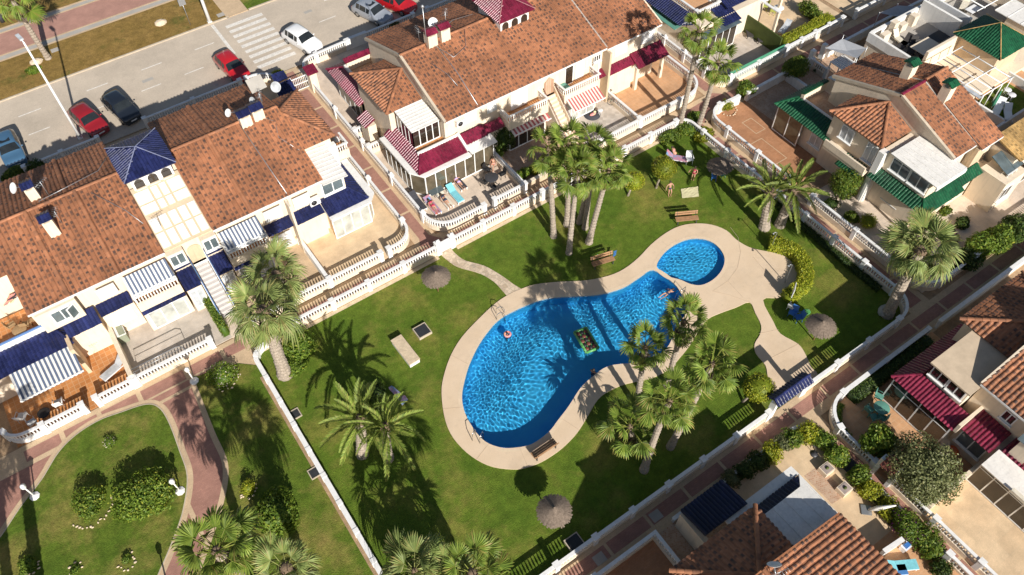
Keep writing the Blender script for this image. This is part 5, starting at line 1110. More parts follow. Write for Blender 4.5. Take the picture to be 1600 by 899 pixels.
for x in (67, 69.5): mb.tube([(x, 26.5, 5.2), (x, 31, 5.2)], .05, 5); mb.tube([(x, 30.9, 3.0), (x, 30.9, 5.2)], .05, 5)
for y in (26.6, 28.8, 30.9): mb.tube([(66, y, 5.22), (72, y, 5.22)], .05, 5)
mb.build('pergola_frame', 'white_frame', T)
box_part(T, 'roof_slab', 'stucco_cream', 68.5, 78, 20.0, 25.0, 2.9, 4.5); ribbed_sheet(T, (68.4, 20, 4.6), (68.4, 26.2, 4.6), (71, 26.2, 4.7), (71, 20, 4.7), 5)
tile_surface([(72, 20, 5.2), (72, 31, 5.2), (76, 31, 6.4), (76, 20, 6.4)], T); box_part(T, 'wall', 'stucco_cream', 72.2, 80, 20, 31, 0, 5.1)
# yard between: steps, sail shade and gate posts
W_ = thing('sail_shade', 'pale fabric sail shade over the yard beside the roof terrace', 'shade')
MB().add([(55.2, 32.6, 2.5), (57.8, 32.9, 2.2), (58.2, 30.6, 2.4), (56.2, 30.0, 2.6), (56.8, 31.5, 2.2)], [(0, 1, 4), (1, 2, 4), (2, 3, 4), (3, 0, 4)]).build('fabric', 'sail_cloth', W_)
for p in ((55.2, 32.6), (57.8, 32.9), (58.2, 30.6), (56.2, 30.0)): MB().tube([(*p, 0), (*p, 2.6)], .03, 6).build('post', 'grey_metal', W_)
W2 = thing('sail_shade', 'blue grey fabric sail shade at the very top beside the planted bed', 'shade')
MB().add([(63.2, 33.4, 2.4), (65.6, 33.3, 2.3), (67.0, 31.6, 2.5), (64.6, 31.2, 2.4), (65.0, 32.4, 2.1)], [(0, 1, 4), (1, 2, 4), (2, 3, 4), (3, 0, 4)]).build('fabric', 'sail_cloth', W2)
for p in ((63.2, 33.4), (65.6, 33.3), (67.0, 31.6), (64.6, 31.2)): MB().tube([(*p, 0), (*p, 2.5)], .03, 6).build('post', 'grey_metal', W2)
SL = thing('slatted_pergola', 'small slatted white pergola in the shaded yard by the sail shade', 'pergola')
for i in range(8): box_part(SL, 'slat', 'white_paint', 54.4 + i * .22, 54.52 + i * .22, 29.9, 31.3, 2.2, 2.28)
for x, y in ((54.4, 30.0), (56.1, 30.0), (54.4, 31.2), (56.1, 31.2)): box_part(SL, 'post', 'white_paint', x - .05, x + .05, y - .05, y + .05, 0, 2.19)
balustrade('white balustrade of the shaded yard steps by the small gate', [(55.0, 33.3), (55.0, 31.6)], pier_step=1.7); wall_run('white yard wall beside the planted bed at the top', [(58.4, 31.3), (58.4, 33.4)], 1.1, .09); wall_run('low white wall between the two shaded yards', [(52.0, 33.4), (52.0, 30.0)], .8, .09)
for i, (x, y) in enumerate(((55.4, 34.1), (56.9, 34.1))): box_part(thing('gate_post', ('white gate post nearest the shaded yard', 'white gate post beside the long top wall')[i], 'post'), 'pillar', 'white_paint', x - .2, x + .2, y - .55, y - .15, 0, 1.5)
BX = thing('floor_hatch', 'small white hatch frame in the paved shaded yard', 'hatch'); box_part(BX, 'frame', 'white_paint', 52.6, 53.3, 30.2, 30.8, .01, .08); box_part(BX, 'lid', 'blue_rail', 52.75, 53.15, 30.35, 30.65, .08, .1)
for i, (x, y, w, d, h) in enumerate(((59.2, 30.0, .9, .5, .9), (60.6, 30.3, .6, .5, 1.3), (61.8, 30.2, .8, .5, .7), (63.2, 30.2, .6, .6, 1.0))): box_part(thing('planter_box', 'cream planter on the shaded roof terrace, %s along its wall' % ('first', 'second', 'third', 'fourth')[i], 'planter'), 'box', 'stucco_cream', x - w / 2, x + w / 2, y - d / 2, y + d / 2, 3.0, 3.0 + h)
# the upper end wall rooms north of the green house
box_part(R, 'lean_to', 'stucco_cream', 52.2, 54.3, 28.0, 29.6, 0, 2.6); ribbed_sheet(R, (52.2, 28, 2.9), (54.4, 28, 2.9), (54.4, 29.7, 2.6), (52.2, 29.7, 2.6), 4)
# ------------------------------------------------------------------ blue tiled bungalow at the top
patio('yard_floor', rect(46.6, 54.2, 36.0, 48), 'grey_floor', 0.006); patio('patio_floor', rect(54.2, 63.5, 36.2, 50), 'sand_floor', 0.008); patio('patio_floor', rect(64, 90, 36.2, 50), 'sand_floor', 0.008)
B = thing('bungalow', 'blue tiled bungalow with roof terrace behind the tall fan palm', 'house')
box_part(B, 'wall', 'stucco_cream', 48.0, 56, 40.7, 52, 0, 2.9); box_part(B, 'terrace_floor', 'orange_floor', 48.7, 51.2, 42.2, 50, 2.9, 2.98); box_part(B, 'upper_wall', 'stucco_cream', 51.4, 56, 42.6, 52, 2.9, 4.6)
balustrade('', [(48.6, 50), (48.6, 42.0), (51.3, 42.0), (51.3, 43.2)], parent=B, z=2.85, base_h=.2, bal_h=.45, pier_step=4)
skirt(B, [(47.0, 50), (47.0, 42.4), (48.3, 41.6)], [(48.4, 50), (48.4, 43.0), (48.5, 42.0)], 2.55, 3.1, 'blue_tile', caps=False)
tile_surface([(50.2, 39.9, 2.6), (52.2, 39.9, 2.6), (52.2, 41.9, 3.2), (50.2, 41.9, 3.2)], B, 'blue_tile', 'canopy_tiles', w=.24, ln=.3); tile_surface([(51.4, 41.0, 3.3), (55, 41.0, 3.3), (55, 43.2, 4.0), (51.4, 43.2, 4.0)], B, 'blue_tile', 'canopy_tiles', w=.24, ln=.3)
box_part(B, 'sheet_edge', 'window_glass', 47.4, 51.9, 39.5, 40.4, 2.5, 2.58); glass_wall(B, [(47.6, 39.9), (51.8, 39.9)], .05, 2.45, .85, 'dark_glass'); box_part(B, 'sunroom_inner', 'stucco_tan', 47.7, 51.7, 40.2, 40.65, .04, 2.4)
MB().slab([(46.7, 46.5, 2.1), (46.7, 42.6, 2.1), (48.2, 42.6, 2.3), (48.2, 46.5, 2.3)], .04).build('shade_cloth', 'teal_plastic', B); box_part(B, 'post', 'white_frame', 48.0, 48.1, 42.4, 42.5, 0, 2.2)
tile_surface([(44.9, 49.6, 2.6), (46.0, 49.6, 2.6), (46.0, 51.5, 3.1), (44.9, 51.5, 3.1)], B, 'blue_tile', 'canopy_tiles', w=.24, ln=.3)
SC = thing('privacy_screen', 'dark green hedge screen between the bungalow yard and the next patio', 'screen'); box_part(SC, 'panel', 'dark_leaf', 54.0, 54.16, 36.4, 41.0, 0, 1.75)
SC2 = thing('privacy_screen', 'green mesh screen behind the white balustrade of the bungalow', 'screen'); box_part(SC2, 'panel', 'green_cloth', 47.4, 54.2, 35.98, 36.02, .1, 1.3)
PG2 = thing('pergola', 'white framed pergola with a table on the sandy patio at the top', 'pergola')
for x, y in ((55.6, 38.6), (58.6, 40.8), (55.8, 42.4)): box_part(PG2, 'post', 'stucco_cream', x - .12, x + .12, y - .12, y + .12, 0, 2.5)
box_part(PG2, 'beam', 'white_paint', 55.4, 58.8, 40.6, 40.85, 2.45, 2.6); box_part(PG2, 'beam', 'white_paint', 55.45, 55.7, 38.4, 42.6, 2.605, 2.7)
# ------------------------------------------------------------------ maroon house, lower right
patio('patio_floor', [(40.5, 8.8), (31.2, 8.75)] + arc((31.2, 6.85), 1.9, 95, 180, 6) + [(29.3, 1.0), (40.5, 1.0)], 'orange_floor', 0.006)
patio('terrace_paving', rect(29.4, 36, -14, 0.95), 'sand_floor', 0.012)
H = thing('terrace_house', 'terracotta roofed house with maroon skirts and beige flat roof at the lower right', 'house')
fh = Fr((41.4, 3.8), (0, 1), (-1, 0)); fy = Fr((41.4, 0), (0, 1), (-1, 0))
gable_block(H, fy, -9, 3.8, 6.2, -6.2, 5.3, 7.5); verge(H, fy, 3.8, 6.2, -6.2, 5.3, 7.5, 'stucco_cream', .16)
annexe(H, fh, 3.6, 3.3, -3.0, 5.2, 1.2)
box_part(H, 'upper_room', 'stucco_cream', 34.6, 38.3, 3.82, 6.2, 0, 4.9); MB().slab([(34.25, 3.7, 5.0), (38.2, 3.7, 5.12), (38.2, 6.45, 5.12), (34.25, 6.45, 5.0)], .12).build('flat_roof', 'flat_beige', H)
for y in (5.65, 4.5): window(H, (34.6, y), (-1, 0), 1.05, .95, 3.75, 'dark_glass')
skirt(H, [(33.35, 3.05), (33.35, 7.55), (40.2, 7.55)], [(34.55, 3.05), (34.55, 6.45), (40.2, 6.45)], 2.65, 3.3, 'maroon_tile')
glass_wall(H, [(33.55, 3.2), (33.55, 7.35)], .05, 2.55, 1.05, 'dark_glass', transom=1.95); box_part(H, 'sunroom_inner', 'mosaic_floor', 34.0, 38, 3.9, 7.0, .03, 2.4)
box_part(H, 'party_coping', 'stucco_cream', 33.4, 36.0, 2.85, 3.04, 2.6, 3.4)
tile_surface([(33.9, 2.84, 2.65), (33.9, 0.9, 2.65), (35.4, 0.9, 3.25), (35.4, 2.84, 3.25)][::-1][2:] + [(35.4, 2.84, 3.25), (35.4, 0.9, 3.25)][::1], H, 'maroon_tile', 'canopy_tiles', w=.24, ln=.3) if False else tile_surface([(33.9, 0.9, 2.65), (33.9, 2.84, 2.65), (35.5, 2.84, 3.3), (35.5, 0.9, 3.3)], H, 'maroon_tile', 'canopy_tiles', w=.24, ln=.3)
box_part(H, 'ground_floor_room', 'stucco_cream', 34.4, 36.0, -9, 3.0, 0, 2.62); window(H, (34.4, 1.9), (-1, 0), 1.6, 1.3, .9, 'window_glass')
window(H, (35.55, 1.6), (-1, 0), .7, .8, 3.8, 'dark_glass'); tile_surface([(34.3, -1.4, 2.7), (34.3, .6, 2.7), (35.5, .6, 3.3), (35.5, -1.4, 3.3)], H, 'maroon_tile', 'canopy_tiles', w=.24, ln=.3)
box_part(H, 'bay', 'stucco_cream', 34.6, 35.5, -.6, .3, 2.9, 4.6); MB().slab([(34.4, -.8, 4.65), (34.4, .5, 4.65), (35.5, .5, 4.75), (35.5, -.8, 4.75)], .08).build('bay_roof', 'window_glass', H)
box_part(H, 'dividing_wall', 'stucco_cream', 29.4, 34.4, .72, .95, 0, 1.2)
glass_wall(H, [(33.3, .7), (33.3, -6)], .05, 2.55, .95, 'dark_glass', transom=1.9); box_part(H, 'sunroom_inner', 'stucco_tan', 33.6, 34.38, -6, .6, .03, 2.4); MB().slab([(32.9, -6, 2.66), (32.9, .72, 2.66), (34.4, .72, 2.86), (34.4, -6, 2.86)], .1).build('flat_roof', 'white_sheet', H)
MB().box(32.75, 33.0, -2.3, -1.2, 2.7, 2.95).build('awning_box', 'beige_cloth', H)
GT = thing('gate_shelter', 'maroon boarded gate roof in the balustrade of the lower right garden', 'shelter')
tile_surface([(27.95 + .6, 3.25, 2.0), (28.55, 4.15, 2.0), (29.55, 4.15, 2.25), (29.55, 3.25, 2.25)], GT, 'maroon_wood', 'shelter_boards', w=.3, ln=.5, hump=.015) if 'maroon_wood' in MATS else None
for y in (3.2, 4.25): box_part(GT, 'pillar', 'white_paint', 28.95, 29.4, y - .12, y + .12, 0, 2.0)
# ------------------------------------------------------------------ bottom house (navy canopy)
patio('patio_floor', rect(20.2, 28.3, -8, 8.8), 'sand_floor', 0.006); patio('court_paving', rect(4, 15.4, -2, 8.75), 'court_floor', 0.006); patio('yard_floor', rect(15.5, 20.2, 3, 8.8), 'mosaic_floor', 0.002)
patio('mosaic_strip', GP([(1256, 744), (1280, 728), (1325, 772), (1300, 788)]), 'mosaic_floor', 0.012); tag(MB().prism(GP([(1315, 730), (1331, 716), (1346, 734), (1330, 746)]), .008, .03).build('door_mat', 'grey_cloth'), 'dark mat on the paving inside the small gate of the bottom house', 'mat'); patio('tile_terrace', rect(24.2, 28.2, -8, 1.2), 'orange_floor', 0.014)
D = thing('terrace_house', 'terracotta roofed house with navy canopy and white flat roof at the bottom', 'house')
fd = Fr((16.2, 3.2), (0, 1), (1, 0)); fy = Fr((16.2, 0), (0, 1), (1, 0))
gable_block(D, fy, -14, 3.2, 6.3, -6.3, 5.3, 7.5); verge(D, fy, 3.2, 6.3, -6.3, 5.3, 7.5, 'terracotta_band', .12)
annexe(D, fd, 2.85, 3.05, -2.9, 5.2, 1.25)
box_part(D, 'upper_room', 'stucco_cream', 19.4, 22.3, 3.2, 5.2, 0, 4.55); ribbed_sheet(D, (19.35, 5.5, 4.62), (22.7, 5.5, 4.62), (22.7, 3.3, 4.8), (19.35, 3.3, 4.8), 4, 'white_sheet')
box_part(D, 'ground_floor_room', 'stucco_cream', 18.6, 23.0, 3.2, 6.2, 0, 2.6); skirt(D, [(19.2, 6.3), (23.75, 6.3), (23.75, 2.6)][:2], [(19.2, 5.5), (22.9, 5.5), (22.9, 2.6)][:2], 2.7, 3.1, 'navy_tile')
MB().slab([(18.5, 6.35, 2.62), (23.9, 6.35, 2.62), (23.9, 6.95, 2.58), (18.5, 6.95, 2.58)], .12).build('cornice', 'stucco_white', D); MB().slab([(23.0, 2.6, 2.95), (23.9, 2.6, 2.62), (23.9, 6.34, 2.62), (23.0, 5.5, 2.95)], .1).build('cornice', 'stucco_white', D)
tile_surface([(20.15, 8.65, 2.35), (16.95, 8.65, 2.35), (16.95, 6.75, 2.75), (20.15, 6.75, 2.75)], D, 'navy_tile', 'canopy_tiles', w=.24, ln=.3)
box_part(D, 'canopy_wall', 'stucco_cream', 16.95, 17.3, 6.3, 8.6, 0, 1.9); box_part(D, 'canopy_post', 'stucco_cream', 19.8, 20.05, 8.3, 8.55, 0, 2.3)
aerial(D, 16.3, 2.6, 7.4, 1.3, d=(.9, -.2)); dish(D, (16.6, 3.0, 7.9), .35, 60)
# pool gate shelter in the lower fence
PS = thing('gate_shelter', 'long narrow blue tiled roof over the lower pool gate', 'shelter')
tile_surface([(26.4, 10.2, 2.1), (29.5, 10.2, 2.1), (29.5, 10.62, 2.4), (26.4, 10.62, 2.4)], PS, 'blue_tile', 'shelter_tiles', w=.24, ln=.25); tile_surface([(29.5, 11.04, 2.1), (26.4, 11.04, 2.1), (26.4, 10.62, 2.4), (29.5, 10.62, 2.4)], PS, 'blue_tile', 'shelter_tiles', w=.24, ln=.25)
for x in (26.5, 29.2): box_part(PS, 'pillar', 'stucco_white', x, x + .3, 10.4, 10.8, 0, 2.1)
ridge_caps((26.4, 10.62, 2.42), (29.5, 10.62, 2.42), PS, 'blue_tile', r=.07)
# ------------------------------------------------------------------ palms
def fan_frond(seed, pl=1.12, r=0.84, spread=118, droop=0.35, nseg=20, w=1.0):
    R = np.random.default_rng(seed); mb = MB()
    mb.tube([(0, 0, 0), (pl * .55, 0, .03), (pl + .05, 0, 0)], [0.035, 0.022, 0.014], 4, (1.0, 0.25))
    hub = np.array([pl, 0, 0.0]); da = math.radians(spread * 2 / nseg)
    for k in range(nseg):
        a = math.radians(-spread) + da * (k + .5); rr = r * R.uniform(.88, 1.08) * (1 - 0.22 * abs(a) / math.radians(spread)); d = droop * R.uniform(.6, 1.5)
        def pt(f, da_, z): return hub + np.array([f * rr * math.cos(a + da_), f * rr * math.sin(a + da_), z])
        bend = lambda f: -d * rr * f ** 2.6 - 0.10 * abs(math.sin(a)) * f * rr
        V = [hub, pt(.55, -da * .5, bend(.55) - .03), pt(.55, 0, bend(.55) + .02), pt(.55, da * .5, bend(.55) - .03), pt(.82, -da * .30, bend(.82) - .02), pt(.82, da * .30, bend(.82) - .02), pt(1.0, R.uniform(-.06, .06), bend(1.0) - .04)]
        t = float(R.uniform(0.1, 1.0)); b = float(R.random() < .1) * .5
        mb.add(V, [(0, 1, 2), (0, 2, 3), (1, 4, 2), (2, 5, 3), (2, 4, 5)], (t, b)); mb.add([V[4], V[6], V[5]], [(0, 1, 2)], (t * .8, b + float(R.uniform(0, .45))))
    return mb
def date_frond(seed, L=2.7, arch=0.9, nl=30, lw=0.105):
    R = np.random.default_rng(seed); mb = MB()
    def rach(t): return np.array([L * (t - .10 * t * t), 0, L * (0.28 * t - 0.62 * arch * t * t)])
    mb.tube([rach(t) for t in np.linspace(0, 1, 7)], np.linspace(.035, .008, 7), 4, (1.0, .3))
    for i in range(nl):
        t = .13 + .87 * i / nl; p = rach(t); tg = rach(min(1, t + .02)) - rach(t - .02); tg /= np.linalg.norm(tg); up = np.array([-tg[2], 0, tg[0]])
        ll = L * .155 * math.sin(PI * min(.97, .16 + .80 * t)) ** .6 * R.uniform(.85, 1.1)
        for s in (-1, 1):
            d = tg * .80 + np.array([0, s * .62, 0]) + up * .50 + R.normal(0, .05, 3); d /= np.linalg.norm(d); q = p + d * ll + np.array([0, 0, -.10 * ll]); m_ = p + d * ll * .5
            w = np.cross(d, up); w /= max(np.linalg.norm(w), 1e-6); w = tg * lw
            mb.add([p, m_ + w * .6, q, m_ - w * .6], [(0, 1, 2, 3)], (float(R.uniform(0, 1)), float(R.random() < .06) * .6))
    return mb
FAN = [fan_frond(i, droop=[.20, .42, .75][i % 3]).mesh('frond', 'fan_leaf') for i in range(6)]
FAN_S = [fan_frond(20 + i, pl=1.15, r=1.08, droop=[.35, .7, 1.2][i % 3], nseg=26).mesh('frond', 'silver_leaf') for i in range(6)]
FAN_DEAD = [fan_frond(40 + i, r=.7, droop=.9).mesh('dead_frond', 'thatch') for i in range(2)]
DATE = [date_frond(60 + i, arch=[.55, .85, 1.15][i % 3]).mesh('frond', 'date_leaf') for i in range(6)]
def trunk_mesh(base, top, r0, r1, seed, bulge=0.0, n=26, m='bark', flare=.35):
    R = np.random.default_rng(seed); b = np.array(base); t = np.array(top); L = np.linalg.norm(t - b); mid = (b + t) / 2 + np.array([*R.normal(0, .012 * L, 2), 0]); pts = []; rad = []
    for i in range(n):
        f = i / (n - 1); p = (1 - f) ** 2 * b + 2 * f * (1 - f) * mid + f * f * t; pts.append(p)
        rr = r0 + (r1 - r0) * f + flare * r0 * math.exp(-f * L / .35); rad.append(rr * (1.0 + (.10 if i % 2 else -.06) + R.normal(0, .035)))
    pts[0] = pts[0] - np.array([0, 0, .08]); return MB().tube(pts, rad, 10, smooth=False)
PALMN = [0]
def palm(label, base, top, h, kind='fan', n=34, size=1.0, r0=.17, r1=.13, dead=9, name='fan_palm', base_w=None, skirt_trunk=False, group=None):
    PALMN[0] += 1; sd = 100 + PALMN[0]; R = np.random.default_rng(sd)
    n = int(n * .72) if kind == 'fan' else int(n * .62) if kind == 'silver' else int(n * .66); B = G(*base) if base is not None else None
    T_ = G(*top, h)
    if base_w is not None: B = np.array([T_[0] + base_w[0], T_[1] + base_w[1], 0.0])
    t = thing(name, label, 'palm tree', (B[0], B[1], 0), group=group)
    rel = T_ - B
    k_ = 1.22 if kind == 'fan' else 1.0; trunk_mesh((0, 0, 0), rel, r0 * k_, r1 * k_, sd, n=max(12, int(h * 7))).build('trunk', 'bark', t)
    MB().ball((rel[0], rel[1], rel[2] + .05), (r1 * 1.5, r1 * 1.5, .35 * size), 8, 5).build('crown_heart', 'bark_dark', t)
    ms = {'fan': FAN, 'silver': FAN_S, 'date': DATE}[kind]; ga = PI * (3 - 5 ** .5)
    for i in range(n):
        f = (i + .5) / n
        if kind == 'date': el = math.radians(78 - 88 * f ** .85) + R.normal(0, .06)
        else: el = math.radians(76 - 128 * f ** .95) + R.normal(0, .14)
        m_ = ms[(int(f * 2.99)) + 3 * int(R.integers(0, 2))]
        off = np.array([math.cos(i * ga), math.sin(i * ga), 0]) * r1 * .7
        inst('frond', m_, t, rel + off + np.array([0, 0, .25 * (1 - f) * size]), (float(R.normal(0, .25)), -el, i * ga + float(R.normal(0, .12))), size * float(R.uniform(.72, 1.15)))
    for i in range(dead if kind != 'date' else 0):
        inst('dead_frond', FAN_DEAD[i % 2], t, rel + np.array([0, 0, -.2 - .12 * (i % 3)]), (float(R.normal(0, .3)), math.radians(66) + float(R.normal(0, .12)), i * 2.4), size * float(R.uniform(.6, .9)))
    return t
palm('slim fan palm leftmost of the tall group by the cream wall', (865, 370), (857, 236), 8.2, n=30, size=.92)
palm('front fan palm of the tall group, nearest the pool bench', (889, 396), (903, 272), 7.6, n=36, size=1.0)
palm('fan palm at the back of the tall group with the thinnest trunk', (885, 352), (888, 226), 8.4, n=30, size=.95)
palm('fan palm in the middle of the tall group, short straight trunk', (914, 357), (928, 232), 8.0, n=32, size=1.0)
palm('leaning fan palm rightmost of the tall group', (920, 379), (951, 268), 7.2, n=34, size=1.0, r0=.19)
palm('fan palm at the rear of the tall group over the balustrade', (905, 348), (925, 262), 6.4, n=30, size=.95)
palm('tallest fan palm at the path junction shading the maroon pergola', (1061, 200), (1092, 50), 9.6, n=30, size=.85, r0=.17, r1=.14)
palm('shorter fan palm at the path junction', (1088, 206), (1121, 100), 7.2, n=30, size=.9, r0=.16, r1=.14)
palm('fan palm at the pool edge nearest the water, curved trunk', (995, 637), (1008, 545), 6.6, n=32, size=.82, r0=.16)
palm('fan palm beside the pool steps', (1042, 602), (1068, 505), 7.0, n=32, size=.84)
palm('tall leaning fan palm rightmost of the lower pool group', (1047, 699), (1112, 570), 8.2, n=38, size=.96, r0=.18)
palm('leaning fan palm with pale trunk base in the lower pool group', (1006, 735), (1046, 628), 7.6, n=36, size=.92, r0=.19)
palm('low bushy fan palm of the lower pool group', (992, 700), (984, 668), 2.6, n=30, size=1.05, r0=.2)
palm('big silver fan palm at the corner of the low white wall', (446, 586), (412, 486), 6.6, 'silver', n=44, size=1.05, r0=.42, r1=.30)
palm('silver fan palm behind the patio balustrade', (457, 488), (432, 430), 4.6, 'silver', n=36, size=1.0, r0=.3, r1=.25)
palm('big silver fan palm leaning at the shaded corner of the lawn', (1386, 492), (1438, 392), 6.8, 'silver', n=46, size=1.08, r0=.36, r1=.3)
palm('silver fan palm crown beside it over the patio balustrade', (1425, 402), (1432, 362), 3.2, 'silver', n=26, size=.85, r0=.25, r1=.22)
palm('date palm left of the pair on the lawn by the low wall', (566, 710), (563, 657), 3.8, 'date', n=34, size=1.0, r0=.33, r1=.28, name='date_palm')
palm('date palm right of the pair on the lawn by the low wall', (607, 717), (603, 668), 3.8, 'date', n=32, size=.95, r0=.28, r1=.24, name='date_palm')
palm('date palm left of the pair by the east balustrade', (1194, 356), (1204, 302), 3.6, 'date', n=34, size=.98, r0=.36, r1=.32, name='date_palm')
palm('date palm right of the pair by the east balustrade', (1218, 352), (1240, 298), 3.7, 'date', n=34, size=.98, r0=.34, r1=.3, name='date_palm')
palm('fan palm crown at the bottom beside the red walk', None, (340, 862), 7.4, 'fan', n=36, size=1.15, r0=.25, r1=.2, base_w=(0.2, -.3))
palm('silver fan palm crown at the bottom edge left of the low wall', None, (447, 889), 7.4, 'silver', n=36, size=.78, r0=.3, r1=.24, base_w=(.1, -.2))
palm('pale fan palm crown cut by the bottom edge inside the lawn wall', None, (648, 893), 3.6, 'silver', n=34, size=.95, r0=.25, base_w=(0, 0))
palm('fan palm crown cut by the bottom edge near the low wall', None, (692, 893), 3.2, 'silver', n=30, size=.9, r0=.25, base_w=(0, 0))
palm('tall fan palm crown at the bottom edge casting the long lawn shadow', None, (738, 897), 7.5, 'fan', n=32, size=1.0, r0=.24, r1=.2, base_w=(.3, -.2))
palm('fan palm leaning over the promenade at the upper left', (76, 92), (18, -2), 6.8, 'fan', n=30, size=1.25, r0=.2, r1=.16)
def palm_by_shadow(label, sh, h, **k):
    q = G2(*sh) - 1.711 * h * np.array([math.cos(SHADOW_AZ), math.sin(SHADOW_AZ)]); v = CR @ np.array([q[0], q[1], h - CAMH]); palm(label, None, (CX + FPX * v[0] / v[2], CY + FPX * v[1] / v[2]), h, base_w=(0, 0), **k)
palm_by_shadow('fan palm standing beyond the bottom left corner', (20, 610), 10.5, n=30, size=1.2, r0=.3, r1=.25)
palm_by_shadow('fan palm standing below the kidney shaped lawn', (-12, 690), 9.0, n=30, size=1.2, r0=.26, r1=.22)
# ------------------------------------------------------------------ leafy crowns, shrubs, hedges
def leaves(P, Nn, size, R, flip=.9):
    """one small bent leaf (two faces) per point"""
    k = len(P); d = R.normal(0, 1, (k, 3)); d /= np.linalg.norm(d, axis=1)[:, None]; n = Nn + d * flip; n /= np.linalg.norm(n, axis=1)[:, None]
    a = np.cross(n, R.normal(0, 1, (k, 3))); a /= np.linalg.norm(a, axis=1)[:, None]; b = np.cross(n, a); s = (size * R.uniform(.6, 1.35, k))[:, None]
    V = np.stack([P - a * s * .9, P + b * s * .42 + n * s * .12, P + a * s * .9, P - b * s * .42 + n * s * .12], 1); return V
def leaf_object(name, V, m, parent, R, p3=.06, core=None):
    k = len(V); me = bpy.data.meshes.new(name); vv = V.reshape(-1, 3); cf = []
    if core is not None: cv, cfc = core; nb = len(vv); vv = np.vstack([vv, cv]); cf = [tuple(i + nb for i in f) for f in cfc]
    F = np.arange(k * 4).reshape(k, 4); nl = np.array([4] * k + [len(f) for f in cf], np.int32); li = np.concatenate([F.ravel(), np.array([i for f in cf for i in f], int)]).astype(np.int32)
    me.vertices.add(len(vv)); me.vertices.foreach_set('co', vv.ravel()); me.loops.add(len(li)); me.loops.foreach_set('vertex_index', li); me.polygons.add(len(nl))
    st = np.zeros(len(nl), np.int32); st[1:] = np.cumsum(nl)[:-1]; me.polygons.foreach_set('loop_start', st)
    c = np.zeros((len(nl), 4), np.float32); c[:, 3] = 1; c[:k, 0] = R.random(k); c[:k, 1] = (R.random(k) < p3) * R.uniform(.4, 1, k); at = me.attributes.new('tint', 'FLOAT_COLOR', 'FACE'); at.data.foreach_set('color', c.ravel())
    me.update(calc_edges=True); me.materials.append(MATS[m]); o = bpy.data.objects.new(name, me); COL.objects.link(o)
    if parent is not None: o.parent = parent
    return o
def crown(parent, c, rad, m, n, size, seed, lump=.16, p3=.06, name='crown', core=.66):
    R = np.random.default_rng(seed); rad = np.array(rad, float); d = R.normal(0, 1, (n, 3)); d /= np.linalg.norm(d, axis=1)[:, None]
    L1 = R.normal(0, 1, (9, 3)); L1 /= np.linalg.norm(L1, axis=1)[:, None]; bump = np.maximum(0, d @ L1.T - .55).max(1) / .45
    rr = (.86 + lump * (bump - .5) * 1.6) * R.uniform(.70, 1.10, n); P = c + d * rad * rr[:, None]; P[:, 2] = np.maximum(P[:, 2], .04)
    cb = MB(); cb.ball(c, rad * core, 10, 7); cv = np.vstack(cb.v); cv[:, 2] = np.maximum(cv[:, 2], 0.0)
    return leaf_object(name, leaves(P, d, size, R), m, parent, R, p3, (cv, cb.f))
BN = [0]
def shrub(label, px, r, h, m='bush_leaf', n=None, size=.085, name='shrub', lump=.26, p3=.06, at=None, cat='shrub', flowers=None, group=None, stem=True):
    BN[0] += 1; p = np.array(at) if at is not None else G2(*px, h * .5); rx, ry = (r, r) if isinstance(r, (int, float)) else r
    t = thing(name, label, cat, (p[0], p[1], 0), group=group); n = n or int(620 * rx * ry * 2.2 * (1 + h / max(rx, ry) * .5)) + 90
    crown(t, np.array([0, 0, h * .5]), (rx, ry, h * .55), m, n, size, 300 + BN[0], lump, p3, 'foliage')
    if flowers: crown(t, np.array([0, 0, h * .52]), (rx * 1.02, ry * 1.02, h * .57), flowers, int(n * .12) + 12, size * .8, 900 + BN[0], lump, 0, 'blossom', core=.3)
    if stem: MB().tube([(0, 0, -.05), (0.02, .01, h * .4)], [.05, .03], 6).build('stem', 'bark', t)
    return t
def ball_tree(label, base, ctr, zc, r, m, name='topiary_tree', size=.075, rz=None, lump=.06):
    BN[0] += 1; B = G2(*base); C_ = G(*ctr, zc); t = thing(name, label, 'tree', (B[0], B[1], 0)); rel = C_ - np.array([B[0], B[1], 0])
    MB().tube([(0, 0, -.05), rel * .45, rel], [.11, .075, .06], 8).build('trunk', 'bark', t)
    crown(t, rel, (r, r, rz or r * .9), m, int(2600 * r * r) + 400, size, 300 + BN[0], lump, .10, core=.84 if lump < .1 else .68); return t
ball_tree('clipped round tree left of the two beside the palm group', (981, 306), (991, 283), 1.25, .85, 'yellow_leaf')
ball_tree('clipped round tree with leaning trunk by the towels', (1025, 294), (1037, 262), 1.75, 1.08, 'yellow_leaf')
ball_tree('clipped round tree by the lower pool gate', (1160, 628), (1186, 606), 1.6, 1.08, 'yellow_leaf')
ball_tree('round glossy tree in the corner of the shaded court', (1243, 120), (1243, 104), 1.3, 1.15, 'bush_leaf', 'round_tree', .09, None, .2)
ball_tree('large silvery olive tree in the lower right garden', (1430, 755), (1443, 733), 1.9, 1.95, 'olive_leaf', 'olive_tree', .10, 1.5, .34)
ball_tree('rounded dark green tree by the green tiled porch', (1308, 310), (1322, 286), 1.5, 1.15, 'bush_leaf', 'round_tree', .09, 1.35, .22)
ball_tree('dark fig tree beside the plastic table', (1372, 705), (1372, 688), 1.2, 1.05, 'bush_leaf', 'fig_tree', .13, .9, .38)
ball_tree('dark leafy tree in the sunken yard beside the glass sunroom', (786, 232), (786, 214), 1.4, .95, 'dark_leaf', 'yard_tree', .11, 1.3, .35)
S_ = shrub
S_('round bright shrub on the court corner with a stone ring', (1135, 165), .62, .95, 'yellow_leaf', size=.07)
S_('loose bright green shrub behind the court corner', (1166, 140), .85, 1.25, 'bush_leaf', size=.11)
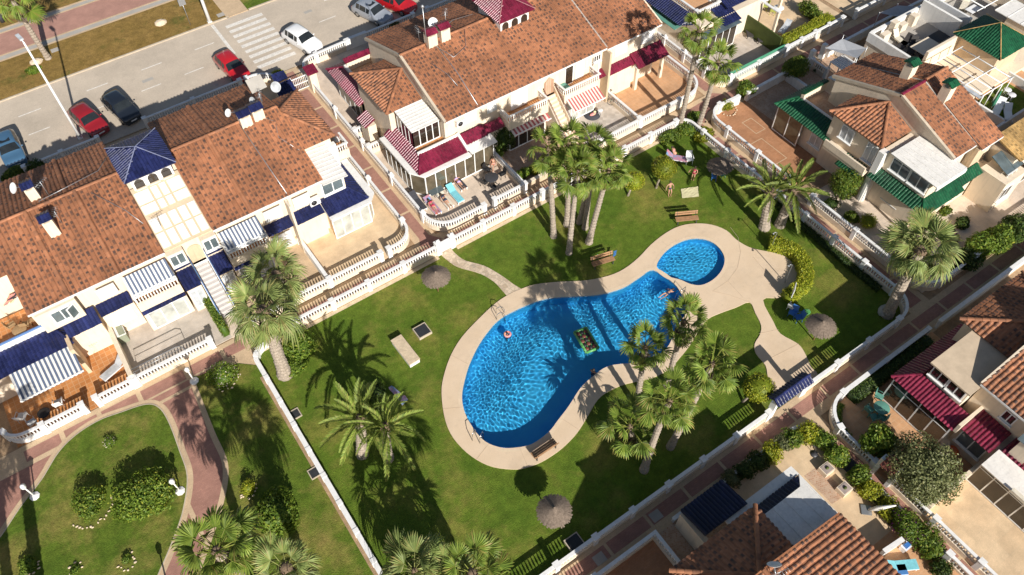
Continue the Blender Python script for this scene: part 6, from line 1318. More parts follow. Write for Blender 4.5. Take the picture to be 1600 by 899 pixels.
S_('clipped round shrub on the pale patio of the green house', (1357, 346), .72, 1.1, 'yellow_leaf', size=.06, lump=.04)
S_('small palm-like plant beside the clipped round shrub', (1331, 340), .55, .6, 'bush_leaf', size=.13)
S_('low dark shrub at the end of the green house patio fence', (1300, 318), .6, .7, 'dark_leaf')
S_('flowering shrub on the grass below the white garden lamp', (348, 586), .98, 1.0, 'bush_leaf', flowers='white_flower', size=.08)
S_('round shrub ringed with pale stones on the kidney lawn', (140, 784), (1.05, 1.1), 1.1, 'bush_leaf', size=.09, p3=.15)
S_('biggest dark shrub on the kidney lawn', (223, 776), (1.75, 1.6), 1.75, 'bush_leaf', n=6500, size=.10, p3=.12)
S_('small shrub with pale flowers at the top of the kidney lawn', (171, 690), .45, .4, 'bush_leaf', flowers='white_flower', size=.06)
S_('small round shrub in a stone collar on the strip lawn', (387, 762), .5, .8, 'yellow_leaf', size=.06)
S_('oleander with a pink bloom on the strip lawn', (432, 800), (1.25, 1.5), 1.7, 'bush_leaf', n=3000, size=.13, p3=.04)
S_('low leafy plant at the bottom left of the kidney lawn', (42, 884), .55, .5, 'bush_leaf', size=.1)
S_('tiny plant in a stone ring low on the kidney lawn', (117, 892), .3, .3, 'bush_leaf', size=.07)
S_('tiny dark plant in a stone collar on the kidney lawn', (198, 874), .32, .35, 'bush_leaf', size=.07)
S_('glossy shrub under the big silver palm', (468, 540), (1.1, 1.3), 1.1, 'bush_leaf', size=.10)
S_('leafy shrub at the foot of the big silver palm', (462, 572), (.9, .7), .6, 'bush_leaf', size=.10)
S_('dark round shrub between the date palms and their shadow', (590, 612), (.75, .75), .9, 'dark_leaf', size=.08, p3=.2)
for i, (lab, px, r, h) in enumerate((('leafy bed shrub below the taller junction palm, left one', (1047, 212), (1.1, .8), .8), ('leafy bed shrub between the two junction palms', (1078, 200), (1.2, .9), .8), ('leafy bed shrub right of the junction palms', (1099, 210), (.9, .8), .75), ('glossy shrub behind the junction palms', (1085, 186), (.8, .7), 1.0))): S_(lab, px, r, h, 'yellow_leaf' if i == 2 else 'bush_leaf', size=.11)
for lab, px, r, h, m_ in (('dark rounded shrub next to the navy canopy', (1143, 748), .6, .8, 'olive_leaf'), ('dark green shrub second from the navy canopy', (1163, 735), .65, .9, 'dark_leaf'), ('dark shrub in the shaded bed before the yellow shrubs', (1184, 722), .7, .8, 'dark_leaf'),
    ('yellow shrub in the white edged bed', (1204, 707), .75, .8, 'yellow_leaf'), ('pale silvery shrub in the white edged bed', (1223, 694), .6, .75, 'olive_leaf'), ('leafy green shrub before the rounded bed corner', (1238, 684), .7, .9, 'bush_leaf'), ('large yellow green shrub at the rounded bed corner', (1262, 676), (1.0, .7), .9, 'yellow_leaf'),
    ('deep green shrub past the rounded bed corner', (1287, 688), .7, .9, 'bush_leaf'), ('glossy shrub by the planter with white stones', (1308, 712), .75, 1.0, 'bush_leaf'), ('first green shrub of the lower bed', (1342, 742), .75, .9, 'bush_leaf'), ('second green shrub of the lower bed', (1358, 762), .75, .9, 'yellow_leaf'),
    ('pale shrub of the lower bed', (1370, 774), .6, .7, 'olive_leaf'), ('yellow flowering shrub of the lower bed by the folded chair', (1388, 793), .8, .8, 'yellow_leaf'), ('dark shrub beneath the purple bougainvillea', (1405, 812), .7, .8, 'dark_leaf'), ('bushy green shrub below the bougainvillea', (1448, 842), (.9, 1.0), 1.1, 'bush_leaf'), ('low shrub by the bottom balustrade', (1472, 889), .6, .7, 'dark_leaf'), ('small green shrub beside the bottom wall', (1455, 862), .6, .8, 'bush_leaf')): S_(lab, px, r, h, m_, size=.095, p3=.12)
S_('purple bougainvillea spilling over the terrace wall', (1416, 822), (.9, 1.1), 1.3, 'bush_leaf', flowers='purple_flower', size=.08); crown(bpy.data.objects['shrub'], np.array([0, 0, 0.3]), (.1, .1, .1), 'bush_leaf', 10, .03, 5) if False else None
for lab, px, r, h, m_ in (('dark shrub beside the path at the right edge', (1588, 362), (1.6, 1.2), 1.9, 'dark_leaf'), ('large leafy shrub right of the sunny patio', (1562, 372), (1.4, 1.1), 1.8, 'bush_leaf'), ('leafy shrub above the white balustrade end', (1535, 385), (1.3, 1.0), 1.6, 'bush_leaf'), ('dark shrub beside the big silver palm crown', (1510, 408), (1.1, .9), 1.3, 'dark_leaf'), ('low flower bed shrub by the sunny patio wall', (1505, 348), (.7, .5), .5, 'dark_leaf'), ('low shrub below the green tiled corner', (1478, 330), (.5, .4), .5, 'bush_leaf'), ('red leaved plant in the bed under the patio wall', (1490, 372), .5, .6, 'red_leaf'), ('low green plant by the patio balustrade end', (1482, 360), .5, .6, 'bush_leaf')): S_(lab, px, r, h, m_, size=.12, p3=.1)
for lab, px, r, h, m_ in (('shrub by the street wall above the left house', (20, 272), (1.0, .8), 1.0, 'bush_leaf'), ('dark shrub at the corner of the left house', (58, 262), (.9, .6), 1.2, 'dark_leaf'), ('dark bush against the street balustrade', (618, 42), .6, .9, 'dark_leaf'), ('leafy potted bush by the alley shelter', (435, 118), .6, 1.0, 'yellow_leaf'), ('row of bright plants along the yard wall, left clump', (818, 272), (.8, .45), .9, 'bush_leaf'), ('row of bright plants along the yard wall, middle clump', (838, 262), (.8, .45), .9, 'yellow_leaf'), ('row of bright plants along the yard wall, right clump', (862, 250), (.8, .45), .9, 'bush_leaf'), ('low shrub under the dark yard tree', (775, 240), .6, .7, 'bush_leaf'), ('bushy plant on the sandy patio wall at the top', (1268, 18), (.7, 1.5), 1.4, 'bush_leaf'), ('shaded shrub in the walled bed at the top right', (1408, 28), (1.6, 1.0), .8, 'dark_leaf'), ('small shrub in the shaded yard', (1277, 108), .4, .5, 'dark_leaf'), ('small plant by the street sign', (52, 108), .7, .35, 'bush_leaf'), ('roof terrace planting behind the white furniture', (1585, 112), (1.6, .7), 1.0, 'bush_leaf')): S_(lab, px, r, h, m_, size=.11, p3=.08)
def hedge(label, line, w, h, m, seed, size=.075, dens=260, name='hedge', z=0.0):
    R = np.random.default_rng(seed); t = thing(name, label, 'hedge'); W = walk(line, .05); n = int(len(W) * .05 * (w + 2 * h) * dens); P = []; N_ = []
    for _ in range(n):
        p, d = W[int(R.integers(len(W)))]; nr = np.array([-d[1], d[0]]); s = R.random() * (w + 2 * h); wob = R.uniform(-.05, .07)
        if s < w: q = p + nr * (s - w / 2); P.append((q[0], q[1], z + h + wob)); N_.append((0, 0, 1))
        else:
            sg = 1 if s < w + h else -1; zz = ((s - w) % h); q = p + nr * sg * (w / 2 + wob); P.append((q[0], q[1], z + zz)); N_.append((nr[0] * sg, nr[1] * sg, .3))
    P = np.array(P) + R.normal(0, .03, (n, 3)); cb = MB(); ribbon(cb, line, w * .43, z, z + h * .93)
    leaf_object('foliage', leaves(P, np.array(N_, float), size, R, .8), m, t, R, .12, (np.vstack(cb.v), cb.f)); return t
hedge('curved clipped hedge round the pool shower paving', smooth_curve(GP([(1200, 386), (1226, 392), (1247, 408), (1256, 430), (1254, 448), (1242, 460), (1226, 470)]), 4, False), .95, .75, 'yellow_leaf', 1)
hedge('narrow clipped hedge beside the white outdoor stair', [(.58, 36.4), (.58, 40.3)], .42, 1.0, 'bush_leaf', 2)
hedge('long yellow green clipped hedge at the top behind the shaded balustrade', [(55.0, 36.75), (61.2, 36.8)], .9, 1.15, 'yellow_leaf', 3)
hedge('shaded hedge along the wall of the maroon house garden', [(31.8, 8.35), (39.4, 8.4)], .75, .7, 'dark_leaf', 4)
hedge('low green planting strip inside the rounded balustrade', arc((31.3, 6.8), 1.65, 100, 185, 8), .3, .3, 'bush_leaf', 5)
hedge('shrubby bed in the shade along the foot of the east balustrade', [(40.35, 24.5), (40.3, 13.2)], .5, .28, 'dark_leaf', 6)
# ------------------------------------------------------------------ cars
for nm, c in (('car_red', (0.42, 0.012, 0.018)), ('car_red_dark', (0.26, 0.012, 0.018)), ('car_black', (0.012, 0.016, 0.024)), ('car_white', (0.78, 0.78, 0.78)), ('car_silver', (0.34, 0.37, 0.42)), ('car_blue', (0.07, 0.16, 0.27))):
    mat(nm, c, 0.32, 0.03, 2.0, coat=1.0, metal=0.25 if 'silver' in nm or 'blue' in nm else 0.0)
mat('tyre', (0.02, 0.02, 0.02), .85, .1, 10); mat('rim', (.45, .45, .46), .3, .05, 10, metal=.9); mat('head_lamp', (.75, .78, .8), .1, .02, 5); mat('tail_lamp', (.4, .01, .01), .2, .02, 5)
def car(label, rear, front, paint, suv=0.0, L=4.25, Wd=1.76):
    a = G2(*rear, .6); b = G2(*front, .6); c = (a + b) / 2; az = math.atan2(b[1] - a[1], b[0] - a[0])
    t = thing('parked_car', label, 'car', (c[0], c[1], -.02), az, group='cars parked along the street')
    Hh = 1.46 + suv; st = [(-.5, .62, .0, .80, .55), (-.485, .80, .0, .90, .62), (-.44, .95, .0, .95, .64), (-.40, .97, .10, .97, .66), (-.31, .98, .52 + suv, .98, .70), (-.20, .98, .56 + suv, 1.0, .73), (0.0, .95, .545 + suv, 1.0, .74), (.10, .94, .47 + suv, 1.0, .74), (.245, .92, .06, .99, .74), (.27, .91, .0, .99, .74), (.36, .87, .0, .97, .70), (.44, .79, .0, .93, .62), (.485, .68, .0, .84, .55), (.5, .55, .0, .74, .50)]
    V = []; hw = Wd / 2
    for f, zb, dz, wf, wt in st:
        x = f * L; zt = zb + dz; w = hw * wf; wtp = w * (.74 if dz > .2 else .90 if dz > .03 else .86)
        half = [(w * .90, .22), (w, .38), (w * 1.0, zb * .74), (w * .965, zb), (wtp + (.02 if dz else 0), zt - .03 if dz > .05 else zb + .015), (wtp * .72, zt + .02), (0, zt + .04)]
        V += [(x, y, z) for y, z in half] + [(x, -y, z) for y, z in half[-2::-1]]
    k = 13; F = [(i * k + j, i * k + j + 1, (i + 1) * k + j + 1, (i + 1) * k + j) for i in range(len(st) - 1) for j in range(k - 1)]
    F += [tuple(range(k - 1, -1, -1)), tuple((len(st) - 1) * k + j for j in range(k))]
    V = np.array(V); body = MB().add(V, F, smooth=True).build('body', paint, t)
    def patch(name, i0, i1, j0, j1, s0=.06, s1=.94, m_='car_glass'):
        nj = j1 - j0 + 1; P = np.array([V[i * k + j] for i in (i0, i1) for j in range(j0, j1 + 1)]); cc = P.mean(0); P = cc + (P - cc) * np.array([.88, .93, .86])
        n = np.cross(P[nj - 1] - P[0], P[nj] - P[0]); n /= np.linalg.norm(n); n = n if n @ (cc - np.array([0, 0, .7])) > 0 else -n
        P = P + n * .03; MB().add(P, [(j, j + 1, nj + j + 1, nj + j) for j in range(nj - 1)], smooth=True).build(name, m_, body)
    patch('windscreen', 7, 8, 4, 8); patch('rear_window', 3, 4, 4, 8)
    for j0, j1 in ((3, 4), (8, 9)): patch('side_window', 4, 5, j0, j1); patch('side_window', 5, 6, j0, j1); patch('side_window', 6, 7, j0, j1)
    if suv == 0: MB().box(-.5, .25, -.38, .38, Hh + .055, Hh + .07).build('sunroof', 'car_glass', body) if 'silver' in paint or 'black' in paint or 'blue' in paint else None
    for sx in (-1, 1):
        MB().ball((.43 * L, sx * hw * .70, .66), (.16, .16, .07), 8, 5).build('headlight', 'head_lamp', body); MB().ball((-.475 * L, sx * hw * .74, .78), (.07, .15, .09), 8, 5).build('tail_light', 'tail_lamp', body)
        MB().ball((.16 * L, sx * (hw + .08), .98), (.06, .10, .06), 6, 4).build('mirror', paint, body)
        for wx in (-.30, .305):
            w = MB(); w.lathe([(.0, -.10), (.24, -.10), (.315, -.07), (.32, 0), (.315, .07), (.24, .10), (.0, .10)], seg=18); o = w.build('wheel', 'tyre', t, (wx * L, sx * (hw - .10), .32)); o.rotation_euler = (PI / 2, 0, 0)
            r = MB().lathe([(.0, -.115), (.10, -.112), (.20, -.105), (.205, .105), (.10, .112), (.0, .115)], seg=10).build('rim', 'rim', o)
    MB().box(.497 * L, .503 * L, -.26, .26, .42, .53).build('number_plate', 'white_plastic', body)
    return t
car('blue grey hatchback with sunroof at the left edge of the street', (5, 207), (27, 258), 'car_blue')
car('dark red hatchback at the foot of the tall street lamp', (118, 170), (158, 205), 'car_red_dark')
car('black car with dark roof next to the dark red hatchback', (168, 149), (210, 187), 'car_black', .04)
car('bright red car parked by the curved balustrade and crossing', (343, 86), (381, 122), 'car_red')
car('white car parked beside the zebra crossing', (447, 47), (497, 77), 'car_white', .03)
car('silver hatchback with a sunshade in its windscreen at the top', (557, 7), (607, 31), 'car_silver')
car('bright red car cut by the top edge beside the silver hatchback', (592, -6), (645, 14), 'car_red')
# ------------------------------------------------------------------ lamps, signs, rocks
def street_lamp(label, base, h, r, az, arm=1.1):
    p = G(*base); t = thing('street_lamp', label, 'street lamp', (p[0], p[1], 0)); MB().tube([(0, 0, 0), (0, 0, h * .4), (0, 0, h)], [r * 1.25, r, r * .7], 10).build('pole', 'white_paint', t)
    MB().obox((0, 0), (1, 0), .2, .2, 0, .12).build('base_plate', 'white_paint', t)
    d = np.array([math.cos(az), math.sin(az)]); o = MB().tube([(0, 0, h - .05), (*(d * arm * .5), h + .12), (*(d * arm), h + .15)], r * .45, 6).build('arm', 'white_paint', t)
    MB().obox(d * (arm + .3), d, .42, .14, h + .08, h + .22).build('lantern', 'shutter_grey', o)
street_lamp('tall white street lamp rising between the parked cars', (126, 216), 9.6, .10, math.radians(100), .25)
street_lamp('white street lamp on the verge by the crossing, cut by the top edge', (328, 35), 9.6, .14, math.radians(-80))
def garden_lamp(label, base, m='white_paint', h=1.55, z=0, plinth=True):
    p = G(*base); t = thing('garden_lamp', label, 'lamp', (p[0], p[1], 0), group='garden lamps')
    if plinth: MB().lathe([(.30, 0), (.30, .08), (.24, .10), (.10, .16), (.08, .2)], seg=8, smooth=False).build('base', m, t)
    MB().tube([(0, 0, .05), (0, 0, h - .3)], [.055, .04], 8).build('post', m, t); l = MB().lathe([(.05, h - .30), (.14, h - .22), (.17, h - .02), (.15, h)], seg=8).build('lantern', m, t); MB().lathe([(.19, h), (.10, h + .10), (.02, h + .17)], seg=8).build('lantern_cap', 'dark_metal' if m == 'dark_metal' else m, l)
garden_lamp('white garden lamp at the fork of the red walks', (304, 596)); garden_lamp('white garden lamp at the left rim of the kidney lawn', (55, 776)); garden_lamp('white garden lamp at the right rim of the kidney lawn', (282, 768)); garden_lamp('dark garden lamp at the bottom of the red walk', (262, 918), 'dark_metal')
p = G(298, 40); t = thing('road_sign', 'road sign on a thin pole in the green verge', 'sign', (p[0], p[1], 0)); MB().tube([(0, 0, 0), (0, 0, 2.6)], .03, 6).build('pole', 'grey_metal', t); MB().box(-.32, .32, -.03, -.01, 2.2, 2.85).build('plate', 'grey_metal', t)
def rock(label, px, r, seed, m='rock'):
    p = G(*px); R = np.random.default_rng(seed); mb = MB(); mb.ball((0, 0, 0), 1, 12, 8); v = mb.v[0]; L1 = R.normal(0, 1, (12, 3)); L1 /= np.linalg.norm(L1, axis=1)[:, None]; v *= (.82 + .3 * np.maximum(0, v @ L1.T - .5).max(1) + R.normal(0, .03, len(v)))[:, None]; mb.v[0] = v * np.array(r); mb.sm = [False] * len(mb.f)
    o = mb.build('boulder', m, None, (p[0], p[1], r[2] * .5)); tag(o, label, 'rock')
rock('pale flat boulder in the dry verge by the green patch', (252, 38), (.62, .5, .3), 1); rock('pale boulder at the foot of the leaning promenade palm', (58, 99), (.65, .4, .3), 2); rock('grey boulder beneath the silver palm at the shaded corner', (1383, 487), (.7, .5, .35), 3, 'grey_band')
def drain_box(label, px, w, h, rz=0.0, m='kerb_stone'):
    p = G(*px); t = thing('drain_box', label, 'drain', (p[0], p[1], 0), rz); q = w / 2
    for a in ((-q, q, -q, -q + .06), (-q, q, q - .06, q), (-q, -q + .06, -q + .06, q - .06), (q - .06, q, -q + .06, q - .06)): MB().box(*a, 0, h).build('frame_side', m, t)
    MB().box(-q + .06, q - .06, -q + .06, q - .06, 0, h - .02).build('grate', 'dark_grate', t)
drain_box('square drain box with dark grate on the lawn beside the pale block', (660, 519), 1.0, .22); drain_box('square drain box against the low wall inside the lawn', (461, 648), .72, .08); drain_box('square drain box against the low wall on the left garden side', (492, 739), .72, .08); drain_box('square dark drain box by the shaded lower balustrade', (898, 850), .95, .2)
c = (G2(619, 532) + G2(650, 572)) / 2; d = G2(650, 572) - G2(619, 532); t = thing('concrete_bench', 'long pale concrete block seat on the lawn', 'bench', (c[0], c[1], 0), math.atan2(d[1], d[0])); hl = np.hypot(*d) / 2 - .1
MB().box(-hl, hl, -.38, .38, 0, .38).build('plinth', 'stucco_white', t); MB().box(-hl - .04, hl + .04, -.42, .42, .38, .45).build('seat_slab', 'tan_stone', t)
# ------------------------------------------------------------------ thatched parasols and benches
def thatch_mesh():
    R = np.random.default_rng(3); mb = MB(); r, hh = .98, .42
    mb.lathe([(r * .94, -.02), (r * .6, hh * .45), (r * .25, hh * .8), (.03, hh)], seg=26)
    for ring, (r0, r1, n) in enumerate(((.62, 1.06, 120), (.34, .80, 100), (.04, .52, 80))):
        for i in range(n):
            a = 2 * PI * (i + R.random()) / n; w = .035 * R.uniform(.7, 1.4); d = np.array([math.cos(a), math.sin(a)]); q = np.array([-d[1], d[0]])
            z = lambda rr: hh * (1 - rr / .98) + .03 + ring * .02; e = r * r1 * R.uniform(.92, 1.05); s = r * r0
            mb.add([(*(d * s - q * w * .6), z(s)), (*(d * s + q * w * .6), z(s)), (*(d * e + q * w), z(e) - .05), (*(d * e - q * w), z(e) - .05)], [(0, 1, 2, 3)])
    mb.lathe([(.10, hh - .02), (.07, hh + .12), (.02, hh + .16)], seg=8); return mb.mesh('thatch_roof', 'thatch')
THATCH = thatch_mesh()
def parasol(label, px, z=1.75, tilt=(0, 0)):
    p = G(*px, z + .15); t = thing('thatched_parasol', label, 'parasol', (p[0], p[1], 0), random.random() * 6, group='thatched parasols on the lawn'); inst('thatch_roof', THATCH, t, (0, 0, z), (tilt[0], tilt[1], 0)); MB().tube([(0, 0, -.05), (0, 0, z + .3)], .045, 8).build('pole', 'wood', t)
parasol('thatched parasol near the stone path and gate', (681, 430)); parasol('thatched parasol over the blue chairs by the east balustrade', (1126, 257), tilt=(.1, .05)); parasol('thatched parasol beside the blue plastic chairs', (1284, 507)); parasol('thatched parasol on the lawn below the pool', (866, 797))
def bench(label, a, b, face):
    """a, b: ends of the seat on the ground; face: side the sitter looks to (+1 left of a->b)"""
    A, B_ = G2(*a), G2(*b); c = (A + B_) / 2; d = B_ - A; t = thing('park_bench', label, 'bench', (c[0], c[1], .0), math.atan2(d[1], d[0]) + (0 if face > 0 else PI), group='wooden benches round the pool'); hl = .88
    for i in range(3): MB().box(-hl, hl, -.02 + i * .155, .115 + i * .155, .42, .46).build('seat_slat', 'wood', t)
    for i in range(2):
        z = .56 + i * .17; y = -.09 - i * .05; MB().add([(-hl, y, z), (hl, y, z), (hl, y - .03, z + .13), (-hl, y - .03, z + .13), (-hl, y - .035, z - .01), (hl, y - .035, z - .01), (hl, y - .065, z + .12), (-hl, y - .065, z + .12)], [(0, 1, 2, 3), (4, 7, 6, 5), (3, 2, 6, 7), (0, 4, 5, 1), (0, 3, 7, 4), (1, 5, 6, 2)]).build('back_slat', 'wood', t)
    for x in (-.72, .72): MB().box(x - .03, x + .03, .36, .42, 0, .42).box(x - .03, x + .03, -.10, -.04, 0, .5).box(x - .03, x + .03, -.10, .42, .38, .42).tube([(x, -.07, .5), (x, -.20, .88)], .025, 5).build('leg_frame', 'dark_metal', t)
    return t
bench('wooden bench beside the paddling pool paving', (1055, 346), (1087, 343), -1); bench('wooden bench near the tall palm group with a blue towel', (924, 416), (956, 406), -1); bench('wooden bench on the deck at the foot of the pool', (834, 722), (871, 697), 1)
# ------------------------------------------------------------------ pool fittings
def ladder(label, px, az, m='steel'):
    p = G(*px, .05); t = thing('pool_ladder', label, 'ladder', (p[0], p[1], .05), az)
    for y in (-.25, .25): MB().tube([(.42, y, 0), (.40, y, .55), (.2, y, .78), (-.05, y, .72), (-.16, y, .4), (-.18, y, -.9)], .024, 8).build('rail', m, t)
    for z in (-.35, -.65): MB().box(-.22, -.14, -.24, .24, z, z + .03).build('rung', m, t)
ladder('steel pool ladder at the upper left curve of the pool', (785, 494), math.radians(150)); ladder('steel pool ladder at the lower left curve of the pool', (748, 682), math.radians(215))
t = thing('pool_steps', 'pale steps with handrails entering the pool at the bridge corner', 'steps', (0, 0, 0))
e0, e1 = G2(1064, 461), G2(1079, 476); ed = (e1 - e0) / np.hypot(*(e1 - e0)); en = np.array([-ed[1], ed[0]]); en = en if en @ (G2(1000, 500) - e0) > 0 else -en
for i in range(3): MB().prism([e0 + en * (.02 + i * .3), e1 + en * (.02 + i * .3), e1 + en * (.30 + i * .3), e0 + en * (.30 + i * .3)], -1.2, -.16 - i * .22).build('step', 'step_blue', t)
for q in (e0, e1): MB().tube([(*(q - en * .35), .05), (*(q - en * .3), .75), (*(q + en * .5), .45), (*(q + en * .7), -.4)], .025, 8).build('handrail', 'steel', t)
def shower(label, px):
    p = G(*px); t = thing('pool_shower', label, 'shower', (p[0], p[1], .04)); MB().tube([(0, 0, 0), (0, 0, 2.0), (-.12, .05, 2.1), (-.25, .1, 2.05)], .03, 8).build('pipe', 'grey_metal', t); MB().lathe([(.02, .04), (.09, 0)], (-.25, .1, 2.0), 10).build('shower_head', 'grey_metal', t)
shower('pool shower post at the top end of the curved hedge', (1203, 392)); shower('pool shower post in the middle of the curved hedge', (1226, 442))
p = G(1233, 470); t = thing('notice_board', 'small white notice board standing by the curved hedge', 'sign', (p[0], p[1], 0), math.radians(35)); MB().box(-.35, .35, -.02, .02, .8, 1.7).build('panel', 'white_plastic', t); MB().box(-.30, .30, -.03, -.021, .9, 1.6).build('printed_sheet', 'shutter_grey', t)
for x in (-.3, .3): MB().tube([(x, 0, 0), (x, 0, .8)], .025, 6).build('leg', 'grey_metal', t)
# inflatable raft
A, Bq, Cq = G2(893, 515, -.05), G2(917, 511, -.05), G2(921, 553, -.05); c = (Bq + Cq) / 2; d = G2(938, 545, -.05) - Bq; t = thing('pool_raft', 'green inflatable raft with dark cushions floating in the pool', 'raft', (G2(916, 532)[0], G2(916, 532)[1], -.04), math.atan2(d[1], d[0]))
for y in (-.52, .52): MB().tube([(-.9, y * .9, .07), (.9, y * .9, .07)], .10, 10).build('side_tube', 'green_plastic', t)
for x in (-.95, .95): MB().tube([(x * .95, -.47, .07), (x * .95, .47, .07)], .10, 10).build('end_tube', 'green_plastic', t)
MB().box(-.9, .9, -.5, .5, .0, .06).build('base', 'green_plastic', t)
for i in range(5):
    for j in range(3): MB().ball((-.66 + i * .33, -.29 + j * .29, .09), (.18, .155, .10), 8, 5).build('cushion', 'black_plastic' if (i + j) % 2 else 'maroon_paint', t)
p = G(793, 523, -.05); t = thing('swim_ring', 'pink and white swim ring round the bather near the ladder', 'swim ring', (p[0], p[1], -.02)); mb = MB(); mb.tube([(.2 * math.cos(a), .2 * math.sin(a), .03) for a in np.linspace(0, 2 * PI, 17)], .075, 8, cap=False); mb.build('ring', 'pink_cloth', t)
# ------------------------------------------------------------------ furniture
def lounger(label, px, az, frame='white_plastic', pad='grey_cloth', z=0.35, back=28, group='sun loungers', xy=None, zb=0.0, towel=None):
    p = np.array(xy) if xy is not None else G2(*px, zb + .3); t = thing('sun_lounger', label, 'sun lounger', (p[0], p[1], zb), az, group=group); b = math.radians(back); e = np.array([.72 * math.cos(b), .72 * math.sin(b)])
    MB().box(-.95, .30, -.30, .30, .26, .31).build('frame', frame, t)
    for x in (-.85, .75):
        for y in (-.25, .25): MB().box(x - .03, x + .03, y - .03, y + .03, 0, .27).build('leg', frame, t)
    MB().box(.30, .85, -.29, -.25, .255, .30).box(.30, .85, .25, .29, .255, .30).build('rear_rail', frame, t)
    MB().box(-.93, .29, -.28, .28, .312, .37).build('mattress', pad, t); MB().slab([(.30, -.28, .37), (.30, .28, .37), (.30 + e[0], .28, .37 + e[1]), (.30 + e[0], -.28, .37 + e[1])], .06).build('backrest', pad, t)
    if towel: MB().box(-.90, .28, -.25, .25, .371, .385).build('towel', towel, t)
    return t
def chair(label, px, az, m='white_plastic', zb=0.0, group='garden chairs', s=1.0, xy=None):
    p = np.array(xy) if xy is not None else G2(*px, zb + .4); t = thing('garden_chair', label, 'chair', (p[0], p[1], zb), az, group=group); t.scale = (s, s, s)
    MB().box(-.24, .24, -.23, .23, .40, .44).build('seat', m, t); MB().slab([(-.23, -.22, .44), (-.23, .22, .44), (-.33, .22, .92), (-.33, -.22, .92)], .035).build('backrest', m, t)
    for x in (-.2, .2):
        for y in (-.2, .2): MB().tube([(x * 1.15, y * 1.15, 0), (x, y, .4)], .022, 5).build('leg', m, t)
    for y in (-.25, .25): MB().tube([(-.28, y, .64), (.2, y, .64), (.22, y, .42)], .022, 5).build('armrest', m, t)
    return t
def table(label, px, r, m='white_plastic', h=.72, zb=0.0, sq=False, xy=None, az=0.0):
    p = np.array(xy) if xy is not None else G2(*px, zb + h); t = thing('garden_table', label, 'table', (p[0], p[1], zb), az)
    if sq: MB().box(-r * 1.3, r * 1.3, -r * .8, r * .8, h - .04, h).build('table_top', m, t)
    else: MB().lathe([(r * .96, h - .05), (r, h - .03), (r, h - .005), (r * .98, h)], seg=24).build('table_top', m, t)
    for k in range(4): a = PI / 4 + k * PI / 2; MB().tube([(r * .75 * math.cos(a), r * .6 * math.sin(a), 0), (r * .55 * math.cos(a), r * .45 * math.sin(a), h - .05)], .025, 5).build('leg', m, t)
    return t
NAZ = math.radians(90)
lounger('empty dark sun lounger at the alley side of the sunbathing terrace', (653, 316), NAZ); lounger('sun lounger with rainbow towel and sunbather on the terrace', (676, 322), NAZ, pad='rainbow', back=15); lounger('sun lounger with grey towel and sunbather beside the rainbow one', (695, 312), NAZ, back=15, pad='beige_cloth'); lounger('sun lounger with bright turquoise towel on the terrace', (711, 304), NAZ, towel='cyan_cloth', pad='cyan_cloth'); lounger('dark sun lounger nearest the sunroom with a sunbather in lilac', (716, 284), NAZ)
table('glass topped table behind the loungers on the terrace', (681, 297), .45, 'window_glass', .6, sq=True); table('round dining table on the terrace beside the sunken yard', (768, 277), .55, 'dark_metal')
for i, (px, a) in enumerate((((757, 285), 20), ((762, 265), -60), ((784, 272), 180), ((773, 293), 110))): chair('dark dining chair %s on the sunbathing terrace' % ('nearest the steps', 'behind the table', 'by the side balustrade', 'at the front rail')[i], px, math.radians(a), 'black_plastic')
lounger('white folding lounger draped with a pale cloth on the terracotta patio', (178, 577), math.radians(20), 'white_plastic', 'shutter_grey', back=45); chair('white draped chair at the left end of the terracotta patio', (35, 652), math.radians(60), 'white_cloth', s=1.15); chair('white cushioned chair beside the patio gate', (92, 630), math.radians(80), 'white_cloth', s=1.1); chair('pale chair between the draped chair and the gate', (50, 660), math.radians(100), 'shutter_grey'); table('low dark table on the terracotta patio', (68, 645), .4, 'black_plastic', .4)
p = G2(150, 545); t = thing('drying_rack', 'folding clothes drying rack on the terracotta patio', 'drying rack', (p[0], p[1], .02), .4); mb = MB()
for y in (-.25, .25): mb.tube([(-.4, y, 0), (.3, y, .95)], .015, 5).tube([(.4, y, 0), (-.3, y, .95)], .015, 5)
for x in np.linspace(-.3, .3, 5): mb.tube([(x, -.6, .95), (x, .6, .95)], .008, 4)
mb.build('rack_frame', 'steel', t)
p = G2(183, 515, .5); t = thing('storage_cabinet', 'grey green storage cabinet with slanted lid on the pale patio', 'cabinet', (p[0], p[1], .01)); MB().box(-.4, .4, -1.0, 1.0, 0, .95).build('body', 'olive_paint', t); MB().slab([(-.45, -1.05, 1.0), (.45, -1.05, .9), (.45, .2, .9), (-.45, .2, 1.0)], .05).build('lid', 'white_cloth', t); MB().slab([(-.45, .2, 1.0), (.45, .2, .9), (.45, 1.05, .9), (-.45, 1.05, 1.0)], .05).build('lid', 'olive_paint', t)
t = thing('patio_handrail', 'grey metal handrail standing above the pale patio balustrade', 'handrail', (0, 0, 0)); 
MB().tube([(-5.6, 36.15, 1.0), (-5.6, 36.15, 1.75), (-2.6, 36.15, 1.75), (-2.3, 36.15, 1.6), (-2.2, 36.15, 1.0)], .03, 6).tube([(-5.6, 36.15, 1.4), (-2.3, 36.15, 1.4)], .02, 5).build('rail', 'grey_metal', t)
for i, (px, a) in enumerate((((18, 508), 10), ((40, 507), 70), ((53, 498), 150), ((66, 500), 200))): chair('wicker chair on the upper left roof terrace, %s' % ('first from the edge', 'by the rail', 'at the table', 'in the corner')[i], px, math.radians(a), 'wicker', zb=2.98)
table('round wicker table on the upper left roof terrace', (30, 515), .45, 'wicker', .6, zb=2.98)
t = thing('laundry', 'pile of bright laundry on the wall of the upper left terrace', 'laundry', tuple(G(22, 466, 4.6))); 
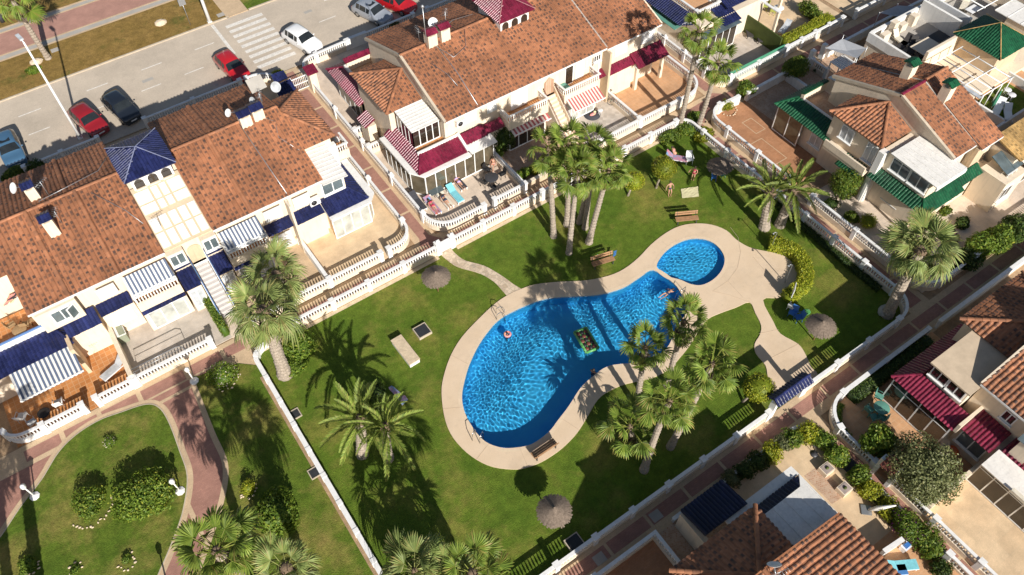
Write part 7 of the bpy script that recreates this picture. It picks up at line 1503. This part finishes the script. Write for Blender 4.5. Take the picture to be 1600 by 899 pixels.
for i in range(9): MB().slab([(np.array([random.uniform(-.5, .5), random.uniform(-.3, .3), random.uniform(0, .15)]) + q) for q in np.array([(-.2, -.15, 0), (.2, -.15, .05), (.2, .15, 0), (-.2, .15, .04)])], .03).build('garment', ('pink_cloth', 'white_cloth', 'green_cloth', 'grey_cloth', 'yellow_cloth')[i % 5], t)
p = G2(477, 358, .8); t = thing('outdoor_counter', 'low rendered counter with sand coloured top beside the blue sunroom', 'counter', (p[0], p[1], .01)); MB().box(-.95, .95, -.45, .45, 0, .75).build('base', 'stucco_white', t); MB().box(-1.0, 1.0, -.5, .5, .75, .83).build('worktop', 'sand_floor', t)
def bicycle(label, px, az):
    p = G2(*px); t = thing('bicycle', label, 'bicycle', (p[0], p[1], .01), az)
    for x in (-.52, .52):
        w = MB(); w.tube([(x + .32 * math.cos(a), 0, .33 + .32 * math.sin(a)) for a in np.linspace(0, 2 * PI, 17)], .02, 5, cap=False); o = w.build('wheel', 'tyre', t); s = MB()
        for k in range(6): a = k * PI / 6; s.tube([(x + .3 * math.cos(a), 0, .33 + .3 * math.sin(a)), (x - .3 * math.cos(a), 0, .33 - .3 * math.sin(a))], .004, 3)
        s.build('spokes', 'steel', o)
    MB().tube([(-.52, 0, .33), (-.1, 0, .35), (.35, 0, .75), (-.2, 0, .72), (-.52, 0, .33)], .02, 5).tube([(-.1, 0, .35), (-.22, 0, .85)], .018, 5).tube([(.52, 0, .33), (.33, 0, .9)], .02, 5).build('frame', 'dark_metal', t)
    MB().tube([(.28, -.28, .97), (.33, 0, .92), (.28, .28, .97)], .015, 5).build('handlebar', 'dark_metal', t); MB().ball((-.23, 0, .88), (.13, .07, .04), 8, 4).build('saddle', 'black_plastic', t)
bicycle('dark bicycle leaning left on the diamond paved patio', (950, 152), math.radians(110)); bicycle('dark bicycle nearer the balustrade on the diamond paved patio', (962, 167), math.radians(120))
p = G2(925, 180); t = thing('play_mat', 'round dark mat with a bright beach toy on the diamond paved patio', 'mat', (p[0], p[1], .015)); MB().lathe([(.72, 0), (.72, .03)], seg=20).build('mat', 'grey_cloth', t); MB().ball((.05, -.05, .1), (.35, .16, .08), 8, 5).build('toy_body', 'pink_cloth', t); MB().ball((.32, .05, .14), (.14, .12, .10), 8, 5).build('toy_head', 'yellow_cloth', t)
table('small white round table behind the play mat', (938, 172), .22, 'white_plastic', .5); lounger('teal lounger standing on the balcony above the striped red awning', (874, 130), math.radians(100), 'teal_plastic', 'teal_plastic', zb=3.05, back=40)
table('green plastic table in the maroon house garden', (1378, 637), .5, 'teal_plastic'); chair('green plastic chair left of the plastic table', (1358, 640), 0, 'teal_plastic'); chair('green plastic chair in front of the plastic table', (1377, 652), math.radians(110), 'teal_plastic'); chair('green plastic chair behind the plastic table', (1374, 620), math.radians(-70), 'teal_plastic'); chair('second green plastic chair in front, by the fig tree', (1366, 652), math.radians(70), 'teal_plastic')
p = G2(1485, 708); t = thing('fire_bowl', 'glowing orange enamel bowl on the dark paved corner', 'bowl', (p[0], p[1], .01)); MB().lathe([(.10, .0), (.28, .18), (.34, .36), (.32, .37), (.25, .2), (.05, .12)], seg=16).build('bowl', 'orange_enamel', t)
lounger('beige swing seat under its folded canopy in the dark corner', (1477, 692), math.radians(35), 'white_plastic', 'beige_cloth', back=50); table('round white table on the sunny patio at the right', (1531, 289), .75, 'white_sheet', .75); chair('dark folding chair beneath the round white table', (1527, 297), math.radians(40), 'dark_metal')
lounger('turquoise sun lounger at the bottom right terrace', (1408, 884), math.radians(150), 'white_plastic', 'cyan_cloth'); lounger('blue sun lounger beside the turquoise one at the bottom', (1391, 892), math.radians(150), 'white_plastic', 'blue_cloth')
p = G2(1372, 800); t = thing('folded_parasol', 'folded white parasol with a pale cover lying against the shrubs', 'parasol', (p[0], p[1], 0), 2.4); MB().tube([(-.6, 0, 1.2), (.2, 0, .5), (.6, 0, .1)], [.04, .16, .05], 8).build('cover', 'white_cloth', t); MB().tube([(.3, 0, .42), (.7, 0, 0)], .03, 6).build('pole', 'dark_metal', t); MB().box(.4, 1.0, -.3, .3, 0, .08).build('foot', 'grey_metal', t)
for i, px in enumerate(((1293, 731), (1321, 762))):
    p = G2(*px, .5); t = thing('stone_planter', ('square planter with white pebbles nearest the rounded bed', 'square planter with pale fern beside the dark mat')[i], 'planter', (p[0], p[1], 0)); MB().box(-.38, .38, -.32, .32, 0, .42).build('box', 'stucco_cream', t); MB().box(-.32, .32, -.26, .26, .42, .44).build('gravel', 'white_flower', t); MB().ball((0, 0, .46), (.14, .1, .08), 7, 4).build('plant', 'dark_leaf', t)
p = G2(1272, 710); t = thing('floor_sculpture', 'dark metal weather ornament on the gravel terrace', 'ornament', (p[0], p[1], 0)); MB().lathe([(.25, 0), (.22, .06), (.03, .1)], seg=14).build('foot', 'dark_metal', t); MB().tube([(0, 0, .05), (-.1, .1, .9), (-.25, .3, 1.1)], .02, 5).build('stem', 'dark_metal', t)
for i, (px, m_) in enumerate((((1170, 48), 'wicker_dark'), ((1187, 56), 'wicker_dark'))): lounger('dark wicker lounger on the bungalow terrace, %s' % ('nearer the house', 'nearer the screen')[i], px, math.radians(55), m_, m_)
p = G2(1153, 42, .6); t = thing('folded_umbrella', 'red folded umbrella by the bungalow loungers', 'umbrella', (p[0], p[1], 0)); MB().tube([(0, 0, .2), (0, 0, .6), (0, 0, 1.6)], [.03, .12, .03], 8).build('canopy', 'red_cloth', t); MB().tube([(0, 0, 0), (0, 0, 1.8)], .02, 6).build('pole', 'white_frame', t)
table('white table on the sandy patio at the top', (1217, 12), .5, 'white_plastic'); chair('lime cushioned chair by the white table', (1208, 17), math.radians(30), 'lime_cloth'); lounger('pale sun lounger in the shadow of the sandy patio', (1226, 44), math.radians(20), 'white_plastic', 'shutter_grey'); chair('lime draped chair by the pergola post at the top', (1194, 10), math.radians(140), 'lime_cloth', s=1.2)
for i, (px, a, m_) in enumerate((((1413, 68), 10, 'wicker_dark'), ((1425, 74), 30, 'wicker_dark'), ((1437, 80), 60, 'wicker_dark'), ((1405, 62), 80, 'beige_cloth'))): lounger('%s lounge seat on the shaded roof terrace' % ('first dark', 'second dark', 'third dark', 'pale cushioned')[i], px, math.radians(a), m_, m_, zb=3.0, back=50)
table('long pale bar table on the shaded roof terrace', (1447, 72), .9, 'stucco_cream', .9, 3.0, True); table('dark dining table on the shaded roof terrace', (1465, 58), .7, 'black_plastic', .74, 3.0, True); table('dark round table beyond the dividing wall', (1488, 36), .6, 'black_plastic', .74, 3.0); lounger('cream sofa on the far roof terrace', (1508, 6), 0.4, 'beige_cloth', 'beige_cloth', zb=3.0, back=55); table('pale coffee table on the far roof terrace', (1521, 14), .5, 'white_plastic', .45, 3.0, True)
for i, px in enumerate(((1575, 140), (1582, 148))): table('white bistro table on the lawned terrace, %s' % ('left', 'right')[i], px, .3, 'white_plastic', .7, 2.73)
for i, (px, a) in enumerate((((1560, 168), 20), ((1575, 178), 40))): lounger('white lounger on the lawned terrace, %s' % ('by the green parasol', 'at the white parapet')[i], px, math.radians(a), 'white_plastic', 'white_plastic', zb=2.7)
p = G(1553, 162, 3.4); t = thing('folded_umbrella', 'green folded parasol on the lawned terrace', 'umbrella', (p[0], p[1], 2.7)); MB().tube([(0, 0, .4), (0, 0, .8), (0, 0, 2.0)], [.05, .15, .03], 8).build('canopy', 'green_cloth', t); MB().tube([(0, 0, 0), (0, 0, 2.1)], .03, 6).build('pole', 'white_frame', t)
# chairs, towels on the lawn
chair('blue plastic chair by the curved hedge, nearer the hedge', (1239, 489), math.radians(200), 'blue_plastic'); chair('blue plastic chair by the curved hedge, nearer the parasol', (1248, 496), math.radians(160), 'blue_plastic'); chair('white chair back to back with the blue plastic chairs', (1237, 479), math.radians(10), 'white_plastic', s=.9)
p = G2(1259, 491); t = thing('toy_bucket', 'bright green toy bucket by the blue chairs', 'bucket', (p[0], p[1], 0)); MB().lathe([(.16, 0), (.24, .3), (.25, .32), (.2, .31)], seg=12).build('pail', 'green_plastic', t); MB().tube([(.24, 0, .3), (.1, 0, .48), (-.1, 0, .48), (-.24, 0, .3)], .012, 5).build('handle', 'white_plastic', t)
chair('white folding chair on the lawn beside the bright recliner', (1077, 249), math.radians(-120), 'white_plastic', s=1.1); lounger('bright striped recliner on the lawn by the clipped tree', (1057, 247), math.radians(130), 'white_plastic', 'rainbow', back=40); chair('green chair beneath the thatched parasol by the balustrade', (1128, 272), math.radians(-90), 'teal_plastic'); chair('blue beach chair beneath the thatched parasol by the balustrade', (1117, 276), math.radians(-60), 'blue_plastic', s=.8)
def towel(label, pts, m, z=.03, seed=0):
    R = np.random.default_rng(seed); P = [np.array(G2(*q)) for q in pts]; n = 9; V = []; F = []
    for i in range(n + 1):
        for j in range(n + 1): a, b = i / n, j / n; q = P[0] * (1 - a) * (1 - b) + P[1] * a * (1 - b) + P[2] * a * b + P[3] * (1 - a) * b; V.append((*(q + R.normal(0, .015, 2)), z + abs(R.normal(0, .015))))
    for i in range(n):
        for j in range(n): k = i * (n + 1) + j; F.append((k, k + n + 1, k + n + 2, k + 1))
    V2 = np.array(V); m_ = MB().add(V2, [f[::-1] for f in F]).add(V2 - [0, 0, .015], F); tag(m_.build('beach_towel', m), label, 'towel')
towel('cream beach blanket spread on the lawn', [(1064, 296), (1090, 292), (1092, 308), (1066, 310)], 'yellow_cloth', seed=1); towel('pink and blue beach towel beside the date palms', [(607, 606), (612, 603), (638, 624), (629, 634)], 'towel_mix', seed=2); towel('blue towel hanging at the end of the bench', [(957, 408), (961, 406), (963, 398), (958, 400)], 'blue_cloth', z=.5, seed=3)
# bougainvillea terrace wall and side table at the bottom
wall_run('short white wall beside the turquoise lounger', GP([(1378, 865), (1408, 845)], .6), .9, .1); p = G2(1411, 858); t = thing('side_table', 'white side table with a blue box by the short white wall', 'table', (p[0], p[1], 0)); MB().box(-.25, .25, -.2, .2, .45, .5).build('table_top', 'white_plastic', t); MB().box(-.15, .15, -.12, .12, .5, .72).build('cool_box', 'blue_plastic', t)
for x in (-.2, .2): MB().box(x - .03, x + .03, -.18, .18, 0, .45).build('leg', 'white_plastic', t)
def stone_ring(label, px, r, a0, a1, n, seed):
    R = np.random.default_rng(seed); c = G2(*px); t = thing('stone_ring', label, 'stones', (c[0], c[1], 0))
    for i in range(n): a = math.radians(a0 + (a1 - a0) * i / max(1, n - 1)); MB().ball((r * math.cos(a) + R.normal(0, .05), r * math.sin(a) + R.normal(0, .05), .05), (.09 * R.uniform(.5, 1.3), .075 * R.uniform(.5, 1.2), .06), 7, 4).build('stone', 'rock', t)
stone_ring('curved row of pale stones under the round shrub', (140, 792), 1.32, 210, 350, 16, 1); stone_ring('pale stones round the tiny dark plant', (198, 878), .5, 180, 400, 9, 2); stone_ring('pale stones round the small shrub on the strip lawn', (387, 766), .55, 180, 360, 8, 3); stone_ring('white stones by the bottom left plant', (52, 886), .4, 200, 380, 6, 4); stone_ring('stones beneath the tiny bottom plant', (120, 890), .35, 0, 180, 5, 5); stone_ring('pale stones under the flowering shrub', (350, 592), .95, 230, 330, 7, 6); stone_ring('pale ring of stones round the court corner shrub', (1137, 172), .75, 200, 360, 9, 7)
for i, px in enumerate(((1025, 806), (937, 873), (86, 79), (345, 24))): p = G2(*px); o = MB().box(-.35, .35, -.3, .3, -.012, -.002).build('manhole_cover', 'grey_band', None, (p[0], p[1], .05 if i > 1 else 0.0)); tag(o, ('manhole cover in the lower path near the navy canopy', 'manhole cover in the lower path near the bottom edge', 'square cover in the dry verge beside the palm', 'square cover in the green verge by the crossing')[i], 'manhole')
p = G(5, 35); t = thing('litter_bin', 'dark litter bin on the promenade at the left edge', 'bin', (p[0], p[1], 0)); MB().lathe([(.2, 0), (.24, .8), (.22, .82), (.18, .7)], seg=12).build('drum', 'dark_metal', t); MB().tube([(.26, 0, 0), (.26, 0, 1.0)], .03, 6).build('post', 'dark_metal', t)
# ------------------------------------------------------------------ people
def person(label, loc, rot, pose='stand', suit='swim_dark', s=1.0, hairlen=.5, z=0.0, top=True, arms=None, hair='hair'):
    t = thing('person', label, 'person', (0, 0, 0)); t.location = (loc[0], loc[1], z); t.rotation_euler = rot
    J = dict(pel=(0, 0, .95), wai=(0, 0, 1.10), che=(0, .01, 1.30), nec=(0, 0, 1.46), hdb=(0, .015, 1.53), hdm=(0, .025, 1.62), hdt=(0, .015, 1.69))
    for sd, k in ((1, 'l'), (-1, 'r')):
        J['sh' + k] = (sd * .17, 0, 1.40); J['el' + k] = (sd * .25, -.02, 1.13); J['wr' + k] = (sd * .28, .06, .90); J['hip' + k] = (sd * .09, 0, .90); J['kn' + k] = (sd * .10, .02, .50); J['an' + k] = (sd * .10, -.01, .09); J['to' + k] = (sd * .12, .14, .035)
    if pose == 'sit':
        for sd, k in ((1, 'l'), (-1, 'r')): J['kn' + k] = (sd * .13, .42, .93); J['an' + k] = (sd * .13, .45, .50); J['to' + k] = (sd * .14, .60, .46)
    if pose == 'swim':
        J['ell'] = (.26, .05, 1.62); J['wrl'] = (.20, .08, 1.86); J['elr'] = (-.34, .02, 1.22); J['wrr'] = (-.36, .06, .98); J['knl'] = (.14, .02, .5); J['knr'] = (-.12, -.1, .52); J['tol'] = (.13, -.08, -.02); J['tor'] = (-.12, -.12, .0)
    if pose == 'arms': J['ell'] = (.36, .02, 1.25); J['wrl'] = (.46, .12, 1.05); J['elr'] = (-.30, .1, 1.16); J['wrr'] = (-.2, .3, 1.1); J['knr'] = (-.12, .12, .52)
    if pose == 'lie':
        J['ell'] = (.34, 0, 1.30); J['wrl'] = (.22, .10, 1.54); J['elr'] = (-.28, 0, 1.12); J['wrr'] = (-.24, .03, .88); J['knl'] = (.12, .18, .55); J['tol'] = (.13, .10, .02); J['tor'] = (-.13, .10, .02)
    rad = dict(pel=.135, wai=.115, che=.14, nec=.055, hdb=.07, hdm=.095, hdt=.06, sh=.065, el=.042, wr=.028, hip=.095, kn=.058, an=.038, to=.03)
    E = [('pel', 'wai'), ('wai', 'che'), ('che', 'nec'), ('nec', 'hdb'), ('hdb', 'hdm'), ('hdm', 'hdt')]
    for k in 'lr': E += [('che', 'sh' + k), ('sh' + k, 'el' + k), ('el' + k, 'wr' + k), ('pel', 'hip' + k), ('hip' + k, 'kn' + k), ('kn' + k, 'an' + k), ('an' + k, 'to' + k)]
    for sd, k in ((1, 'l'), (-1, 'r')):
        w = np.array(J['wr' + k]); e = np.array(J['el' + k]); d = w - e; d /= np.linalg.norm(d); a = np.cross(d, [0, 0, 1.]) if abs(d[2]) < .9 else np.array([0, 1., 0]); a /= np.linalg.norm(a); pm = w + d * .07; J['pm' + k] = tuple(pm); rad['pm' + k] = .032; E.append(('wr' + k, 'pm' + k))
        for f, (o, l) in enumerate(((-.026, .07), (-.009, .085), (.009, .08), (.026, .062))): q = 'f%d%s' % (f, k); J[q] = tuple(pm + a * o + d * l); rad[q] = .009; E.append(('pm' + k, q))
        q = 'th' + k; J[q] = tuple(w + d * .055 + a * .055); rad[q] = .01; E.append(('wr' + k, q))
    keys = list(J); ix = {k: i for i, k in enumerate(keys)}; me = bpy.data.meshes.new('body'); me.from_pydata([np.array(J[k]) * s for k in keys], [(ix[a], ix[b]) for a, b in E], []); me.materials.append(MATS['skin'])
    o = bpy.data.objects.new('body', me); COL.objects.link(o); o.parent = t; sk = o.modifiers.new('skin', 'SKIN'); sk.use_smooth_shade = True
    for i, k in enumerate(keys): r = rad.get(k, rad.get(k[:-1], .05)) * s; me.skin_vertices[0].data[i].radius = (r, r * (.8 if k in ('che', 'wai', 'pel') else 1)); me.skin_vertices[0].data[i].use_root = (k == 'pel')
    sb = o.modifiers.new('sub', 'SUBSURF'); sb.levels = 1; sb.render_levels = 1
    h = np.array(J['hdm']) * s; m = MB(); m.ball(h + np.array([0, -.02, .02]) * s, np.array([.105, .115, .115]) * s, 10, 6)
    if hairlen: m.ball(h + np.array([0, -.07, -.08 * hairlen]) * s, np.array([.085, .05, .12 * hairlen + .05]) * s, 8, 5)
    m.build('hair', hair, t)
    f = MB(); f.ball(h + np.array([0, .10, -.015]) * s, np.array([.014, .02, .022]) * s, 6, 4); f.build('nose', 'skin', o)
    e = MB()
    for x in (-.035, .035): e.ball(h + np.array([x, .088, .015]) * s, np.array([.012, .01, .008]) * s, 6, 4)
    e.build('eyes', 'hair', o)
    b = MB(); b.lathe([(.135 * s, .84 * s), (.165 * s, .90 * s), (.150 * s, 1.0 * s), (.135 * s, 1.03 * s)], seg=12); b.v[0][:, 1] *= .85; b.build('swim_bottoms', suit, t)
    if top: b = MB(); b.lathe([(.135 * s, 1.24 * s), (.165 * s, 1.29 * s), (.160 * s, 1.36 * s), (.12 * s, 1.38 * s)], seg=12); b.v[0][:, 1] *= .9; b.build('swim_top', suit, t)
    return t
LIE = lambda az: (-PI / 2, 0, az)
def on_lounger(label, px, suit, top=True, pose='lie', zz=.50, s=1.0):
    p = G2(*px, .4); person(label, (p[0], p[1] - .95), (-PI / 2 + .10, 0, PI), pose, suit, s, z=zz, top=top) if False else person(label, (p[0], p[1] - 1.02), (-PI / 2 + .06, 0, 0), pose, suit, s, z=zz - .06, top=top)
on_lounger('sunbather lying on the rainbow towel', (676, 322), 'swim_red'); on_lounger('sunbather in dark swimwear lying on the grey towel', (695, 313), 'swim_dark'); on_lounger('sunbather with lilac cloth lying nearest the sunroom', (716, 285), 'purple_cloth')
p = G2(1082, 281); person('person in pale swimwear standing on the lawn by the chairs', p, (0, 0, 2.2), 'arms', 'swim_red', .85)
p = G2(1046, 307); person('person in dark shorts and blue shoes standing by the clipped tree', p, (.18, 0, 2.9), 'arms', 'swim_dark', .86, hairlen=.2, top=False)
p = G2(1058, 246); person('person in a bright top reclining on the striped recliner', (p[0] + .15, p[1] - .1), (-.5, 0, -2.5 + PI), 'sit', 'pink_cloth', .92, z=-.42)
p = G2(1030, 466); q = G2(1049, 453); az = math.atan2(q[1] - p[1], q[0] - p[0]); person('swimmer face down near the pool steps', p, (PI / 2 * -1, 0, az - PI / 2), 'swim', 'swim_dark', .95, z=-.10) if False else person('swimmer in dark trunks stretched out near the pool steps', p, (-PI / 2, 0, az - PI / 2), 'swim', 'swim_dark', .85, z=-.09, top=False)
p = G2(793, 523); person('bather standing in the swim ring near the ladder', p, (0, 0, 1.0), 'arms', 'swim_red', .72, z=-1.02)
p = G2(931, 583, -.05); person('bather in the shade holding the lower pool edge', (p[0] - .1, p[1] + .15), (0, 0, -1.2), 'arms', 'swim_dark', .9, z=-1.25)
p = G2(771, 262); person('person in pink sitting at the dining table on the terrace', (p[0], p[1]), (0, 0, 2.2), 'sit', 'pink_cloth', .95, z=-.42)
